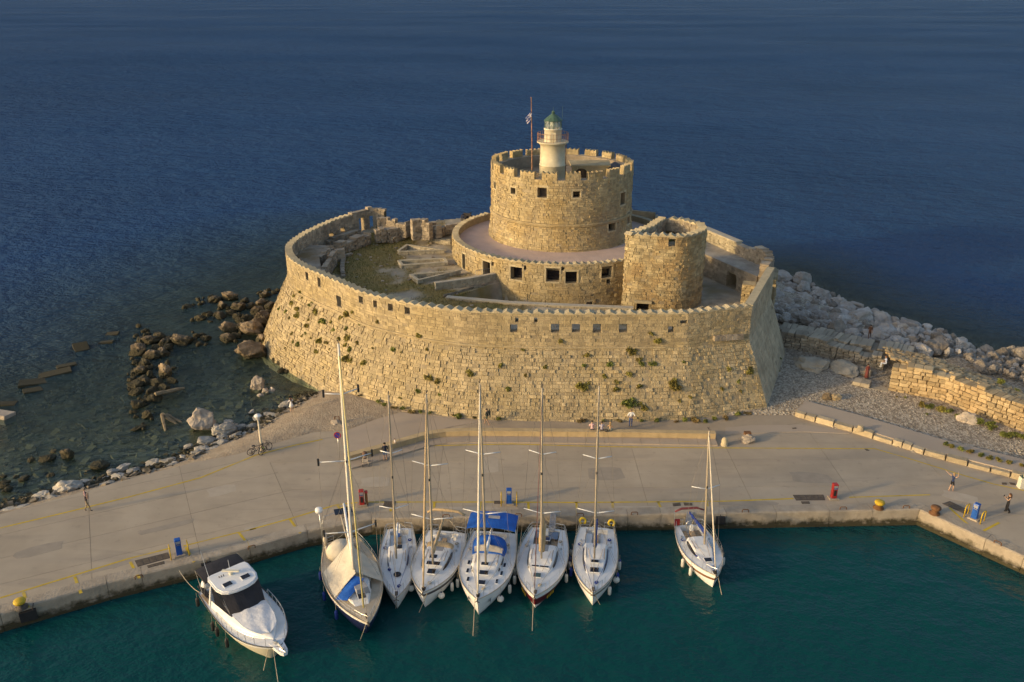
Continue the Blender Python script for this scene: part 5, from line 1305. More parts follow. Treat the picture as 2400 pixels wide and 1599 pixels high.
# ---- modern yachts
def yacht(label,stern,bow,B,mast_b,mast_t,fb=(1.35,1.1),sw=.8,mats=None,bands=None,wins=((.42,.6,.25,.75),),roof=(.33,.72,.62,.42),spr=((.3,1.3),(.62,1.05)),bm=None,furl=True,mm=None,boomm=None,boomx=.1,cock=(.03,.33,.5),twin=False,zdeck=1.75,furlm=None,pw=2.3,rake=.35,furl_r=.055,boomy=0.,slope=.6):
    r,M,inv,L=place('sailing_yacht',label,stern,bow,zs=fb[1],zb=fb[0])
    half,sheer,dz=make_hull(r,L,B,fb[0],fb[1],sw,mats or [white_m,navy_m,alu_m],bands or [0,0,0,0,1,1,1],cock=cock,pw=pw,rake=rake)
    sec=coachroof(r,L,half,sheer,*roof,deck_m,wins,slope=slope)
    Yb=P(*mast_b,zdeck); b,t=rig(r,inv,Yb,PD(*mast_t,Yb.y),L,half,sheer,spr,mm=mm or alu_m,r=.072,furl=furl,furlm=furlm,furl_r=furl_r)
    boom(r,b,L,zdeck+.75,L*boomx,boomm or tan_m,ye=boomy)
    rails(r,L,half,sheer)
    if twin: wheel(r,(L*.09,.75,1.45),.4); wheel(r,(L*.09,-.75,1.45),.4)
    else: wheel(r,(L*.1,0,1.5))
    mb=MB()
    for sd in(1,-1):
        for t_ in(.24,.31): mb.lathe([(.0,.16),(.06,.15),(.08,.0)],(t_*L,sd*B*.34,sheer(t_)+.06),8)
    part('winches',mb,steel_m,r)
    mb=MB(); mb.box((L*.955,0,sheer(.96)+.09),(.35,.2,.1)); mb.tube([(L*.93,0,sheer(.95)+.1),(L+.2,0,sheer(1)+.06)],.035,5); mb.tube([(L+.2,-.16,sheer(1)-.06),(L+.22,0,sheer(1)+.05),(L+.2,.16,sheer(1)-.06)],.03,5); part('anchor',mb,iron_m,r)
    mb=MB(); mb.tube([(L*.42,-B*.16,sheer(.4)+roof[3]+.1),(L*.7,-B*.06,sheer(.7)+.35)],.012,4); mb.tube([(L*.42,B*.16,sheer(.4)+roof[3]+.1),(L*.7,B*.06,sheer(.7)+.35)],.012,4)
    for sd in(1,-1): mb.tube([(L*.40,sd*B*.2,sheer(.4)+roof[3]+.04),(L*.56,sd*B*.2,sheer(.5)+roof[3]+.04)],.022,5)
    part('grab_rails',mb,teak_m,r)
    mb=MB(); mb.box((roof[0]*L-.02,0,sheer(roof[0])+roof[3]*.45),(.06,.62,roof[3]*1.1)); part('companionway',mb,glass_m,r)
    mb=MB(); mb.box((roof[0]*L+.42,0,sheer(roof[0])+roof[3]*1.13),(.8,.72,.05)); part('sliding_hatch',mb,grey_m if B>3.4 else deck_m,r)
    mb=MB()
    for (cx,cy) in ((L*.2,B*.30),(L*.62,-B*.2),(L*.86,B*.06),(L*.3,-B*.36)):
        zz=sheer(cx/L)+.12
        for q in range(3): mb.tube([(cx+(.16-.03*q)*math.cos(2*PI*i/10),cy+(.13-.03*q)*math.sin(2*PI*i/10),zz+.02*q) for i in range(11)],.022,4,cap=False)
    mb.tube([(L*.31,B*.3,sheer(.3)+.15),(L*.55,B*.26,sheer(.5)+.3),(L*.93,.05,sheer(.9)+.1)],.014,4); mb.tube([(L*.31,-B*.3,sheer(.3)+.15),(L*.6,-B*.22,sheer(.6)+.25),(L*.93,-.05,sheer(.9)+.1)],.014,4)
    part('deck_lines',mb,dblue_m if B<3.4 else rope_m,r)
    mb=MB(); mb.box((L*.17,0,sheer(.17)-.1),(L*.1,.34,.35)); part('cockpit_table',mb,teak_m,r)
    mb=MB(); mb.tube([b+Vector((-.1,.03,.4)),b.lerp(t,.5)+Vector((-.16,.05,0)),t],.010,4); mb.tube([b+Vector((.12,-.05,.3)),b.lerp(t,.6)+Vector((.2,-.1,0)),t+Vector((.05,0,0))],.010,4); part('halyards',mb,wire_m,r)
    return r,M,inv,L,half,sheer,dz,b,t
# B : small white sloop
r,M,inv,L,half,sheer,dz,b,t=yacht('small white sloop with oval portholes squeezed beside the navy yacht',(936,1240),(929,1402),2.75,(929,1308),(910,926),fb=(1.2,1.0),sw=.72,bands=[0]*7,wins=((.44,.58,.2,.88),),spr=((.32,1.0),(.66,.75)),furl=False,boomm=white_m,boomx=.18,roof=(.33,.70,.60,.38))
mb=MB(); mb.lathe([(.27,0),(.27,.04),(0.01,.05)],(L*.70,0,sheer(.7)+.12),14); part('round_hatch',mb,glass_m,r)
tube_part('tiller_post',[(L*.1,.1,1.),(L*.13,.1,2.2)],.05,white_m,r); mb=MB(); mb.box((L*.12,-.1,1.2),(.35,.3,.3)); part('blue_bucket',mb,blue_m,r)
hatch(r,(L*.36,.05,sheer(.36)+.46),(.45,.5)); fenders(M,half,sheer,L,[(.3,1,'white'),(.42,-1,'blue'),(.48,-1,'blue')],'small white sloop'); LB=(r,M,L,half,sheer)
# C : white yacht with tan bimini hoop
r,M,inv,L,half,sheer,dz,b,t=yacht('white yacht with tan sail cover and rolled tan bimini hoop',(1049,1247),(991,1390),3.5,(1015,1322),(999,924),fb=(1.55,1.25),sw=.86,mats=[white_m,mat('dark_stripe',(.06,.05,.06),.4),alu_m],bands=[0,1,0,0,0,0,0],wins=((.37,.64,.25,.9),),spr=((.28,1.5),(.60,1.25)),furlm=tan_m,boomx=.02,twin=True,boomy=-.2,furl_r=.07)
mb=MB(); hoop=[(L*.06,-1.45,1.3),(L*.03,-1.5,3.0),(L*.02,-.9,3.25),(L*.02,.9,3.25),(L*.03,1.5,3.0),(L*.06,1.45,1.3)]; mb.tube(hoop,.02,6); part('bimini_frame',mb,steel_m,r)
mb=MB(); mb.tube([(L*.03,-1.45,3.05),(L*.02,-.9,3.28),(L*.02,0,3.32),(L*.02,.9,3.28),(L*.03,1.45,3.05)],[.08,.11,.12,.11,.08],8); part('rolled_bimini',mb,tan_m,r,True)
sprayhood(r,L*.30,L*.36,1.0,sheer(.3)+.35,.35,tan_m)
for x,y,d in((.60,.0,(.35,.95)),(.505,-.15,(.4,.5)),(.70,.05,(.5,.55))): hatch(r,(L*x,y,sheer(x)+(.44 if x<.55 else .36 if x<.65 else .2)),d)
for sd in(1,-1):
    m_=MB(); t0,t1=.35,.62; m_.grid([[(lerp(t0,t1,i/6)*L,sd*(half(lerp(t0,t1,i/6))*.985+.01),sheer(.5)*.62),(lerp(t0,t1,i/6)*L,sd*(half(lerp(t0,t1,i/6))*.995+.012),sheer(.5)*.76)] for i in range(7)],0,sd<0); part('hull_window',m_,glass_m,r)
fenders(M,half,sheer,L,[(.72,1,'white'),(.55,1,'white'),(.86,1,'ball'),(.8,-1,'ball'),(.6,-1,'white')],'yacht with tan sail cover'); LC=(r,M,L,half,sheer)
# D : largest white yacht, blue bimini and sprayhood
r,M,inv,L,half,sheer,dz,b,t=yacht('large white yacht with bright blue bimini and blue sprayhood',(1160,1248),(1119,1406),3.95,(1139,1324),(1124,898),fb=(1.6,1.3),sw=.84,bands=[0]*7,wins=((.42,.52,.35,.75),(.56,.60,.35,.72)),spr=((.30,1.55),(.63,1.2)),furlm=mat('white_jib',(.66,.60,.50),.8,.1,2.),furl_r=.075,boomm=white_m,twin=True,pw=2.4)
bimini(r,L*.0,L*.25,1.8,1.3,3.05,blue_m); sprayhood(r,L*.30,L*.42,1.25,sheer(.35)+.3,1.15,blue_m,win=True)
mb=MB(); mb.box((L*.11,.1,3.30),(.35,.85,.02)); part('bimini_window',mb,mat('clear_vinyl',(.42,.38,.34),.2),r)
for x,y,d in((.565,-.05,(.3,.5)),(.67,.0,(.42,.62)),(.785,.0,(.42,.5))): hatch(r,(L*x,y,sheer(x)+(.44 if x<.6 else .3 if x<.7 else .15)),d)
for sd in(1,-1):
    for x in(.5,.62,.74): hatch(r,(L*x,sd*half(x)*.66,sheer(x)+.06),(.42,.16))
m_=MB(); 
for sd in(1,-1):
    pts=[(L*.90+.12*math.cos(a)*2.2,sd*(half(.90)*.86+.09),sheer(.9)*.66+.16*math.sin(a)) for a in [2*PI*i/12 for i in range(12)]]
    m_.add(pts,[tuple(range(12)) if sd<0 else tuple(reversed(range(12)))])
part('bow_emblem',m_,navy_m,r)
fenders(M,half,sheer,L,[(.25,1,'white'),(.42,1,'white'),(.55,1,'white'),(.68,1,'white'),(.82,1,'ball'),(.66,-1,'white')],'yacht with blue bimini'); LD=(r,M,L,half,sheer)
# E : white yacht with maroon hull band
r,M,inv,L,half,sheer,dz,b,t=yacht('white yacht with maroon hull band and standing tan sail cover',(1285,1240),(1253,1398),3.7,(1269,1308),(1271,909),fb=(1.3,1.05),sw=.70,mats=[white_m,maroon_m,alu_m],bands=[0,0,1,1,1,0,0],wins=((.37,.60,.2,.9),),spr=((.28,1.3),(.63,.95)),furl=False,furlm=None,boomx=.2,slope=.55)
tube_part('furled_headsail',[(L*.93,-.1,sheer(1)+.2),b.lerp(t,.96)],.022,maroon_m,r)
mb=MB(); mb.tube([b+Vector((-.15,0,.5)),b+Vector((-.3,0,1.5)),b+Vector((-.35,0,2.6)),b+Vector((-.3,0,3.6))],[.22,.26,.2,.06],9); part('stacked_sail',mb,tan_m,r,True)
for x,y,d in((.63,.3,(.12,.6)),(.63,-.35,(.12,.5)),(.735,-.1,(.42,.5))): hatch(r,(L*x,y,sheer(x)+(.3 if x<.7 else .16)),d,m=mat('teal_hatch',(.05,.10,.11),.2) if x>.7 else None)
mb=MB(); mb.box((L*.10,0,1.08),(.9,1.7,.03)); part('blue_grey_cushion',mb,mat('blue_grey',(.20,.25,.33),.8,.1,2.),r); hatch(r,(L*.20,.1,1.3),(.35,.4),m=navy_m)
for sd in(1,-1):
    mb=MB(); pts=[]; 
    for i in range(5): mb.box((L*(.80+.02*i),sd*(half(.80+.02*i)*.90+.03),sheer(.85)*.45),(.10,.02,.22),0,Matrix.Rotation(sd*-.35,3,'Z'))
    part('name_lettering',mb,yel_m,r)
fenders(M,half,sheer,L,[(.42,1,'white'),(.6,1,'white'),(.35,1,'blue'),(.5,-1,'white'),(.58,-1,'white')],'yacht with maroon band'); LE=(r,M,L,half,sheer)
# F : white yacht, dark blue sail cover, two yellow horseshoe buoys
r,M,inv,L,half,sheer,dz,b,t=yacht('white yacht with royal blue boom cover and two yellow horseshoe buoys',(1399,1238),(1390,1391),3.3,(1393,1308),(1404,906),fb=(1.35,1.1),sw=.78,mats=[white_m,mat('grey_stripe',(.20,.17,.13),.5),alu_m],bands=[0,1,0,0,0,0,0],wins=((.36,.70,.15,.92),),roof=(.33,.80,.58,.4),spr=((.28,1.3),(.60,1.0)),furl=False,boomm=dblue_m,boomx=.12,slope=.75)
for sd in(1,-1):
    mb=MB(); mb.tube([(.12,sd*1.1+.22*math.cos(a),1.75+.26*math.sin(a)) for a in [-PI*.35+PI*1.7*i/12 for i in range(13)]],.085,8); part('horseshoe_buoy',mb,mat('buoy_yellow',(.62,.43,.02),.6),r,True)
for x,y,d in((.60,0,(.28,.55)),(.70,0,(.5,.6))): hatch(r,(L*x,y,sheer(x)+(.4 if x<.65 else .22)),d)
mb=MB(); mb.box((L*.965,0,sheer(.97)+.03),(.35,.4,.03)); part('teak_bow_pad',mb,rust_m,r)
fenders(M,half,sheer,L,[(.45,1,'white'),(.42,1,'blue'),(.62,1,'blue'),(.66,1,'ball'),(.82,1,'white'),(.6,-1,'blue'),(.3,-1,'ball')],'yacht with yellow buoys'); LF=(r,M,L,half,sheer)
# G : lone small yacht on the right
r,M,inv,L,half,sheer,dz,b,t=yacht('lone small white yacht with royal blue boom cover and dark red bimini hoop',(1613,1232),(1678,1350),2.9,(1651,1275),(1662,1010),fb=(1.3,1.0),sw=.74,mats=[white_m,mat('brown_stripe',(.22,.10,.05),.5),alu_m],bands=[0,0,1,0,0,0,0],wins=((.36,.64,.2,.88),),spr=((.5,1.05),),furlm=cream_m,furl_r=.05,boomm=dblue_m,boomx=.08,boomy=-.25)
mb=MB(); hoop=[(L*.05,-1.15,1.05),(L*.0,-1.2,2.3),(-.1,-.6,2.5),(-.1,.6,2.5),(L*.0,1.2,2.3),(L*.05,1.15,1.05)]; mb.tube(hoop,.02,6); part('bimini_frame',mb,steel_m,r)
mb=MB(); mb.tube([(L*.0,-1.15,2.35),(-.1,-.6,2.52),(-.1,.6,2.52),(0,1.15,2.35)],[.06,.09,.09,.06],8); part('rolled_bimini',mb,mat('burgundy_canvas',(.22,.05,.05),.8),r,True)
mb=MB(); mb.box((.1,-.95,1.45),(.15,.4,.5)); part('red_life_raft',mb,red_m,r)
hatch(r,(L*.73,0,sheer(.73)+.17),(.4,.5)); fenders(M,half,sheer,L,[(.58,-1,'white'),(.74,-1,'white'),(.6,1,'white')],'lone small yacht'); LG=(r,M,L,half,sheer)
# ---- motor cruiser
r,M,inv,L=place('motor_cruiser','white motor cruiser with black canvas windscreen and hardtop at the left',(520,1366),(657,1520),cat='motor boat',zs=1.2,zb=1.6)
half,sheer,dz=make_hull(r,L,3.75,1.75,1.2,.90,[white_m,mat('cream_hull',(.66,.60,.46),.4,.05,1.),rub_m],[0,1,1,1,1,1,1],cock=(.03,.22,.78),full=.38,pw=2.9,qq=.75,flare=.32,rake=1.1)
mb=MB(); rows=[]
for t_ in [i/10 for i in range(11)]:
    x=L*lerp(.34,.90,t_); w_=lerp(1.5,.0,t_**2.6)+.02; h_=.48*(1-t_**2.2)+.08; z=sheer(x/L)+.03
    rows.append([(x,-w_,z),(x,-w_*.93,z+h_*.6),(x,-w_*.6,z+h_*.98),(x,0,z+h_*1.08),(x,w_*.6,z+h_*.98),(x,w_*.93,z+h_*.6),(x,w_,z)])
mb.grid(rows,0,True); part('foredeck_trunk',mb,white_m,r,True)
mb=MB(); rows2=[]
for i in range(15):
    t_=i/14; x=L*lerp(.50,.845,t_); w_=1.12*math.sqrt(max(0,1-(t_*1.0)**2.4))+.03; z0=sheer(x/L)+.1; rw=[]
    for j in range(13):
        v=j/12*2-1; tb=(x/L-.34)/.56; h_=.48*(1-max(0,tb)**2.2)+.08; zz=z0+h_*1.03*(1-.22*abs(v*w_/1.5)**2)+.03*noise.noise((x*2.2,v*3,5))+.02*math.sin(v*7+x*2); rw.append((x,v*w_,zz+.02*(1-abs(v))))
    rows2.append(rw)
mb.grid(rows2,0,True); part('foredeck_cover',mb,mat('white_canvas',(.72,.71,.71),.8,.06,2.,.6,3.),r,True)
# windscreen in black canvas
wsf=[(L*.50,-1.18,sheer(.5)+.42),(L*.53,-.6,sheer(.5)+.52),(L*.535,0,sheer(.5)+.55),(L*.53,.6,sheer(.5)+.52),(L*.50,1.18,sheer(.5)+.42)]
wst=[(L*.385,-1.3,2.98),(L*.405,-.65,3.05),(L*.41,0,3.07),(L*.405,.65,3.05),(L*.385,1.3,2.98)]
mb=MB(); mb.grid([wsf,[tuple(Vector(a).lerp(Vector(b),.5)+Vector((.06,0,.03))) for a,b in zip(wsf,wst)],wst],0,True); part('windscreen_cover',mb,black_m,r)
for sd in(1,-1):
    mb=MB(); q=[(L*.50,sd*1.18,sheer(.5)+.42),(L*.385,sd*1.3,2.98),(L*.24,sd*1.4,2.95),(L*.28,sd*1.5,sheer(.3)+.5)]; mb.add(q,[(0,1,2,3) if sd<0 else (3,2,1,0)]); part('side_window',mb,glass_m,r)
    mb=MB(); q=[(L*.52,sd*1.2,sheer(.5)+.42),(L*.23,sd*1.55,sheer(.3)+.5),(L*.23,sd*1.6,sheer(.3)),(L*.52,sd*1.42,sheer(.5)+.02)]; mb.add(q,[(0,1,2,3) if sd>0 else (3,2,1,0)]); part('cabin_side',mb,white_m,r)
    mb=MB(); mb.tube([(L*.24,sd*1.45,2.95),(L*.20,sd*1.55,1.3)],[.07,.12],6); part('hardtop_post',mb,white_m,r)
mb=MB(); pl_=[(L*.42,-.9),(L*.435,-.4),(L*.437,0),(L*.435,.4),(L*.42,.9),(L*.39,1.25),(L*.33,1.42),(L*.18,1.42),(L*.145,1.3),(L*.14,1.0),(L*.14,-1.0),(L*.145,-1.3),(L*.18,-1.42),(L*.33,-1.42),(L*.39,-1.25)]
mb.prism(pl_,2.98,3.1); c_=(L*.29,0)
mb.prism([(c_[0]+(x-c_[0])*.93,y*.93) for x,y in pl_],3.09,3.17); part('hardtop',mb,white_m,r)
for sd in(1,-1): hatch(r,(L*.335,sd*.62,3.19),(.42,.55))
mb=MB(); mb.tube([(L*.235,.0,3.17),(L*.235,0,3.4)],.14,10); mb.box((L*.235,0,3.45),(.16,1.15,.1),0,Matrix.Rotation(-.75,3,'Z')); part('radar_scanner',mb,mat('cream_plastic',(.68,.63,.50),.5,.05,2.),r)
mb=MB(); mb.tube([(L*.16,-1.25,3.1),(L*.14,-1.45,5.2)],[.02,.01],5); mb.tube([(L*.16,.2,3.1),(L*.15,.2,3.8)],.015,5); part('antenna',mb,white_m,r)
mb=MB()
for y in(-.75,-.6,-.45): mb.tube([(L*.22,y,3.17),(L*.215,y,3.28)],.03,6)
part('horns',mb,iron_m,r)
bimini(r,-L*.06,L*.14,1.5,1.3,2.75,black_m,crown=.15)
mb=MB(); mb.box((L*.1,0,.95),(1.4,1.3,.5)); mb.box((.15,-1.35,1.28),(1.6,.3,.06)); part('cockpit_furniture',mb,black_m,r); mb=MB(); mb.box((L*.12,-1.55,1.27),(1.3,.22,.05)); part('teak_trim',mb,teak_m,r)
mb=MB(); mb.lathe([(.01,-.32),(.25,-.25),(.33,0),(.25,.25),(.01,.32)],(-.35,-1.0,1.35),12); part('life_raft',mb,white_m,r,True)
mb=MB(); mb.prism([(L*.93,-.42),(L*1.0,-.33),(L*1.055,-.26),(L*1.08,-.12),(L*1.08,.12),(L*1.055,.26),(L*1.0,.33),(L*.93,.42)],1.55,1.78); part('bow_platform',mb,white_m,r)
mb=MB(); mb.tube([(L*.93,0,1.85),(L*1.05,0,1.86)],.05,6); mb.tube([(L*1.03,-.15,1.85),(L*1.08,0,1.8),(L*1.03,.15,1.85)],.04,5); mb.box((L*.95,-.12,1.9),(.25,.15,.2)); part('anchor',mb,steel_m,r)
for sd in(1,-1):
    mb=MB(); ts=[lerp(.40,.93,i/7) for i in range(8)]
    mb.tube([(L*.38,sd*(half(.38)-.12),sheer(.38)+.3)]+[(t_*L,sd*(half(t_)-.1),sheer(t_)+.62) for t_ in ts],.022,6)
    for t_ in ts: mb.tube([(t_*L,sd*(half(t_)-.1),sheer(t_)),(t_*L,sd*(half(t_)-.1),sheer(t_)+.62)],.016,5)
    part('side_rail',mb,steel_m,r)
fenders(M,half,sheer,L,[(.0,-1,'black'),(.34,-1,'black'),(.42,-1,'black'),(.58,-1,'black')],'motor cruiser'); LM=(r,M,L,half,sheer)
# ---- mooring lines
mooring(W(LM[1],.1,-1.6,1.25),P(420,1338,1.32),'stern rope from the motor cruiser to the quay',.3); mooring(W(LM[1],L*.97,-.35,1.6),P(655,1620,-.1),'long rope running from the motor cruiser bow into the water',.1); mooring(W(LM[1],L*.93,-.5,1.5),P(617,1575,-.1),'slack rope hanging off the motor cruiser bow',.0)
for (B_,n_,dx,dy,px) in ((LA,'navy yacht',.3,-.1,(842,1505)),(LB,'small white sloop',0,0,(927,1430)),(LC,'tan covered yacht',.3,.25,(980,1440)),(LD,'yacht with blue bimini',-.3,-.2,(1108,1500)),(LE,'maroon banded yacht',0,-.1,(1247,1490)),(LF,'yacht with yellow buoys',-.2,.1,(1408,1420)),(LG,'lone small yacht',0,.2,(1693,1400))):
    rr,MM,LL,hf,sh=B_
    mooring(W(MM,LL*.98,dy,sh(1)-.1),P(*px,-.15),f'bow rope of the {n_} dropping into the harbour',.05)
    for sd in(1,-1):
        a=W(MM,.15,sd*hf(0)*.85,sh(0)+.05); q=Vector((a.x+sd*-1.6,qfront(a.x)+.55,1.33)); mooring(a,q,f'{"left" if sd<0 else "right"} stern rope of the {n_}',.25,.018)
# gangplanks
for lab,a,b in (('grey ladder gangplank behind the maroon banded yacht',P(1293,1245,1.2),P(1297,1203,1.36)),('narrow grey gangplank behind the lone small yacht',P(1613,1232,1.15),P(1617,1200,1.36))):
    d=(b-a); g=thing('gangplank',lab,'gangplank',a); mb=MB(); n=Vector((-d.y,d.x,0)).normalized()*.2
    for s in(1,-1): mb.tube([Vector()+n*s,d+n*s],.035,5)
    part('side_rails',mb,grey_m,g)
    for i in range(9): m=MB(); q=d*((i+.5)/9); m.box(q,(.42,.16,.03),0,Matrix.Rotation(math.atan2(n.y,n.x),3,'Z')); part('rung',m,grey_m,g)
# ================================================================ rocks and plants
def ordinal(n): return f"{n}{'th' if 10<=n%100<=20 else {1:'st',2:'nd',3:'rd'}.get(n%10,'th')}"
ROCKS={}
def rock_mesh(k,m,slabby=False):
    key=(k,m.name,slabby)
    if key in ROCKS: return ROCKS[key]
    bm=bmesh.new(); bmesh.ops.create_icosphere(bm,subdivisions=4,radius=1.); r=random.Random(k*7+3+slabby*100)
    pl_=[]
    for i in range(9 if not slabby else 7):
        n=Vector((r.gauss(0,1),r.gauss(0,1),r.gauss(0,1))).normalized(); pl_.append((n,r.uniform(.55,.85)))
    for v in bm.verts:
        p=v.co.copy()
        for n,d in pl_:
            e=p.dot(n)-d
            if e>0: p-=n*e*.92
        q=p*1.6+Vector((k*5.,0,0)); p*=1+.22*noise.noise(q)+.13*noise.noise(q*2.3)-.10*abs(noise.noise(q*4.1))+.05*noise.noise(q*9)
        v.co=p*1.18
    me=bpy.data.meshes.new('rock'); bm.to_mesh(me); bm.free(); me.materials.append(m)
    me.polygons.foreach_set('use_smooth',[slabby is False and False]*len(me.polygons)); ROCKS[key]=me; return me
def rpx(r_px,pt): 
    d=pt.y*cT+(H-pt.z)*sT; return r_px*d/FPX
rk=random.Random(11)
def rock_stuff(name,lst,m,lab,z=0.,sc=3.136,off=(0,640)):
    mb=MB()
    for t in lst:
        px,py=off[0]+t[0]/sc,off[1]+t[1]/sc; zz=z(px,py) if callable(z) else z; pt=P(px,py,zz); r_=rpx(t[2]/sc,pt)
        bm=bmesh.new(); bmesh.ops.create_icosphere(bm,subdivisions=2,radius=1.); k=rk.uniform(0,50); M_=Euler((rk.uniform(0,3),rk.uniform(0,3),rk.uniform(0,3))).to_matrix()
        vs=[]
        for v in bm.verts:
            q=v.co*1.5+Vector((k,0,0)); p=v.co*(1+.3*noise.noise(q)+.15*noise.noise(q*2.7)); p=M_@Vector((p.x*1.1,p.y*.85,p.z*.7)); vs.append(pt+p*r_)
        mb.add(vs,[tuple(v.index for v in f.verts) for f in bm.faces]); bm.free()
    single(name,mb,m,lab,'rocks',kind='stuff')
def rocks(lst,m,lab,group,z=0.,sc=3.136,off=(0,640),sink=.35,slabby=False,asp=(.75,1.),tall=.6,order='from the left'):
    lst=sorted(lst,key=lambda t:t[0])
    for i,t in enumerate(lst):
        px,py=off[0]+t[0]/sc,off[1]+t[1]/sc; zz=z(px,py) if callable(z) else z
        pt=P(px,py,zz); rr_=rpx(t[2]/sc,pt); pt=P(px,py+t[2]/sc*.25,zz); k=rk.randrange(10)
        hz_=t[3] if len(t)>3 else tall*rk.uniform(.8,1.15)
        o=obj('boulder' if not slabby else 'rock_slab',rock_mesh(k,m,slabby)); o.scale=(rr_*rk.uniform(.95,1.1),rr_*rk.uniform(*asp),rr_*hz_)
        o.rotation_euler=(rk.uniform(-.3,.3),rk.uniform(-.3,.3),rk.uniform(0,6.3) if not slabby else rk.uniform(.2,.7)); o.location=(pt.x,pt.y,zz+rr_*hz_*(1-sink)-.1)
        tag(o,lab.format(ordinal(i+1)+' '+order),'rock',group)
near_fort=[(1580,195,45),(1700,175,60),(1800,200,40),(1640,240,45),(1940,165,40),(1625,310,50),(1530,300,35),(1465,335,35),(1700,290,40),(1760,250,55),(1845,245,35),(1920,230,50),(1890,290,50),(1810,330,45),(1740,320,30),(1925,330,60),(1690,410,60),(1790,400,60),(1860,420,85),(1680,480,50),(1740,460,40),(1930,490,60),(1860,575,112,.62),(1390,242,38,.2),(1495,215,20),(1550,178,25),(2020,140,25),(1900,370,60),(1985,245,40),(1960,290,45),(1500,330,20),(1770,350,38)]
rj=random.Random(3)
rock_stuff('small_rocks',[(x+rj.uniform(-60,60),y+rj.uniform(-30,30),rj.uniform(12,26)) for x,y,*_ in near_fort+near_fort],boulder_b,'small brown stones between the boulders at the left wall foot')
rocks(near_fort,boulder_b,'brown boulder heaped at the left wall foot, {}','boulders against the left foot of the wall')
foot=[(2030,640,28),(2065,660,35),(2095,690,25),(2070,715,30),(2010,620,25),(2110,720,20)]
rocks(foot,boulder_b,'pale broken stone at the waterline of the fortress wall, {}','stones at the wall foot')
reef=[(1070,425,30),(1040,500,50),(1100,490,68),(1180,460,45),(1015,575,65),(1220,505,50),(1230,545,45),(1350,490,75),(1450,460,30),(1515,475,40),(1460,515,25),(1510,522,20),(1120,605,60),(1200,590,50),(1060,655,45),(1000,650,35),(1030,715,55),(1210,735,62,.9),(1275,695,20),(970,780,30),(1000,820,50),(1075,800,48),(1155,805,50),(1045,775,40),(1000,870,50),(1115,865,50),(1210,840,40),(1140,915,50),(1270,790,40),(1020,965,45),(1075,930,30),(1080,1045,40),(1015,1128,45,.3),(1000,1050,22),(1100,740,30),(1150,550,40),(990,740,30),(1090,700,30)]
rock_stuff('small_rocks',[(x+rj.uniform(-60,50),y+rj.uniform(-35,35),rj.uniform(12,26)) for x,y,*_ in reef+reef],boulder_b,'small dark stones filling the curved reef')
rocks(reef,boulder_b,'dark brown boulder in the curved reef off the beach, {}','boulders of the curved reef',sink=.42)
pale_b=mat('pale_boulder',(.40,.335,.265),.9,.2,1.,1.,3.,island=.15,stain=.4,stscale=.8)
rocks([(1495,1105,88,.95)],pale_b,'big cracked pale boulder standing in the shallows near the lamp post',None,sink=.5)
rocks([(1890,835,48,1.25),(1955,865,30),(2000,858,26),(1915,892,24)],pale_b,'pale rock of the pointed outcrop in the lagoon, {}','pointed outcrop in the lagoon',sink=.5)
rocks([(225,1370,28),(330,1358,50,.4),(375,1352,40,.45),(490,1335,45,.9),(390,1305,30,.4),(735,1398,68,.35)],boulder_b,'half submerged brown rock in the lower left shallows, {}','rocks in the lower left shallows',sink=.5)
rocks([(180,1500,40),(20,1490,25),(40,1530,30),(120,1490,25),(370,1480,30),(20,1560,35),(60,1580,40)],boulder_b,'wet dark stone along the left shoreline, {}','wet stones on the left shore',sink=.5,tall=.5)
# shoreline slabs
shz=lambda px,py: .15
sl1=[(520,430,112,.45),(740,430,75,.3),(910,295,50),(990,330,55,.45),(1120,255,45,.4),(1270,270,65,.4),(1240,243,58,.35),(870,365,45),(1100,312,34),(300,508,55,.5),(440,515,75,.4),(640,402,52,.4),(310,552,40,.4),(130,590,100,.3),(830,330,42),(780,372,25),(940,350,30),(1000,300,30),(1190,300,40),(1350,215,40),(1390,240,35),(1450,230,40),(1500,235,35),(1520,200,60,.4),(1600,185,55,.35),(1440,180,30),(1380,140,25),(1640,155,40),(700,400,25),(860,405,25),(1320,285,30),(1550,230,45,.3),(900,390,60,.15),(1010,385,60,.15),(1680,170,30)]
rocks(sl1,mat('shore_slab',(.41,.375,.32),.9,.18,1.2,.9,4.,island=.22,stain=.4,stscale=.9),'pale stone slab edging the left quay, {}','shore armour stones',z=shz,off=(0,1000),slabby=True,asp=(.5,.75),tall=.5,sink=.4)
sl2=[(1530,1220,60,.4),(1655,1140,85,.55),(1765,1125,42),(1855,1120,36),(1740,1190,45),(1700,1160,30),(1610,1250,50),(1640,1200,40),(1790,1180,28),(1780,1250,35),(1820,1275,35),(1700,1270,60,.3),(1560,1290,60,.3),(1480,1290,50),(1450,1320,40),(1890,1160,30,.3),(1940,1145,22),(1380,1265,30),(1970,1030,30),(2000,1045,50,.25),(2080,1065,60,.2),(1900,1050,35,.3),(1850,1010,22),(1930,1090,40,.2),(2020,1085,40,.25),(2090,975,40,.8),(2130,960,25),(1590,1120,25),(1680,1090,30)]
rocks(sl2,MATS['shore_slab'],'pale jagged stone between the beach and the shallows, {}','shore stones by the beach',z=lambda px,py:.2,slabby=True,asp=(.55,.85),tall=.55,sink=.4)
m=MB(); r_=random.Random(21); k=0
lag=[P(*q,0)[:2] for q in [(0,1180),(0,900),(200,780),(420,760),(600,820),(690,900),(640,960),(480,1040),(250,1120)]]
lx0,lx1=min(p[0] for p in lag),max(p[0] for p in lag); ly0,ly1=min(p[1] for p in lag),max(p[1] for p in lag)
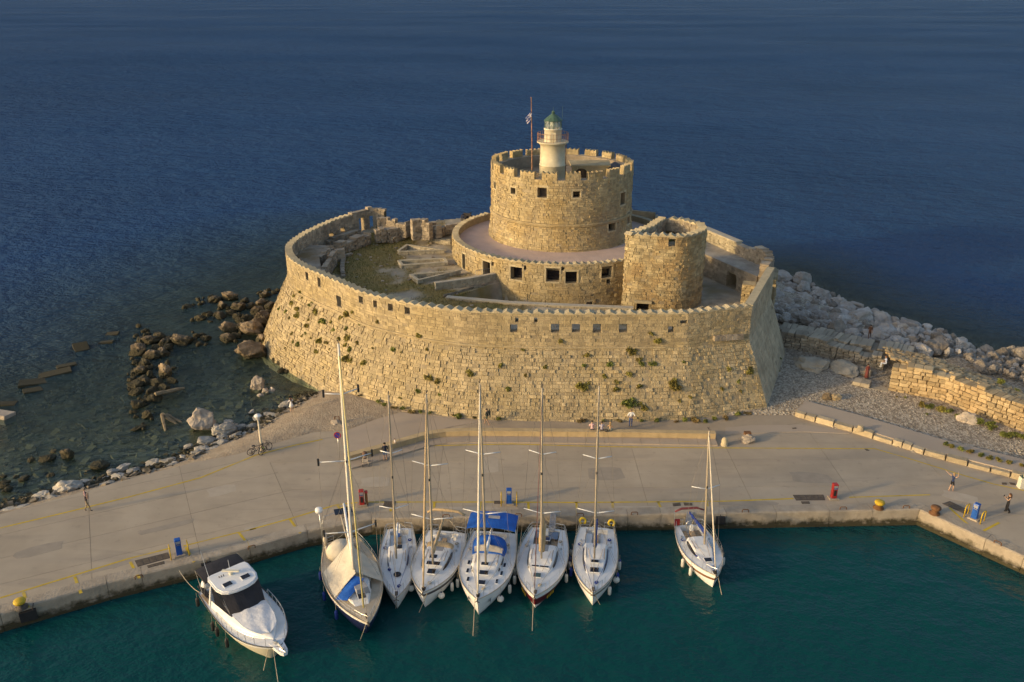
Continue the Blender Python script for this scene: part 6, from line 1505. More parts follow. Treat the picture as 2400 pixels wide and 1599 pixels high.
while k<1500:
    k+=1; x,y=r_.uniform(lx0,lx1),r_.uniform(ly0,ly1)
    if not inpoly(x,y,lag): continue
    z=ground_z(x,y); s=r_.uniform(.15,.75)*r_.uniform(.5,1); c=CUBES[r_.randrange(8)]; M_=Euler((r_.uniform(-.4,.4),r_.uniform(-.4,.4),r_.uniform(0,3))).to_matrix()
    m.add([Vector((x,y,min(z+s*.12,-.28)))+M_@Vector((v[0]*s*1.5,v[1]*s,v[2]*s*.6)) for v in c.v],c.f)
single('seabed_stones',m,mat('weedy_stone',(.15,.12,.065),.95,.3,1.2,island=.5),'weedy stones lying on the shallow seabed of the lagoon','stones',kind='stuff')
m=MB(); r_=random.Random(23); spth=Path(shore)
for k in range(1500):
    s_=r_.uniform(2,spth.L-1); q=spth.at(s_)+spth.nrm(s_)*r_.gauss(.1,.75); s=r_.uniform(.1,.42); c=CUBES[r_.randrange(8)]; M_=Euler((r_.uniform(-.5,.5),r_.uniform(-.5,.5),r_.uniform(0,3))).to_matrix()
    z=ground_z(q.x,q.y)
    if z>.65: continue
    m.add([Vector((q.x,q.y,max(z,-.3)+s*.15))+M_@Vector((v[0]*s*1.5,v[1]*s,v[2]*s*.7)) for v in c.v],c.f)
single('shore_rubble',m,mat('wet_rubble',(.30,.25,.19),.9,.3,1.2,.6,5.,island=.45,wet=.5),'small wet rubble along the left waterline','rubble',kind='stuff')
# fallen concrete blocks and timbers in the shallows
cb=mat('algae_concrete',(.22,.18,.10),.9,.25,1.2,.8,5.,stain=.5,stscale=.6,wet=.75)
for i,(x,y,lx,ly,a,lab) in enumerate([(825,447,48,22,.1,'small tilted slab furthest out in the sunken row'),(785,510,52,24,.15,'flat algae covered block second in the sunken row'),(600,552,52,42,.6,'big wedge shaped block standing out of the water'),(490,680,70,30,.6,'long block awash at the head of the sunken wall'),(400,735,110,48,.6,'broad sunken block with brown weed'),(270,800,120,45,.5,'wide submerged block in the middle of the sunken wall'),(240,862,62,36,.6,'block with upright edge at the near end of the sunken wall'),(45,962,70,30,.15,'low block cut by the left edge of the picture'),(15,1050,50,60,1.2,'pale upright block cut by the left edge of the picture')]):
    pt=P(x/3.136,640+y/3.136,.0); lx_,ly_=rpx(lx/3.136,pt)*2,rpx(ly/3.136,pt)*2.6
    mb=MB(); cbm=CUBES[i%8]; mb.add([(v[0]*lx_,v[1]*ly_,v[2]*1.0) for v in cbm.v],cbm.f); me=mb.mesh('concrete_block',cb if i!=8 else pale_b)
    bm=bmesh.new(); bm.from_mesh(me); bmesh.ops.bevel(bm,geom=bm.edges[:],offset=.05,segments=2,affect='EDGES'); bm.to_mesh(me); bm.free()
    o=obj('concrete_block',me); o.location=(pt.x,pt.y,-.42 if i not in(2,8) else -.2); o.rotation_euler=(rk.uniform(-.08,.08)+(.25 if i==2 else 0),rk.uniform(-.1,.1),a); tag(o,lab,'concrete block','sunken concrete blocks')
def Z7(x,y,z): return P(x/3.136,640+y/3.136,z)
for lab,a,b,r_ in [('short brown timber of the pair lying in the shallows',Z7(1190,1035,.5),Z7(1300,1112,-.05),.22),('long brown timber of the pair lying in the shallows',Z7(1225,1040,.3),Z7(1345,1106,-.1),.18),('timber post leaning toward the quay in the shallows',Z7(1190,1045,.55),Z7(1217,1165,-.05),.16),('dark spar poking out of the reef',Z7(1140,892,.6),Z7(1355,845,.25),.3)]:
    mb=MB(); mb.tube([a.lerp(b,i/5)+Vector((0,0,.03*math.sin(i*2))) for i in range(6)],[r_,r_*1.05,r_,r_*.95,r_*.8,r_*.5],6,flat=.7); single('timber',mb,mat('old_timber',(.21,.165,.10),.9,.3,2.,.6,6.),lab,'timber','timbers in the shallows')
# breakwater boulders on the right
bw_top=[(390,290),(620,335),(850,450),(1100,555),(1300,640),(1500,675),(1720,730),(1900,820),(2100,890),(2350,900)]
bw_bot=[(390,640),(600,655),(850,745),(1100,800),(1400,835),(1560,885),(1850,885),(2000,1005),(2200,1060),(2350,1120)]
def ip(poly,x):
    for a,b in zip(poly,poly[1:]):
        if a[0]<=x<=b[0]: return a[1]+(b[1]-a[1])*(x-a[0])/(b[0]-a[0])
    return poly[-1][1]
pts=[]
tries=0
while tries<6000 and len(pts)<260:
    tries+=1; x=rk.uniform(392,2440); y0,y1=ip(bw_top,min(x,2349)),ip(bw_bot,min(x,2349)); y=rk.uniform(y0,y1); r_=rk.choice((26,34,42,52,62,76,84))*(1+.0*x)
    if y+r_*.3>y1+20: continue
    if all((x-a)**2+((y-b)*1.7)**2>(.56*(r_+c))**2 for a,b,c,*_ in pts): pts.append((x,y,r_))
def bwz(px,py):
    x=(px-1700)*3.357; y=(py-560)*3.357; y0,y1=ip(bw_top,min(max(x,391),2349)),ip(bw_bot,min(max(x,391),2349)); return lerp(.1,2.1,min(1,max(0,(y-y0)/max(20,y1-y0))))
pts.sort(key=lambda t:-t[2]); rock_stuff('breakwater_stones',pts[185:]+[(rk.uniform(392,1900),0,0) for _ in range(0)],boulder_g,'smaller grey stones filling the breakwater',z=bwz,sc=3.357,off=(1700,560)); pts=pts[:185]
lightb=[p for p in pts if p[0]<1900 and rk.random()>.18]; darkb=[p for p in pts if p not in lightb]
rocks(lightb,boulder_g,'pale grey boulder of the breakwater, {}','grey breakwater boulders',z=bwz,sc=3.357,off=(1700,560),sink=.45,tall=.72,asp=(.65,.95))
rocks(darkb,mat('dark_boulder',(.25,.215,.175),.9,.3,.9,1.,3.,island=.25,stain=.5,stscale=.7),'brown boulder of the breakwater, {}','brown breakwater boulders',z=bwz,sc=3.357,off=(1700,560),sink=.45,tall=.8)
# rubble bed under the boulders so no sea shows between
Z6=lambda x,y:(1700+x/3.357,560+y/3.357)
m=MB(); rows=[]
for i in range(24):
    x=lerp(392,2420,i/23); rows.append([P(*Z6(x,lerp(ip(bw_top,min(x,2349))+25,ip(bw_bot,min(x,2349)),j/5)),lerp(-.6,1.4,j/5))+Vector((0,0,rk.uniform(-.3,.3))) for j in range(6)])
m.grid(rows,0,True); struct('breakwater_bed',m.mesh('breakwater_bed',mat('bed_rubble',(.16,.14,.12),.95,.35,1.2,1.,3.)))
# ruined mole walls on the right
mole=thing('shaded_mole_wall','long low ruined stone wall in shade between beach and boulders','ruined wall',(*P(1950,830,1.4)[:2],1.3))
sh_m=mat('mole_stone',(.385,.325,.24),.95,.22,1.,.9,5.,island=.28,stain=.45,stscale=.5)
mpts=[tuple(P(*Z6(x,y),2.6)[:2]) for x,y in [(440,765),(650,800),(900,870),(1100,915),(1260,945)]]
rubble('','','',mpts,1.0,[3.7,3.5,3.3,3.1,2.9],1.6,sh_m,rag=.5,parent=mole,seed=71,ch=(.28,.42),bl_=(.35,.8),indiv=200)
mp2=[tuple(P(*Z6(x,y),3.0)[:2]) for x,y in [(440,690),(700,735),(1000,800),(1480,885)]]
rubble('','','',mp2,1.2,3.3,2.6,sh_m,rag=.5,parent=mole,seed=72,ch=(.3,.45),bl_=(.4,.8))
rocks([(560,950,40,.5),(700,985,115,.42),(920,1015,115,.36),(1080,1050,60,.6),(960,960,60,.6),(1080,985,45,.8),(1160,1000,50,.8)],sh_m,'large fallen block at the top of the pebble beach, {}','fallen blocks above the beach',z=1.4,sc=3.357,off=(1700,560),sink=.35)
rubble('low_step_wall','short shaded stone step wall joining the sunlit mole','ruined wall',[tuple(P(*Z6(x,y),1.9)[:2]) for x,y in [(1010,1110),(1150,1140),(1285,1165)]],1.2,2.0,1.2,sh_m,rag=.5,seed=73,ch=(.35,.5),bl_=(.5,1.0))
lit=thing('sunlit_mole_wall','high sunlit golden stone mole wall running to the right edge','mole wall',(*P(2230,935,1.5)[:2],1.3))
lm=mat('golden_stone',(.45,.345,.20),.92,.2,1.,.9,5.,island=.28,c2=(.42,.30,.16),stain=.35,stscale=.5)
lp=[P(x,y,1.5)[:2] for x,y in [(2078,912),(2150,926),(2206,937),(2311,979),(2400,1012),(2620,1100)]]
rubble('','','',[tuple(Vector(p)+Vector((.3,.2))) for p in lp],1.1,[4.5,4.5,4.4,4.3,4.1,3.8],1.3,lm,rag=.45,parent=lit,seed=81,ch=(.30,.48),bl_=(.35,.95),indiv=300)
lit_in=[Vector(p)+Vector((.6,1.2)) for p in lp]; lit_out=[Vector(p)+Vector((1.8,6.2)) for p in lp]
m=MB(); rows=[]
for i in range(len(lp)-1):
    for k in range(4):
        f=k/4; a=lit_in[i].lerp(lit_in[i+1],f); b=lit_out[i].lerp(lit_out[i+1],f); zt=lerp(4.4,3.8,(i+f)/5)
        rows.append([(lerp(a.x,b.x,j/6),lerp(a.y,b.y,j/6),zt-.06-.12*j+.12*noise.noise((i+f,j*.9,3))) for j in range(7)])
m.grid(rows,0,True); part('rubble_top',m,mat('mole_top',(.38,.32,.245),.95,.3,1.1,1.,3.5,c2=(.28,.23,.17)),lit,world=True)
r_=random.Random(5); m=MB()
for k in range(700):
    i=r_.randrange(len(lp)-1); f=r_.random(); u=r_.random()**1.2; a=lit_in[i].lerp(lit_in[i+1],f).lerp(lit_out[i].lerp(lit_out[i+1],f),u); s=r_.uniform(.12,.36); c=CUBES[r_.randrange(8)]; M_=Euler((r_.uniform(-.2,.2),r_.uniform(-.2,.2),r_.uniform(0,3))).to_matrix()
    m.add([Vector((a.x,a.y,lerp(4.4,3.8,(i+f)/5)-.05-.7*u))+M_@Vector((v[0]*s*1.5,v[1]*s,v[2]*s*.7)) for v in c.v],c.f)
part('loose_stones',m,lm,lit,world=True)['kind']='stuff'
# pebbles on the right-hand beach, gravel near the path
m=MB(); r_=random.Random(9); n=0
pebz=[(Z6(x,y)) for x,y in [(350,1330),(450,1010),(800,1060),(1280,1190),(2000,1420),(2350,1550),(2350,1700),(1500,1430),(850,1340),(520,1330)]]; pp=[P(*q,1.4)[:2] for q in pebz]
bx0,bx1=min(p[0] for p in pp),max(p[0] for p in pp); by0,by1=min(p[1] for p in pp),max(p[1] for p in pp)
while n<9000:
    x,y=r_.uniform(bx0,bx1),r_.uniform(by0,by1); n+=1
    if not inpoly(x,y,pp): continue
    s=r_.uniform(.05,.16); z=1.5; a=r_.uniform(0,6.3); ca,sa=math.cos(a)*s,math.sin(a)*s*.8
    m.add([(x-ca,y-sa,z),(x+sa,y-ca,z),(x+ca,y+sa,z),(x-sa,y+ca,z),(x,y,z+s*.7)],[(0,1,4),(1,2,4),(2,3,4),(3,0,4)])
single('pebbles',m,mat('pebble',(.45,.385,.295),.9,.25,2.,island=.45),'pebbles covering the small beach right of the fortress','pebbles',kind='stuff')
# ---------------------------------------------------------------- plants
leafm=mat('caper_leaf',(.25,.215,.045),.75,.35,1.3,c2=(.17,.13,.025),island=.25)
leafg=mat('green_leaf',(.18,.195,.04),.75,.35,1.3,c2=(.13,.14,.025),island=.25)
leafd=mat('dry_leaf',(.22,.145,.055),.85,.35,1.3,c2=(.14,.12,.035),island=.25)
BUSH={}
def bush_mesh(k,m,n=260,hang=.3):
    key=(k,m.name)
    if key in BUSH: return BUSH[key]
    r=random.Random(k+40); mb=MB()
    lobes=[(Vector((r.uniform(-.5,.5),r.uniform(-.5,.5),r.uniform(.0,.45))),r.uniform(.3,.6)) for _ in range(5)]
    for i in range(n):
        c,rr_=r.choice(lobes); d=Vector((r.gauss(0,1),r.gauss(0,1),abs(r.gauss(0,1)))).normalized(); p=c+d*rr_*r.uniform(.55,1.1)
        s=r.uniform(.09,.19); t=Vector((r.gauss(0,1),r.gauss(0,1),r.gauss(0,1))).normalized(); u=d.cross(t).normalized()*s; v=(d*.6+t*.5).normalized()*s*1.5
        mb.add([p-u,p+u*.3-v*.3,p+u,p+v],[(0,1,2),(0,2,3)])
    BUSH[key]=mb.mesh('foliage',m); return BUSH[key]
def wall_hit(px,py):
    best=(1e9,0,0); z=.7
    cand=[i*.5 for i in range(int(Tp.L*2))]
    while z<10.9:
        q=P(px,py,z)
        for s in cand:
            c=curt(s,z)
            if c.y>104: continue
            d=abs(c.x-q.x)+abs(c.y-q.y)
            if d<best[0]: best=(d,s,z)
        z+=.3
    s0,z0=best[1:]; best=(1e9,s0,z0)
    for ds in [k*.1-.6 for k in range(13)]:
        for dz_ in [k*.06-.36 for k in range(13)]:
            q=P(px,py,z0+dz_); c=curt(s0+ds,z0+dz_); d=abs(c.x-q.x)+abs(c.y-q.y)
            if d<best[0]: best=(d,s0+ds,z0+dz_)
    s,z=best[1:]; a=curt(s-.2,z); b=curt(s+.2,z); c=curt(s,z+.2); n=(b-a).cross(c-curt(s,z)).normalized(); return curt(s,z),n
wl=[(270,820,25),(405,870,16),(355,920,18),(425,938,14),(510,988,22),(330,985,28),(390,1030,25),(385,1085,28),(230,960,16),(280,1065,22),(215,1028,18),(310,1115,14),(485,1128,20),(470,1190,26),(620,1140,36),(695,1160,18),(545,1060,32),(840,1090,40),(785,1110,22),(885,1065,18),(835,1220,25),(960,1165,18),(710,1230,22),(330,1265,20),(425,1278,18),(460,1258,16),(505,1305,14),(585,1315,32),(650,1343,24),(770,1303,20),(848,1290,32),(830,1360,22),(940,1340,18),(390,1355,22),(350,1335,15),(560,1425,24),(680,1412,15),(835,1475,40),(885,1500,28),(1000,1520,28),(1075,1395,15),(1255,1415,30),(1340,1430,15),(1495,1275,24),(1560,1405,18),(1120,1150,18),(275,1385,12),(860,1400,24)]
wl=[(600+x/3.92,460+y/3.92,r/3.92) for x,y,r in wl]
wl+=[(580+x/3.136,760+y/3.136,r/3.136) for x,y,r in [(1625,355,30),(1260,485,18),(1400,420,25),(1325,390,28),(1855,298,20),(1915,475,16),(2045,375,12),(2190,308,14),(1120,540,12),(1410,515,12)]]
wl+=[(1100+x/3.136,460+y/3.136,r/3.136) for x,y,r in [(670,1065,20),(395,1120,14),(1190,1120,32),(1385,1055,24),(1335,1005,16),(865,1160,24),(1250,1190,22),(1255,1230,20),(1030,1228,22),(1345,1228,24),(838,1245,18),(560,1250,14),(415,1315,14),(1165,1302,22),(990,1320,16),(825,1380,36),(875,1375,18),(1085,1362,18),(1075,1412,22),(1245,1388,20),(1505,1375,40),(1905,1270,22),(2055,1275,26),(1980,1362,15),(1850,1412,14),(1570,1222,14),(285,1415,16),(1165,1520,45),(1255,1530,20),(1290,1545,25),(1620,1472,14),(1545,1498,14),(2000,1432,12),(2275,1290,14),(2280,1190,10)]]
wl.sort()
for i,(px,py,r_) in enumerate(wl):
    pt,n=wall_hit(px,py); s=rpx(r_,pt)*1.55; big=r_>13
    o=obj('wall_shrub',bush_mesh(i%5,leafg if i%4==0 or big else leafm)); o.scale=(s*.9,s*1.15,s*.8); o.location=pt-Vector((0,0,s*.2))
    o.rotation_euler=(n*.8+Vector((0,0,.6))).to_track_quat('Z','Y').to_euler(); o.rotation_euler.rotate_axis('Z',rk.uniform(0,6))
    tag(o,f'olive green shrub rooted in the sloping fortress wall, {ordinal(i+1)} from the left','shrub','shrubs growing on the fortress wall')
gl=[(1200+x/3.357,700+y/3.357,r/3.357,1) for x,y,r in [(540,950,45),(720,955,28),(840,955,32),(1025,958,26),(1145,955,38),(1290,962,26),(1370,950,38),(1450,945,50),(1520,960,36),(1600,940,34),(1680,930,45),(1780,905,45),(1850,895,38),(1970,880,28)]]
gl+=[(580+x/3.136,760+y/3.136,r/3.136,0) for x,y,r in [(825,520,24),(960,565,32),(1010,585,32),(1070,605,32),(1130,615,38),(1210,635,36),(1270,640,30),(1340,650,30),(1500,660,30),(1560,665,48),(1680,670,34),(1760,680,28),(1850,690,34)]]
gl.sort()
for i,(px,py,r_,k) in enumerate(gl):
    pt=P(px,py+r_*.5,1.36); s=rpx(r_,pt); o=obj('ground_shrub',bush_mesh(i%5,leafd if (i*7)%5<2 else leafg)); o.scale=(s,s*.7,s*.75); o.location=pt+Vector((0,.1,0)); o.rotation_euler=(0,0,rk.uniform(0,6))
    tag(o,f'low weedy shrub at the foot of the fortress wall, {ordinal(i+1)} from the left','shrub','weeds along the wall foot')
gl=[(*Z6(x,y),r/3.357,z) for x,y,r,z in [(1555,1290,50,1.6),(1610,1305,45,1.6),(1690,1325,55,1.6),(1770,1345,45,1.6),(1840,1390,48,1.6),(2010,1430,60,1.65),(2090,1450,60,1.65),(2080,1490,30,1.65),(2220,1525,60,1.65),(2310,1540,60,1.65),(2180,1120,50,3.6),(2290,1185,30,3.5),(1415,1245,18,1.6),(1350,1240,16,1.6),(1590,1375,18,1.6),(1530,985,25,3.9)]]
gl+=[(1650+x/3.139,960+y/3.139,r/3.139,1.75) for x,y,r in [(1780,245,34),(1830,265,34),(1890,285,38),(1960,305,40),(2030,325,36),(2100,345,36),(2170,358,36),(2250,380,36),(2330,400,30)]]
gl.sort()
for i,(px,py,r_,z) in enumerate(gl):
    pt=P(px,py+r_*.4,z); s=rpx(r_,pt)*1.05; o=obj('beach_shrub',bush_mesh(i%5,leafg if i%3 else leafm)); o.scale=(s,s*.75,s*.7); o.location=pt; o.rotation_euler=(0,0,rk.uniform(0,6))
    tag(o,f'spreading green shrub by the pebble beach and mole, {ordinal(i+1)} from the left','shrub','shrubs by the pebble beach')
for i,(x,y,r_) in enumerate([(1265,230,24),(1300,352,26),(1550,300,22),(2160,310,22)]):
    z=8.8 if i<3 else 10.; pt=P(*Z2(x,y),z); s=rpx(r_/3.92,pt); o=obj('court_shrub',bush_mesh(i,leafg)); o.scale=(s,s,s); o.location=pt
    tag(o,['dark bush on the ruined rear wall','dark bush below the ruined rear wall','small bush near the rear merlon block','small plant at the foot of the tower on the pink terrace'][i],'shrub')
for i in range(7):
    pt=Vector((BC.x+rk.uniform(-1.5,3),BC.y+rk.uniform(-2,4),13.9)); o=obj('bastion_shrub',bush_mesh(i%5,leafd if i%2 else leafg)); o.scale=(.6,.6,.35); o.location=pt; tag(o,f'low scrub on the bastion floor, {ordinal(i+1)} of the patch','shrub','scrub on the bastion floor')
# ================================================================ people
PM={}
def cmat(c):
    k='cloth_%d_%d_%d'%tuple(int(x*255) for x in c); return mat(k,c,.85,.12,6.)
skin_m=mat('skin',(.42,.26,.17),.6,.08,6.)
def person(label,loc,face,h=1.72,pose='stand',top=(.5,.5,.5),bot=(.05,.06,.12),shoe=(.5,.5,.5),hair=(.03,.02,.015),sleeve='short',leg='long',skirt=None,longhair=False,slim=1.,bare_mid=False):
    k=h/1.75; J={}
    J['pel']=(0,0,.95);J['spi']=(0,0,1.15);J['che']=(0,.0,1.36);J['nec']=(0,0,1.50);J['hb']=(0,.015,1.57);J['hd']=(0,.02,1.66);J['ht']=(0,.0,1.73)
    for s,n in((1,'R'),(-1,'L')):
        J['hip'+n]=(s*.09,0,.90);J['kne'+n]=(s*.10,.02,.50);J['ank'+n]=(s*.10,-.02,.09);J['toe'+n]=(s*.11,.15,.04)
        J['sho'+n]=(s*.18,0,1.43);J['elb'+n]=(s*.24,-.02,1.14);J['wri'+n]=(s*.25,.06,.90);J['pal'+n]=(s*.25,.08,.83)
    def up(**k_): J.update(k_)
    if pose=='walk': up(kneR=(.10,.20,.53),ankR=(.10,.22,.10),toeR=(.10,.38,.08),kneL=(-.1,-.06,.50),ankL=(-.1,-.30,.14),toeL=(-.1,-.17,.05),elbR=(.24,-.14,1.16),wriR=(.24,-.08,.92),palR=(.24,-.05,.86),elbL=(-.24,.10,1.16),wriL=(-.23,.26,1.0),palL=(-.22,.31,.95))
    if pose=='carry': up(kneR=(.10,.14,.52),ankR=(.10,.18,.09),toeR=(.10,.34,.05),kneL=(-.1,-.04,.50),ankL=(-.1,-.26,.12),toeL=(-.1,-.12,.05),elbR=(.26,.12,1.25),wriR=(.18,.18,1.48),palR=(.15,.17,1.55),elbL=(-.26,.12,1.25),wriL=(-.18,.18,1.48),palL=(-.15,.17,1.55))
    if pose=='sit':
        up(pel=(0,0,.10),spi=(0,.03,.30),che=(0,.06,.52),nec=(0,.08,.67),hb=(0,.11,.74),hd=(0,.13,.83),ht=(0,.12,.90))
        for s,n in((1,'R'),(-1,'L')): up(**{'hip'+n:(s*.10,.04,.09),'kne'+n:(s*.14,.46,.10),'ank'+n:(s*.13,.48,-.34),'toe'+n:(s*.13,.63,-.38),'sho'+n:(s*.18,.06,.60),'elb'+n:(s*.27,.14,.36),'wri'+n:(s*.14,.34,.24),'pal'+n:(s*.10,.40,.20)})
    if pose=='shoulders':
        up(pel=(0,0,.10),spi=(0,.02,.30),che=(0,.02,.52),nec=(0,.02,.67),hb=(0,.03,.74),hd=(0,.05,.84),ht=(0,.03,.93))
        for s,n in((1,'R'),(-1,'L')): up(**{'hip'+n:(s*.12,.04,.08),'kne'+n:(s*.17,.26,.02),'ank'+n:(s*.15,.28,-.36),'toe'+n:(s*.15,.40,-.42),'sho'+n:(s*.17,.02,.60),'elb'+n:(s*.26,.10,.38),'wri'+n:(s*.12,.22,.42),'pal'+n:(s*.08,.24,.46)})
    if pose=='arms_up': up(elbR=(.34,.05,1.58),wriR=(.30,.05,1.84),palR=(.28,.05,1.93),elbL=(-.42,.0,1.48),wriL=(-.66,.02,1.55),palL=(-.74,.02,1.58),kneR=(.1,.1,.5),ankR=(.1,.1,.08),toeR=(.1,.25,.04),ankL=(-.1,-.16,.08),toeL=(-.1,0,.04))
    if pose=='phone': up(elbR=(.22,.14,1.20),wriR=(.08,.34,1.38),palR=(.06,.38,1.44),elbL=(-.22,.14,1.20),wriL=(-.08,.34,1.38),palL=(-.06,.38,1.44),ankL=(-.12,-.22,.09),toeL=(-.12,-.08,.04))
    if pose=='back': up(elbR=(.34,-.14,1.16),wriR=(.10,-.20,1.06),palR=(.03,-.21,1.04),elbL=(-.34,-.14,1.16),wriL=(-.10,-.20,1.06),palL=(-.03,-.21,1.04))
    if pose=='lift': up(elbR=(.26,.16,1.32),wriR=(.12,.30,1.50),palR=(.08,.32,1.56),elbL=(-.26,.10,1.25),wriL=(-.14,.30,1.42),palL=(-.10,.34,1.46))
    names=list(J); V_=[Vector(J[n])*k for n in names]; ix={n:i for i,n in enumerate(names)}
    rad=dict(pel=.125*slim,spi=.118*slim,che=.145*slim,nec=.058,hb=.062,hd=.098,ht=.06)
    wide='flare'==leg
    for n in 'RL': rad.update({'hip'+n:.095*slim,'kne'+n:.062 if not wide else .08,'ank'+n:.042 if not wide else .11,'toe'+n:.035,'sho'+n:.062*slim,'elb'+n:.042,'wri'+n:.028,'pal'+n:.032})
    E_=[('pel','spi','top'),('spi','che','top'),('che','nec','top'),('nec','hb','skin'),('hb','hd','skin'),('hd','ht','hair')]
    for n in 'RL':
        E_+=[('pel','hip'+n,'bot'),('hip'+n,'kne'+n,'bot'),('kne'+n,'ank'+n,'bot' if leg in('long','flare') else 'skin'),('ank'+n,'toe'+n,'shoe'),('che','sho'+n,'top'),('sho'+n,'elb'+n,'top' if sleeve!='none' else 'skin'),('elb'+n,'wri'+n,'top' if sleeve=='long' else 'skin'),('wri'+n,'pal'+n,'skin')]
    edges=[(ix[a],ix[b]) for a,b,c in E_]; cls=[c for *_,c in E_]; radii=[rad[n]*k for n in names]
    for n in 'RL':          # five fingers
        p=V_[ix['pal'+n]]; d=(p-V_[ix['wri'+n]]).normalized(); side=d.cross(Vector((0,0,1))); side=side.normalized() if side.length>.05 else Vector((0,1,0))
        for f,(o,l) in enumerate(((-.6,.055),(-.32,.085),(0,.095),(.32,.088),(.6,.07))):
            V_.append(p+d*l*k*(1 if f else .6)+side*.055*k*o*(1 if f else 1.5)); radii.append(.010*k); edges.append((ix['pal'+n],len(V_)-1)); cls.append('skin')
    me=bpy.data.meshes.new('tmp'); me.from_pydata(V_,edges,[]); o=bpy.data.objects.new('tmp',me); col.objects.link(o)
    sm=o.modifiers.new('s','SKIN'); sm.use_smooth_shade=True; sv=me.skin_vertices[0].data if me.skin_vertices else None
    if sv is None:
        bm=bmesh.new(); bm.from_mesh(me); bm.verts.layers.skin.verify(); bm.to_mesh(me); bm.free(); sv=me.skin_vertices[0].data
    for i,r_ in enumerate(radii): sv[i].radius=(r_,r_*(.78 if names[i] in('pel','spi','che') else 1) if i<len(names) else r_); sv[i].use_root=(i==0)
    ss=o.modifiers.new('u','SUBSURF'); ss.levels=1; ss.render_levels=1
    dg=bpy.context.evaluated_depsgraph_get(); m2=bpy.data.meshes.new_from_object(o.evaluated_get(dg)); bpy.data.objects.remove(o)
    keys=['skin','top','bot','shoe','hair']; m2.materials.clear()
    for mm_ in(skin_m,cmat(top),cmat(bot),cmat(shoe),cmat(hair)): m2.materials.append(mm_)
    segs=[(V_[a],V_[b]-V_[a],keys.index(c)) for (a,b),c in zip(edges,cls)]
    for pl_ in m2.polygons:
        c=pl_.center; best=(9,0)
        for a,d,kk in segs:
            t=max(0,min(1,(c-a).dot(d)/max(1e-9,d.length_squared))); e=(c-a-d*t).length
            if e<best[0]: best=(e,kk,t)
        mi=best[1]
        if mi==2 and leg=='short' and c.z<(V_[ix['kneR']].z+.12*k) and pose not in('sit','shoulders'): mi=0
        pl_.material_index=mi; pl_.use_smooth=True
    root=obj('person',m2,None,loc,(0,0,face)); tag(root,label,'person','people')
    hd=V_[ix['hd']]; mb=MB(); n=10
    prof=[(.085,-.02),(.108,.02),(.105,.06),(.08,.095),(.03,.112),(.0,.115)]
    mb.lathe([(a*k,b*k) for a,b in prof],(hd.x,hd.y-.018*k,hd.z+.005),n)
    if longhair: mb.tube([hd+Vector((0,-.05,.06))*k,hd+Vector((0,-.10,-.06))*k,hd+Vector((0,-.12,-.22))*k,hd+Vector((0,-.11,-.34))*k],[.07*k,.085*k,.08*k,.03*k],8)
    ho=part('hair',mb,cmat(hair),root,True)
    mb=MB(); mb.add([hd+Vector((-.014,.088,-.0))*k,hd+Vector((.014,.088,-.0))*k,hd+Vector((0,.085,.045))*k,hd+Vector((0,.118,-.005))*k],[(0,1,3),(1,2,3),(2,0,3)]); part('nose',mb,skin_m,root)
    mb=MB()
    for s in(1,-1): mb.box(hd+Vector((s*.034,.089,.02))*k,(.02*k,.012*k,.01*k))
    mb.box(hd+Vector((0,.086,-.04))*k,(.04*k,.012*k,.008*k)); part('eyes_and_mouth',mb,cmat((.06,.02,.02)),root)
    if skirt:
        c_,z0,z1,r0,r1=skirt; mb=MB(); mb.lathe([(r0*k,z0*k),((r0*.6+r1*.4)*k,lerp(z0,z1,.4)*k),(r1*k,z1*k),(r1*.96*k,z1*k)],(0,0,0),14)
        part('skirt',mb,cmat(c_),root,True)
    return root
def at(px,py,z=1.3): return P(px,py,z)
A0=-PI/2   # local +y is forward; face angle turns +y
z7=lambda x,y,z:P(1650+x/3.139,960+y/3.139,z)
z8=lambda x,y,z:P(x/3.136,1000+y/3.136,z)
z4=lambda x,y,z:P(580+x/3.136,760+y/3.136,z)
z5=lambda x,y,z:P(1200+x/3.357,700+y/3.357,z)
a=z8(650,622,1.31)
person('walking adult in dark top and camouflage trousers carrying a child on the shoulders',a,R(-70),1.74,'carry',(.06,.045,.05),(.25,.19,.12),(.03,.03,.03))
f_=Vector((math.cos(R(20)),math.sin(R(20)),0))
person('small child in pink top riding on an adult’s shoulders'.replace('’',"'"),a+Vector((0,-.04,1.42)),R(-70),1.15,'shoulders',(.60,.36,.33),(.45,.30,.25),(.4,.3,.3),(.25,.16,.08),leg='short')
person('woman in a short white dress standing at the water edge of the beach',z4(328,650,.75),R(20),1.66,'lift',(.72,.70,.70),(.72,.70,.70),(.6,.6,.6),(.06,.03,.02),leg='short',skirt=((.72,.70,.70),1.12,.72,.14,.25),longhair=True,slim=.88)
person('person with dark backpack walking along the foot of the wall',z4(1760,738,1.33),R(75),1.68,'walk',(.06,.065,.05),(.05,.06,.045),(.4,.25,.18),(.02,.015,.015),leg='short')
bp_=z4(1760,738,1.33); mb=MB(); mb.box((0,0,0),(.3,.2,.45),tap=.85); o=single('backpack',mb,cmat((.025,.03,.025)),'dark backpack worn by the walker under the wall','backpack',loc=bp_+Vector((.2,.05,1.2)))
person('man in navy t-shirt and blue denim shorts standing beside the bench step',z4(1015,1005,1.31),R(10),1.80,'stand',(.012,.016,.035),(.10,.16,.28),(.65,.65,.65),(.02,.015,.01),leg='short')
person('toddler in white top and dark shorts standing on the step',z4(1086,908,1.44),R(-60),.92,'stand',(.62,.58,.55),(.04,.04,.05),(.3,.3,.3),(.10,.05,.03),leg='short',slim=1.2)
person('seated person in pink t-shirt, leftmost of the three on the bench',z5(630,1040,1.97)+Vector((0,.1,0)),0.,1.75,'sit',(.66,.42,.40),(.10,.10,.12),(.3,.3,.3),(.05,.03,.02))
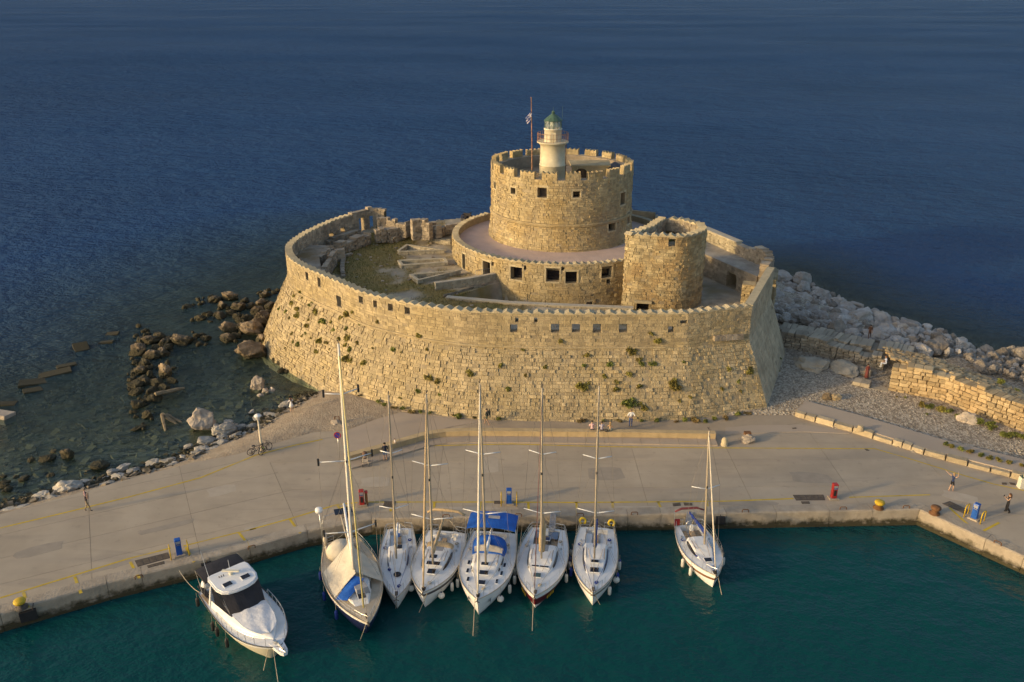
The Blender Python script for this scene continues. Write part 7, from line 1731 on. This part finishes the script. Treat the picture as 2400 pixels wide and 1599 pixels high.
person('seated person in flowered shirt, middle of the three on the bench',z5(707,1045,1.97)+Vector((0,.1,0)),R(5),1.70,'sit',(.40,.36,.42),(.04,.04,.06),(.2,.2,.2),(.07,.045,.03))
person('seated woman with long fair hair and pale green skirt on the bench',z5(772,1045,1.97)+Vector((0,.1,0)),R(-12),1.62,'sit',(.45,.30,.18),(.42,.46,.36),(.4,.4,.4),(.30,.19,.08),longhair=True,sleeve='none',slim=.9)
mb=MB(); mb.lathe([(.01,0),(.14,.02),(.16,.12),(.1,.22),(.02,.26)],z5(742,1046,1.98),10); single('handbag',mb,rub_m,'small black bag on the bench beside the fair haired woman','bag',smooth=True)
person('man in white t-shirt and jeans with hands folded behind his back',z5(940,1040,1.34)+Vector((0,.75,0)),0.,1.82,'back',(.74,.72,.70),(.05,.08,.20),(.2,.2,.2),(.16,.11,.08),slim=1.12)
person('woman in dark blue top and black shorts dancing with arms raised',z7(1815,600,1.31),R(-60),1.68,'arms_up',(.02,.035,.10),(.012,.012,.014),(.55,.25,.20),(.35,.22,.10),leg='short',slim=.9,sleeve='none')
person('woman in black wide trousers holding up a phone on the right quay',z7(2222,755,1.31),R(80),1.70,'phone',(.015,.014,.016),(.014,.013,.016),(.02,.02,.02),(.10,.05,.025),leg='flare',longhair=True,slim=.9,sleeve='none')
ph=z7(2222,755,1.31); mb=MB(); mb.box((0,0,0),(.09,.015,.17)); single('phone',mb,rub_m,'phone held up by the woman in wide black trousers','phone',loc=ph+Vector((-.42,.06,1.47)))
z6=lambda x,y,z:P(1700+x/3.357,560+y/3.357,z)
person('woman in pale blue shirt sitting on the mole wall',z6(1265,985,3.75),R(75),1.68,'sit',(.50,.55,.68),(.45,.48,.55),(.5,.5,.5),(.20,.10,.05))
person('person in dark red patterned dress standing below the mole wall',z6(1108,1098,1.62),R(10),1.66,'stand',(.20,.05,.04),(.12,.05,.05),(.2,.1,.1),(.04,.02,.02),skirt=((.17,.05,.045),1.1,.15,.15,.24))
person('person in brown clothes climbing over the breakwater boulders',z6(1130,788,2.9),R(-20),1.7,'walk',(.11,.045,.022),(.09,.04,.022),(.05,.03,.02),(.03,.02,.01),slim=1.25)
# ================================================================ quay furniture
def pedestal(label,loc,m,face=0.,guard=True,w_=.42):
    T=thing('power_pedestal',label,'service pedestal',loc,face,'service pedestals on the quay')
    mb=MB(); mb.box((0,0,.06),(.75,.6,.12)); part('plinth',mb,conc2,T)
    mb=MB(); mb.box((0,0,.52),(w_,.34,.82),tap=.94); part('column',mb,m,T)
    mb=MB(); mb.box((0,0,1.12),(w_*.96,.36,.42)); mb.box((0,0,1.36),(w_*1.05,.42,.1),tap=.8); part('head',mb,m,T)
    mb=MB(); mb.box((0,-.19,1.12),(w_*.72,.02,.34)); part('front_panel',mb,grey_m,T)
    for i in range(3):
        mb=MB(); mb.box((-.11+.11*i,-.21,1.04),(.07,.03,.09)); part('socket',mb,dblue_m,T)
    mb=MB(); mb.box((0,-.175,.6),(w_*.5,.02,.5)); part('door',mb,rub_m if m is red_m else m,T)
    if guard:
        for sd in(1,-1):
            mb=MB(); x=sd*.62; mb.tube([(x,-.35,0),(x,-.35,.85),(x,-.2,.98),(x,.2,.98),(x,.35,.85),(x,.35,0)],.045,6); part('guard_hoop',mb,yel_m,T,True)
    return T
pedestal('blue service pedestal between yellow hoops on the left quay arm',z8(1322,945,1.31),bluep_m,R(26))
pedestal('blue service pedestal between yellow hoops behind the blue bimini yacht',P(1193,1181,1.31),bluep_m,0)
pedestal('blue service pedestal between yellow hoops at the right corner',z7(1985,805,1.31),bluep_m,R(-50))
pedestal('red fire pedestal behind the navy yacht',z4(843,1330,1.31),red_m,R(10),False,.38)
pedestal('red fire pedestal alone on the right quay',z7(950,655,1.31),red_m,R(5),False,.4)
T=thing('rusty_cabinet','narrow rusty brown post box next to the red pedestal','post',z4(877,1325,1.31)); mb=MB(); mb.box((0,0,.6),(.22,.3,1.15)); part('post',mb,rust_m,T); mb=MB(); mb.box((0,0,1.2),(.28,.36,.1),tap=.7); part('cap',mb,red_m,T)
T.rotation_euler.z=.2
def bollard(label,loc,m1,m2):
    T=thing('mooring_bollard',label,'bollard',loc,0,'mooring bollards on the quay')
    mb=MB(); mb.lathe([(.42,0),(.42,.06),(.26,.1),(.22,.38),(.2,.4)],(0,0,0),16); part('base',mb,m2,T,True)
    mb=MB(); mb.lathe([(.2,0),(.34,.05),(.4,.17),(.36,.28),(.2,.34),(.01,.36)],(0,-.06,.38),16); part('head',mb,m1,T,True)
bollard('yellow and black bollard at the far left quay edge',z8(160,1330,1.31),yel_m,iron_m)
bollard('yellow mushroom bollard at the right quay edge',z7(1283,725,1.31),yel_m,rust_m)
bollard('rusty brown bollard at the inner corner of the quay',z7(1695,765,1.31),rust_m,rust_m)
bollard('yellow bollard behind the navy yacht',P(810,1208,1.31),yel_m,iron_m)
T=thing('tyre_fender','black square rubber fender hanging below the left bollard','fender',z8(160,1420,.9)); mb=MB()
p0=Vector((T.location.x,T.location.y,0)); T.location=(p0.x,qfront(p0.x)-.12,.65); mb.box((0,0,0),(1.,.28,.75),0,Matrix.Rotation(R(26),3,'Z')); part('rubber_block',mb,rub_m,T); tube_part('chain',[(-.3,0,.35),(-.28,.3,.7)],.03,iron_m,T); tube_part('chain',[(.3,.1,.35),(.28,.4,.7)],.03,iron_m,T)
for lab,px in (('black rubber fender block on the quay face left of the navy yacht',(480,1335)),('black rubber fender block on the quay face right of the lone yacht',(1686,1212))):
    q=P(*px,.8); mb=MB(); mb.box((0,0,0),(.7,.25,.6),0,Matrix.Rotation(R(26) if px[0]<800 else 0,3,'Z')); T=thing('quay_fender',lab,'fender',(q.x,qfront(q.x)-.14,.75)); part('rubber_block',mb,rub_m,T); tube_part('chain',[(0,.05,.3),(0,.3,.56)],.03,iron_m,T)
# iron covers and gratings lying flush
def cover(label,pts,m=None,z=1.316):
    w_=W2(pts,z); c=Vector((sum(p[0] for p in w_)/4,sum(p[1] for p in w_)/4,z-.01)); T=thing('iron_cover',label,'cover',c,0,'iron covers in the quay')
    mb=MB(); mb.prism([(p[0]-c.x,p[1]-c.y) for p in w_],-.03,.012); part('frame',mb,m or iron_m,T)
    mb=MB(); a,b,cc,d=[Vector((p[0]-c.x,p[1]-c.y)) for p in w_]
    n_=5
    for i in range(n_):
        f0,f1=(i+.08)/n_,(i+.92)/n_; mb.prism([a.lerp(b,f0).lerp(d.lerp(cc,f0),.08),a.lerp(b,f1).lerp(d.lerp(cc,f1),.08),a.lerp(b,f1).lerp(d.lerp(cc,f1),.92),a.lerp(b,f0).lerp(d.lerp(cc,f0),.92)],.010,.02)
    part('plates',mb,mat('cover_plate',(.11,.085,.06),.8,.3,3.,.4,12.),T)
f8=lambda x,y:(x/3.136,1000+y/3.136); f7=lambda x,y:(1650+x/3.139,960+y/3.139)
cover('long dark iron cover beside the blue pedestal on the left',[f8(990,985),f8(1232,925),f8(1250,965),f8(1012,1030)])
cover('small iron cover just below the long one on the left',[f8(1080,1022),f8(1205,988),f8(1212,1008),f8(1090,1040)])
cover('wide iron cover left of the red pedestal on the right quay',[f7(652,628),f7(878,626),f7(893,667),f7(678,669)])
cover('small iron cover under the wide one on the right quay',[f7(712,676),f7(774,675),f7(780,693),f7(722,694)])
cover('long iron cover beside the corner blue pedestal',[f7(1752,692),f7(1808,673),f7(1960,745),f7(1920,770)])
cover('square iron cover behind the small white sloop',[(901,1175),(928,1175),(924,1189),(897,1189)])
cover('round topped iron cover beside the middle blue pedestal',[(1158,1174),(1176,1174),(1176,1181),(1158,1181)])
cover('left of two dark mats behind the lone yacht',[(1576,1180),(1594,1178),(1596,1185),(1578,1187)]); cover('right of two dark mats behind the lone yacht',[(1602,1178),(1622,1179),(1623,1185),(1604,1185)])
cover('small dark drain cover near the right kerb',[f7(1178,288),f7(1200,288),f7(1218,303),f7(1195,303)]); cover('left drain cover by the lamp base',[f7(2190,537),f7(2225,537),f7(2230,552),f7(2195,552)]); cover('right drain cover by the lamp base',[f7(2245,535),f7(2285,540),f7(2292,556),f7(2255,552)])
cover('small drain cover on the concrete strip',[f7(648,134),f7(678,132),f7(680,141),f7(652,142)],z=1.36)
cover('drain cover beside the bicycles',[f8(1828,190),f8(1858,186),f8(1862,198),f8(1832,202)])
# mooring rings and staples
for i,(px,py) in enumerate([(326,1352),(590,1282),(1046,1209),(1215,1207),(1360,1206),(1487,1203),(1747,1197),(1976,1191),(2124,1188),(2338,1272)]):
    q=P(px,py+3,1.33); mb=MB(); mb.tube([(-.25,0,-.04),(-.25,0,.16),(-.18,0,.22),(.18,0,.22),(.25,0,.16),(.25,0,-.04)],.035,6); single('mooring_staple',mb,rust_m,f'rusty iron mooring staple on the quay edge, {ordinal(i+1)} from the left','mooring ring','mooring staples on the quay edge',loc=q,rot=(0,0,R(26) if px<800 else (R(-50) if px>2200 else 0)))
# no-parking sign
q=P(797,1088,1.31); T=thing('no_parking_sign','round red and blue no parking sign on a thin pole by the bench end','sign',q)
tp=PD(798,1020,q.y).z-1.31; tube_part('pole',[(0,0,0),(0,0,tp+.3)],.03,steel_m,T)
mb=MB(); n=20; disc=lambda r,y:[(r*math.cos(2*PI*i/n),y,tp+r*math.sin(2*PI*i/n)) for i in range(n)]
mb.add(disc(.32,-.03)+disc(.32,-.05),[tuple(range(n)),tuple(reversed(range(n,2*n)))]+[(i,n+i,n+(i+1)%n,(i+1)%n) for i in range(n)]); part('plate',mb,red_m,T)
mb=MB(); mb.add(disc(.25,-.055),[tuple(reversed(range(n)))]); part('blue_field',mb,mat('sign_blue',(.015,.03,.25),.5),T)
mb=MB(); mb.box((0,-.058,tp),(.055,.004,.5),0,Matrix.Rotation(R(-45),3,'Y')); part('red_bar',mb,red_m,T)
# lamp posts
def lamp(label,base,topz,white=True):
    T=thing('lamp_post',label,'lamp post',base); hgt=topz-base[2]
    mb=MB(); mb.tube([(0,0,0),(0,0,.6),(0,0,hgt-.6)],[.13,.1,.075],10); part('pole',mb,mat('cream_pole',(.62,.53,.38),.6,.1,2.),T,True)
    mb=MB(); mb.lathe([(.1,0),(.13,.06),(.24,.36),(.26,.4)],(0,0,hgt-.62),12); part('lantern',mb,mat('lamp_glass',(.55,.55,.52),.3,.1,3.),T,True)
    mb=MB(); mb.lathe([(.27,0),(.34,.03),(.25,.14),(.05,.2),(.01,.24)],(0,0,hgt-.24),12); part('lamp_cap',mb,white_m,T,True)
b_=P(614,1056,1.3); lamp('cream lamp post beside the two bicycles',b_,PD(608,970,b_.y).z)
b_=P(2394,1143,1.3); T=thing('lamp_post','pale lamp post on a white box at the right edge','lamp post',b_)
mb=MB(); mb.box((0,0,.5),(.6,.5,1.),tap=.92); part('base_box',mb,mat('cream_box',(.6,.57,.48),.6),T); mb=MB(); mb.box((0,0,1.03),(.5,.45,.05)); part('green_lid',mb,lgreen,T); tube_part('pole',[(0,0,1.),(.25,0,5.2)],.09,mat('cream_pole',(.6,.5,.4)),T,10); mb=MB(); mb.lathe([(.1,0),(.24,.36),(.3,.4),(.05,.6)],(.26,0,5.2),12); part('lantern',mb,MATS['lamp_glass'],T,True)
# bicycles
def bicycle(label,loc,rz,lean,acc):
    T=thing('bicycle',label,'bicycle',loc,rz,'bicycles by the lamp post'); T.rotation_euler=(lean,0,rz)
    for x in(-.52,.52):
        mb=MB(); mb.tube([(x+.33*math.cos(2*PI*i/24),0,.35+.33*math.sin(2*PI*i/24)) for i in range(25)],.03,6,cap=False); wo_=part('wheel',mb,rub_m,T,True)
        mb=MB()
        for i in range(8): a=PI*i/8; mb.tube([(x-.31*math.cos(a),0,.35-.31*math.sin(a)),(x+.31*math.cos(a),0,.35+.31*math.sin(a))],.004,3)
        part('spokes',mb,steel_m,wo_)
    mb=MB(); bb=(-.05,0,.33); st_=(-.2,0,.82); hd=(.36,0,.85); ra=(-.52,0,.35)
    for p,q in((bb,st_),(bb,hd),(st_,hd),(bb,ra),(st_,ra),((.42,0,.68),(.52,0,.35)),(hd,(.42,0,.66))): mb.tube([p,q],.024,6)
    part('frame',mb,iron_m,T)
    mb=MB(); mb.tube([(.36,0,.85),(.34,0,1.0)],.02,5); mb.tube([(.3,-.32,1.02),(.36,0,1.0),(.3,.32,1.02)],.018,5); part('handlebar',mb,rub_m,T)
    mb=MB(); mb.tube([(-.2,0,.8),(-.22,0,.93)],.018,5); mb.box((-.24,0,.95),(.28,.15,.06),tap=.8); part('saddle',mb,rub_m,T)
    mb=MB(); mb.lathe([(.01,-.01),(.11,-.01),(.11,.01),(.01,.01)],(0,0,0),14); mb.v=[(v[0]-.05,v[2]+.04,v[1]+.33) for v in mb.v]; part('chainring',mb,steel_m,T)
    if acc: mb=MB(); mb.tube([(-.18,.03,.6),(.0,.05,.36)],.035,6); part('green_bottle',mb,mat('neon_green',(.35,.6,.03),.5),T)
bicycle('black bicycle leaning left of the lamp post',z8(1890,200,1.31),R(30),.12,False); bicycle('black bicycle with neon green bottle in front of the lamp post',z8(1955,190,1.31),R(62),-.10,True)
# push chair
q=z4(868,1035,1.31); T=thing('pushchair','brown pushchair standing beside the bench step','pushchair',q,R(15))
mb=MB(); mb.tube([(0,-.25,.75),(0,-.12,.98),(0,.1,1.08),(0,.3,.85),(0,.3,.55)],[.1,.2,.23,.2,.1],8); part('hood_and_seat',mb,mat('brown_cloth',(.16,.09,.055),.85,.2,4.),T,True)
mb=MB()
for s in(1,-1): mb.tube([(s*.2,-.45,1.05),(s*.2,-.1,.6),(s*.24,.35,.12)],.02,5); mb.tube([(s*.2,.1,.62),(s*.24,-.3,.12)],.02,5)
mb.tube([(-.2,-.45,1.05),(.2,-.45,1.05)],.02,5); mb.box((0,.05,.4),(.3,.3,.08)); part('frame',mb,mat('cream_plastic2',(.6,.52,.4)),T)
for s in(1,-1):
    for y in(-.3,.35):
        m=MB(); m.lathe([(.02,-.02),(.12,-.025),(.13,0),(.12,.025),(.02,.02)],(0,0,0),12); m.v=[(v[2]+s*.26,v[1]+y,v[0]+.13) for v in m.v]; part('wheel',m,rub_m,T)
# stone dome bollard, stone with box, concrete stub, stump on the beach
mb=MB(); mb.lathe([(.34,0),(.34,.1),(.29,.13),(.28,.5),(.22,.68),(.1,.77),(.01,.79)],(0,0,0),16); single('stone_bollard',mb,coping,'small round topped stone bollard at the right end of the bench','bollard',loc=z5(1670,1153,1.3),smooth=True)
T=thing('anchor_stone','dark iron box on a pale boulder on the quay right of the bench','block',z5(1855,1125,1.3)); o=obj('boulder',rock_mesh(3,pale_b),T); o.scale=(.65,.5,.4); o.location=(0,0,.2)
mb=MB(); mb.box((0,.35,.45),(.6,.4,.7)); part('iron_box',mb,rust_m,T)
mb=MB(); mb.lathe([(.34,0),(.3,.2),(.24,.5),(.2,.52),(.01,.53)],(0,0,0),10); single('stone_stub',mb,km,'low conical stone stub on the raised path','bollard',loc=P(2016,1009,1.76))
T=thing('beach_block','pale stone with a rusty iron loop lying on the sand','block',z4(655,738,1.1)); o=obj('boulder',rock_mesh(5,pale_b),T); o.scale=(.55,.4,.3); o.location=(0,0,.15); mb=MB(); mb.tube([(-.2,.2,.2),(-.15,.2,.75),(.25,.2,.75),(.3,.2,.2)],.06,6); part('iron_loop',mb,rust_m,T)
mb=MB(); mb.tube([(0,0,0),(0,0,.5)],.05,5); 
T=thing('boulder_with_iron','dark rock with a pale stone beside it on the pebbles','rock',z6(800,1255,1.6)); o=obj('dark_rock',rock_mesh(2,boulder_b),T); o.scale=(.45,.4,.4); o.location=(0,0,.2); o=obj('pale_rock',rock_mesh(6,lm),T); o.scale=(.5,.35,.32); o.location=(.75,-.1,.2)
o=tag(obj('boulder',rock_mesh(7,pale_b)),'pale square boulder among the shrubs below the sunlit mole','rock'); o.location=z6(1920,1420,1.75); o.scale=(.95,.7,.6)
# cannon on the far rampart
T=thing('cannon','dark field gun with spoked wheels on the far rampart','cannon',P(1094,523,9.6),R(-20)); T.location.z=9.55
for s in(1,-1):
    mb=MB(); mb.tube([(s*.6+0,.6*math.cos(2*PI*i/18),.62+.6*math.sin(2*PI*i/18)) for i in range(19)],.06,6,cap=False); 
    for i in range(8): a=2*PI*i/8; mb.tube([(s*.6,0,.62),(s*.6,.6*math.cos(a),.62+.6*math.sin(a))],.03,4)
    part('wheel',mb,iron_m,T)
mb=MB(); mb.tube([(0,-1.2,.55),(0,0,.85),(0,1.6,1.15)],[.16,.2,.1],10); part('barrel',mb,black_m,T,True); mb=MB(); mb.box((0,.2,.95),(1.1,.08,.9)); mb.box((0,-1.,.4),(.3,1.6,.15)); part('shield',mb,black_m,T)
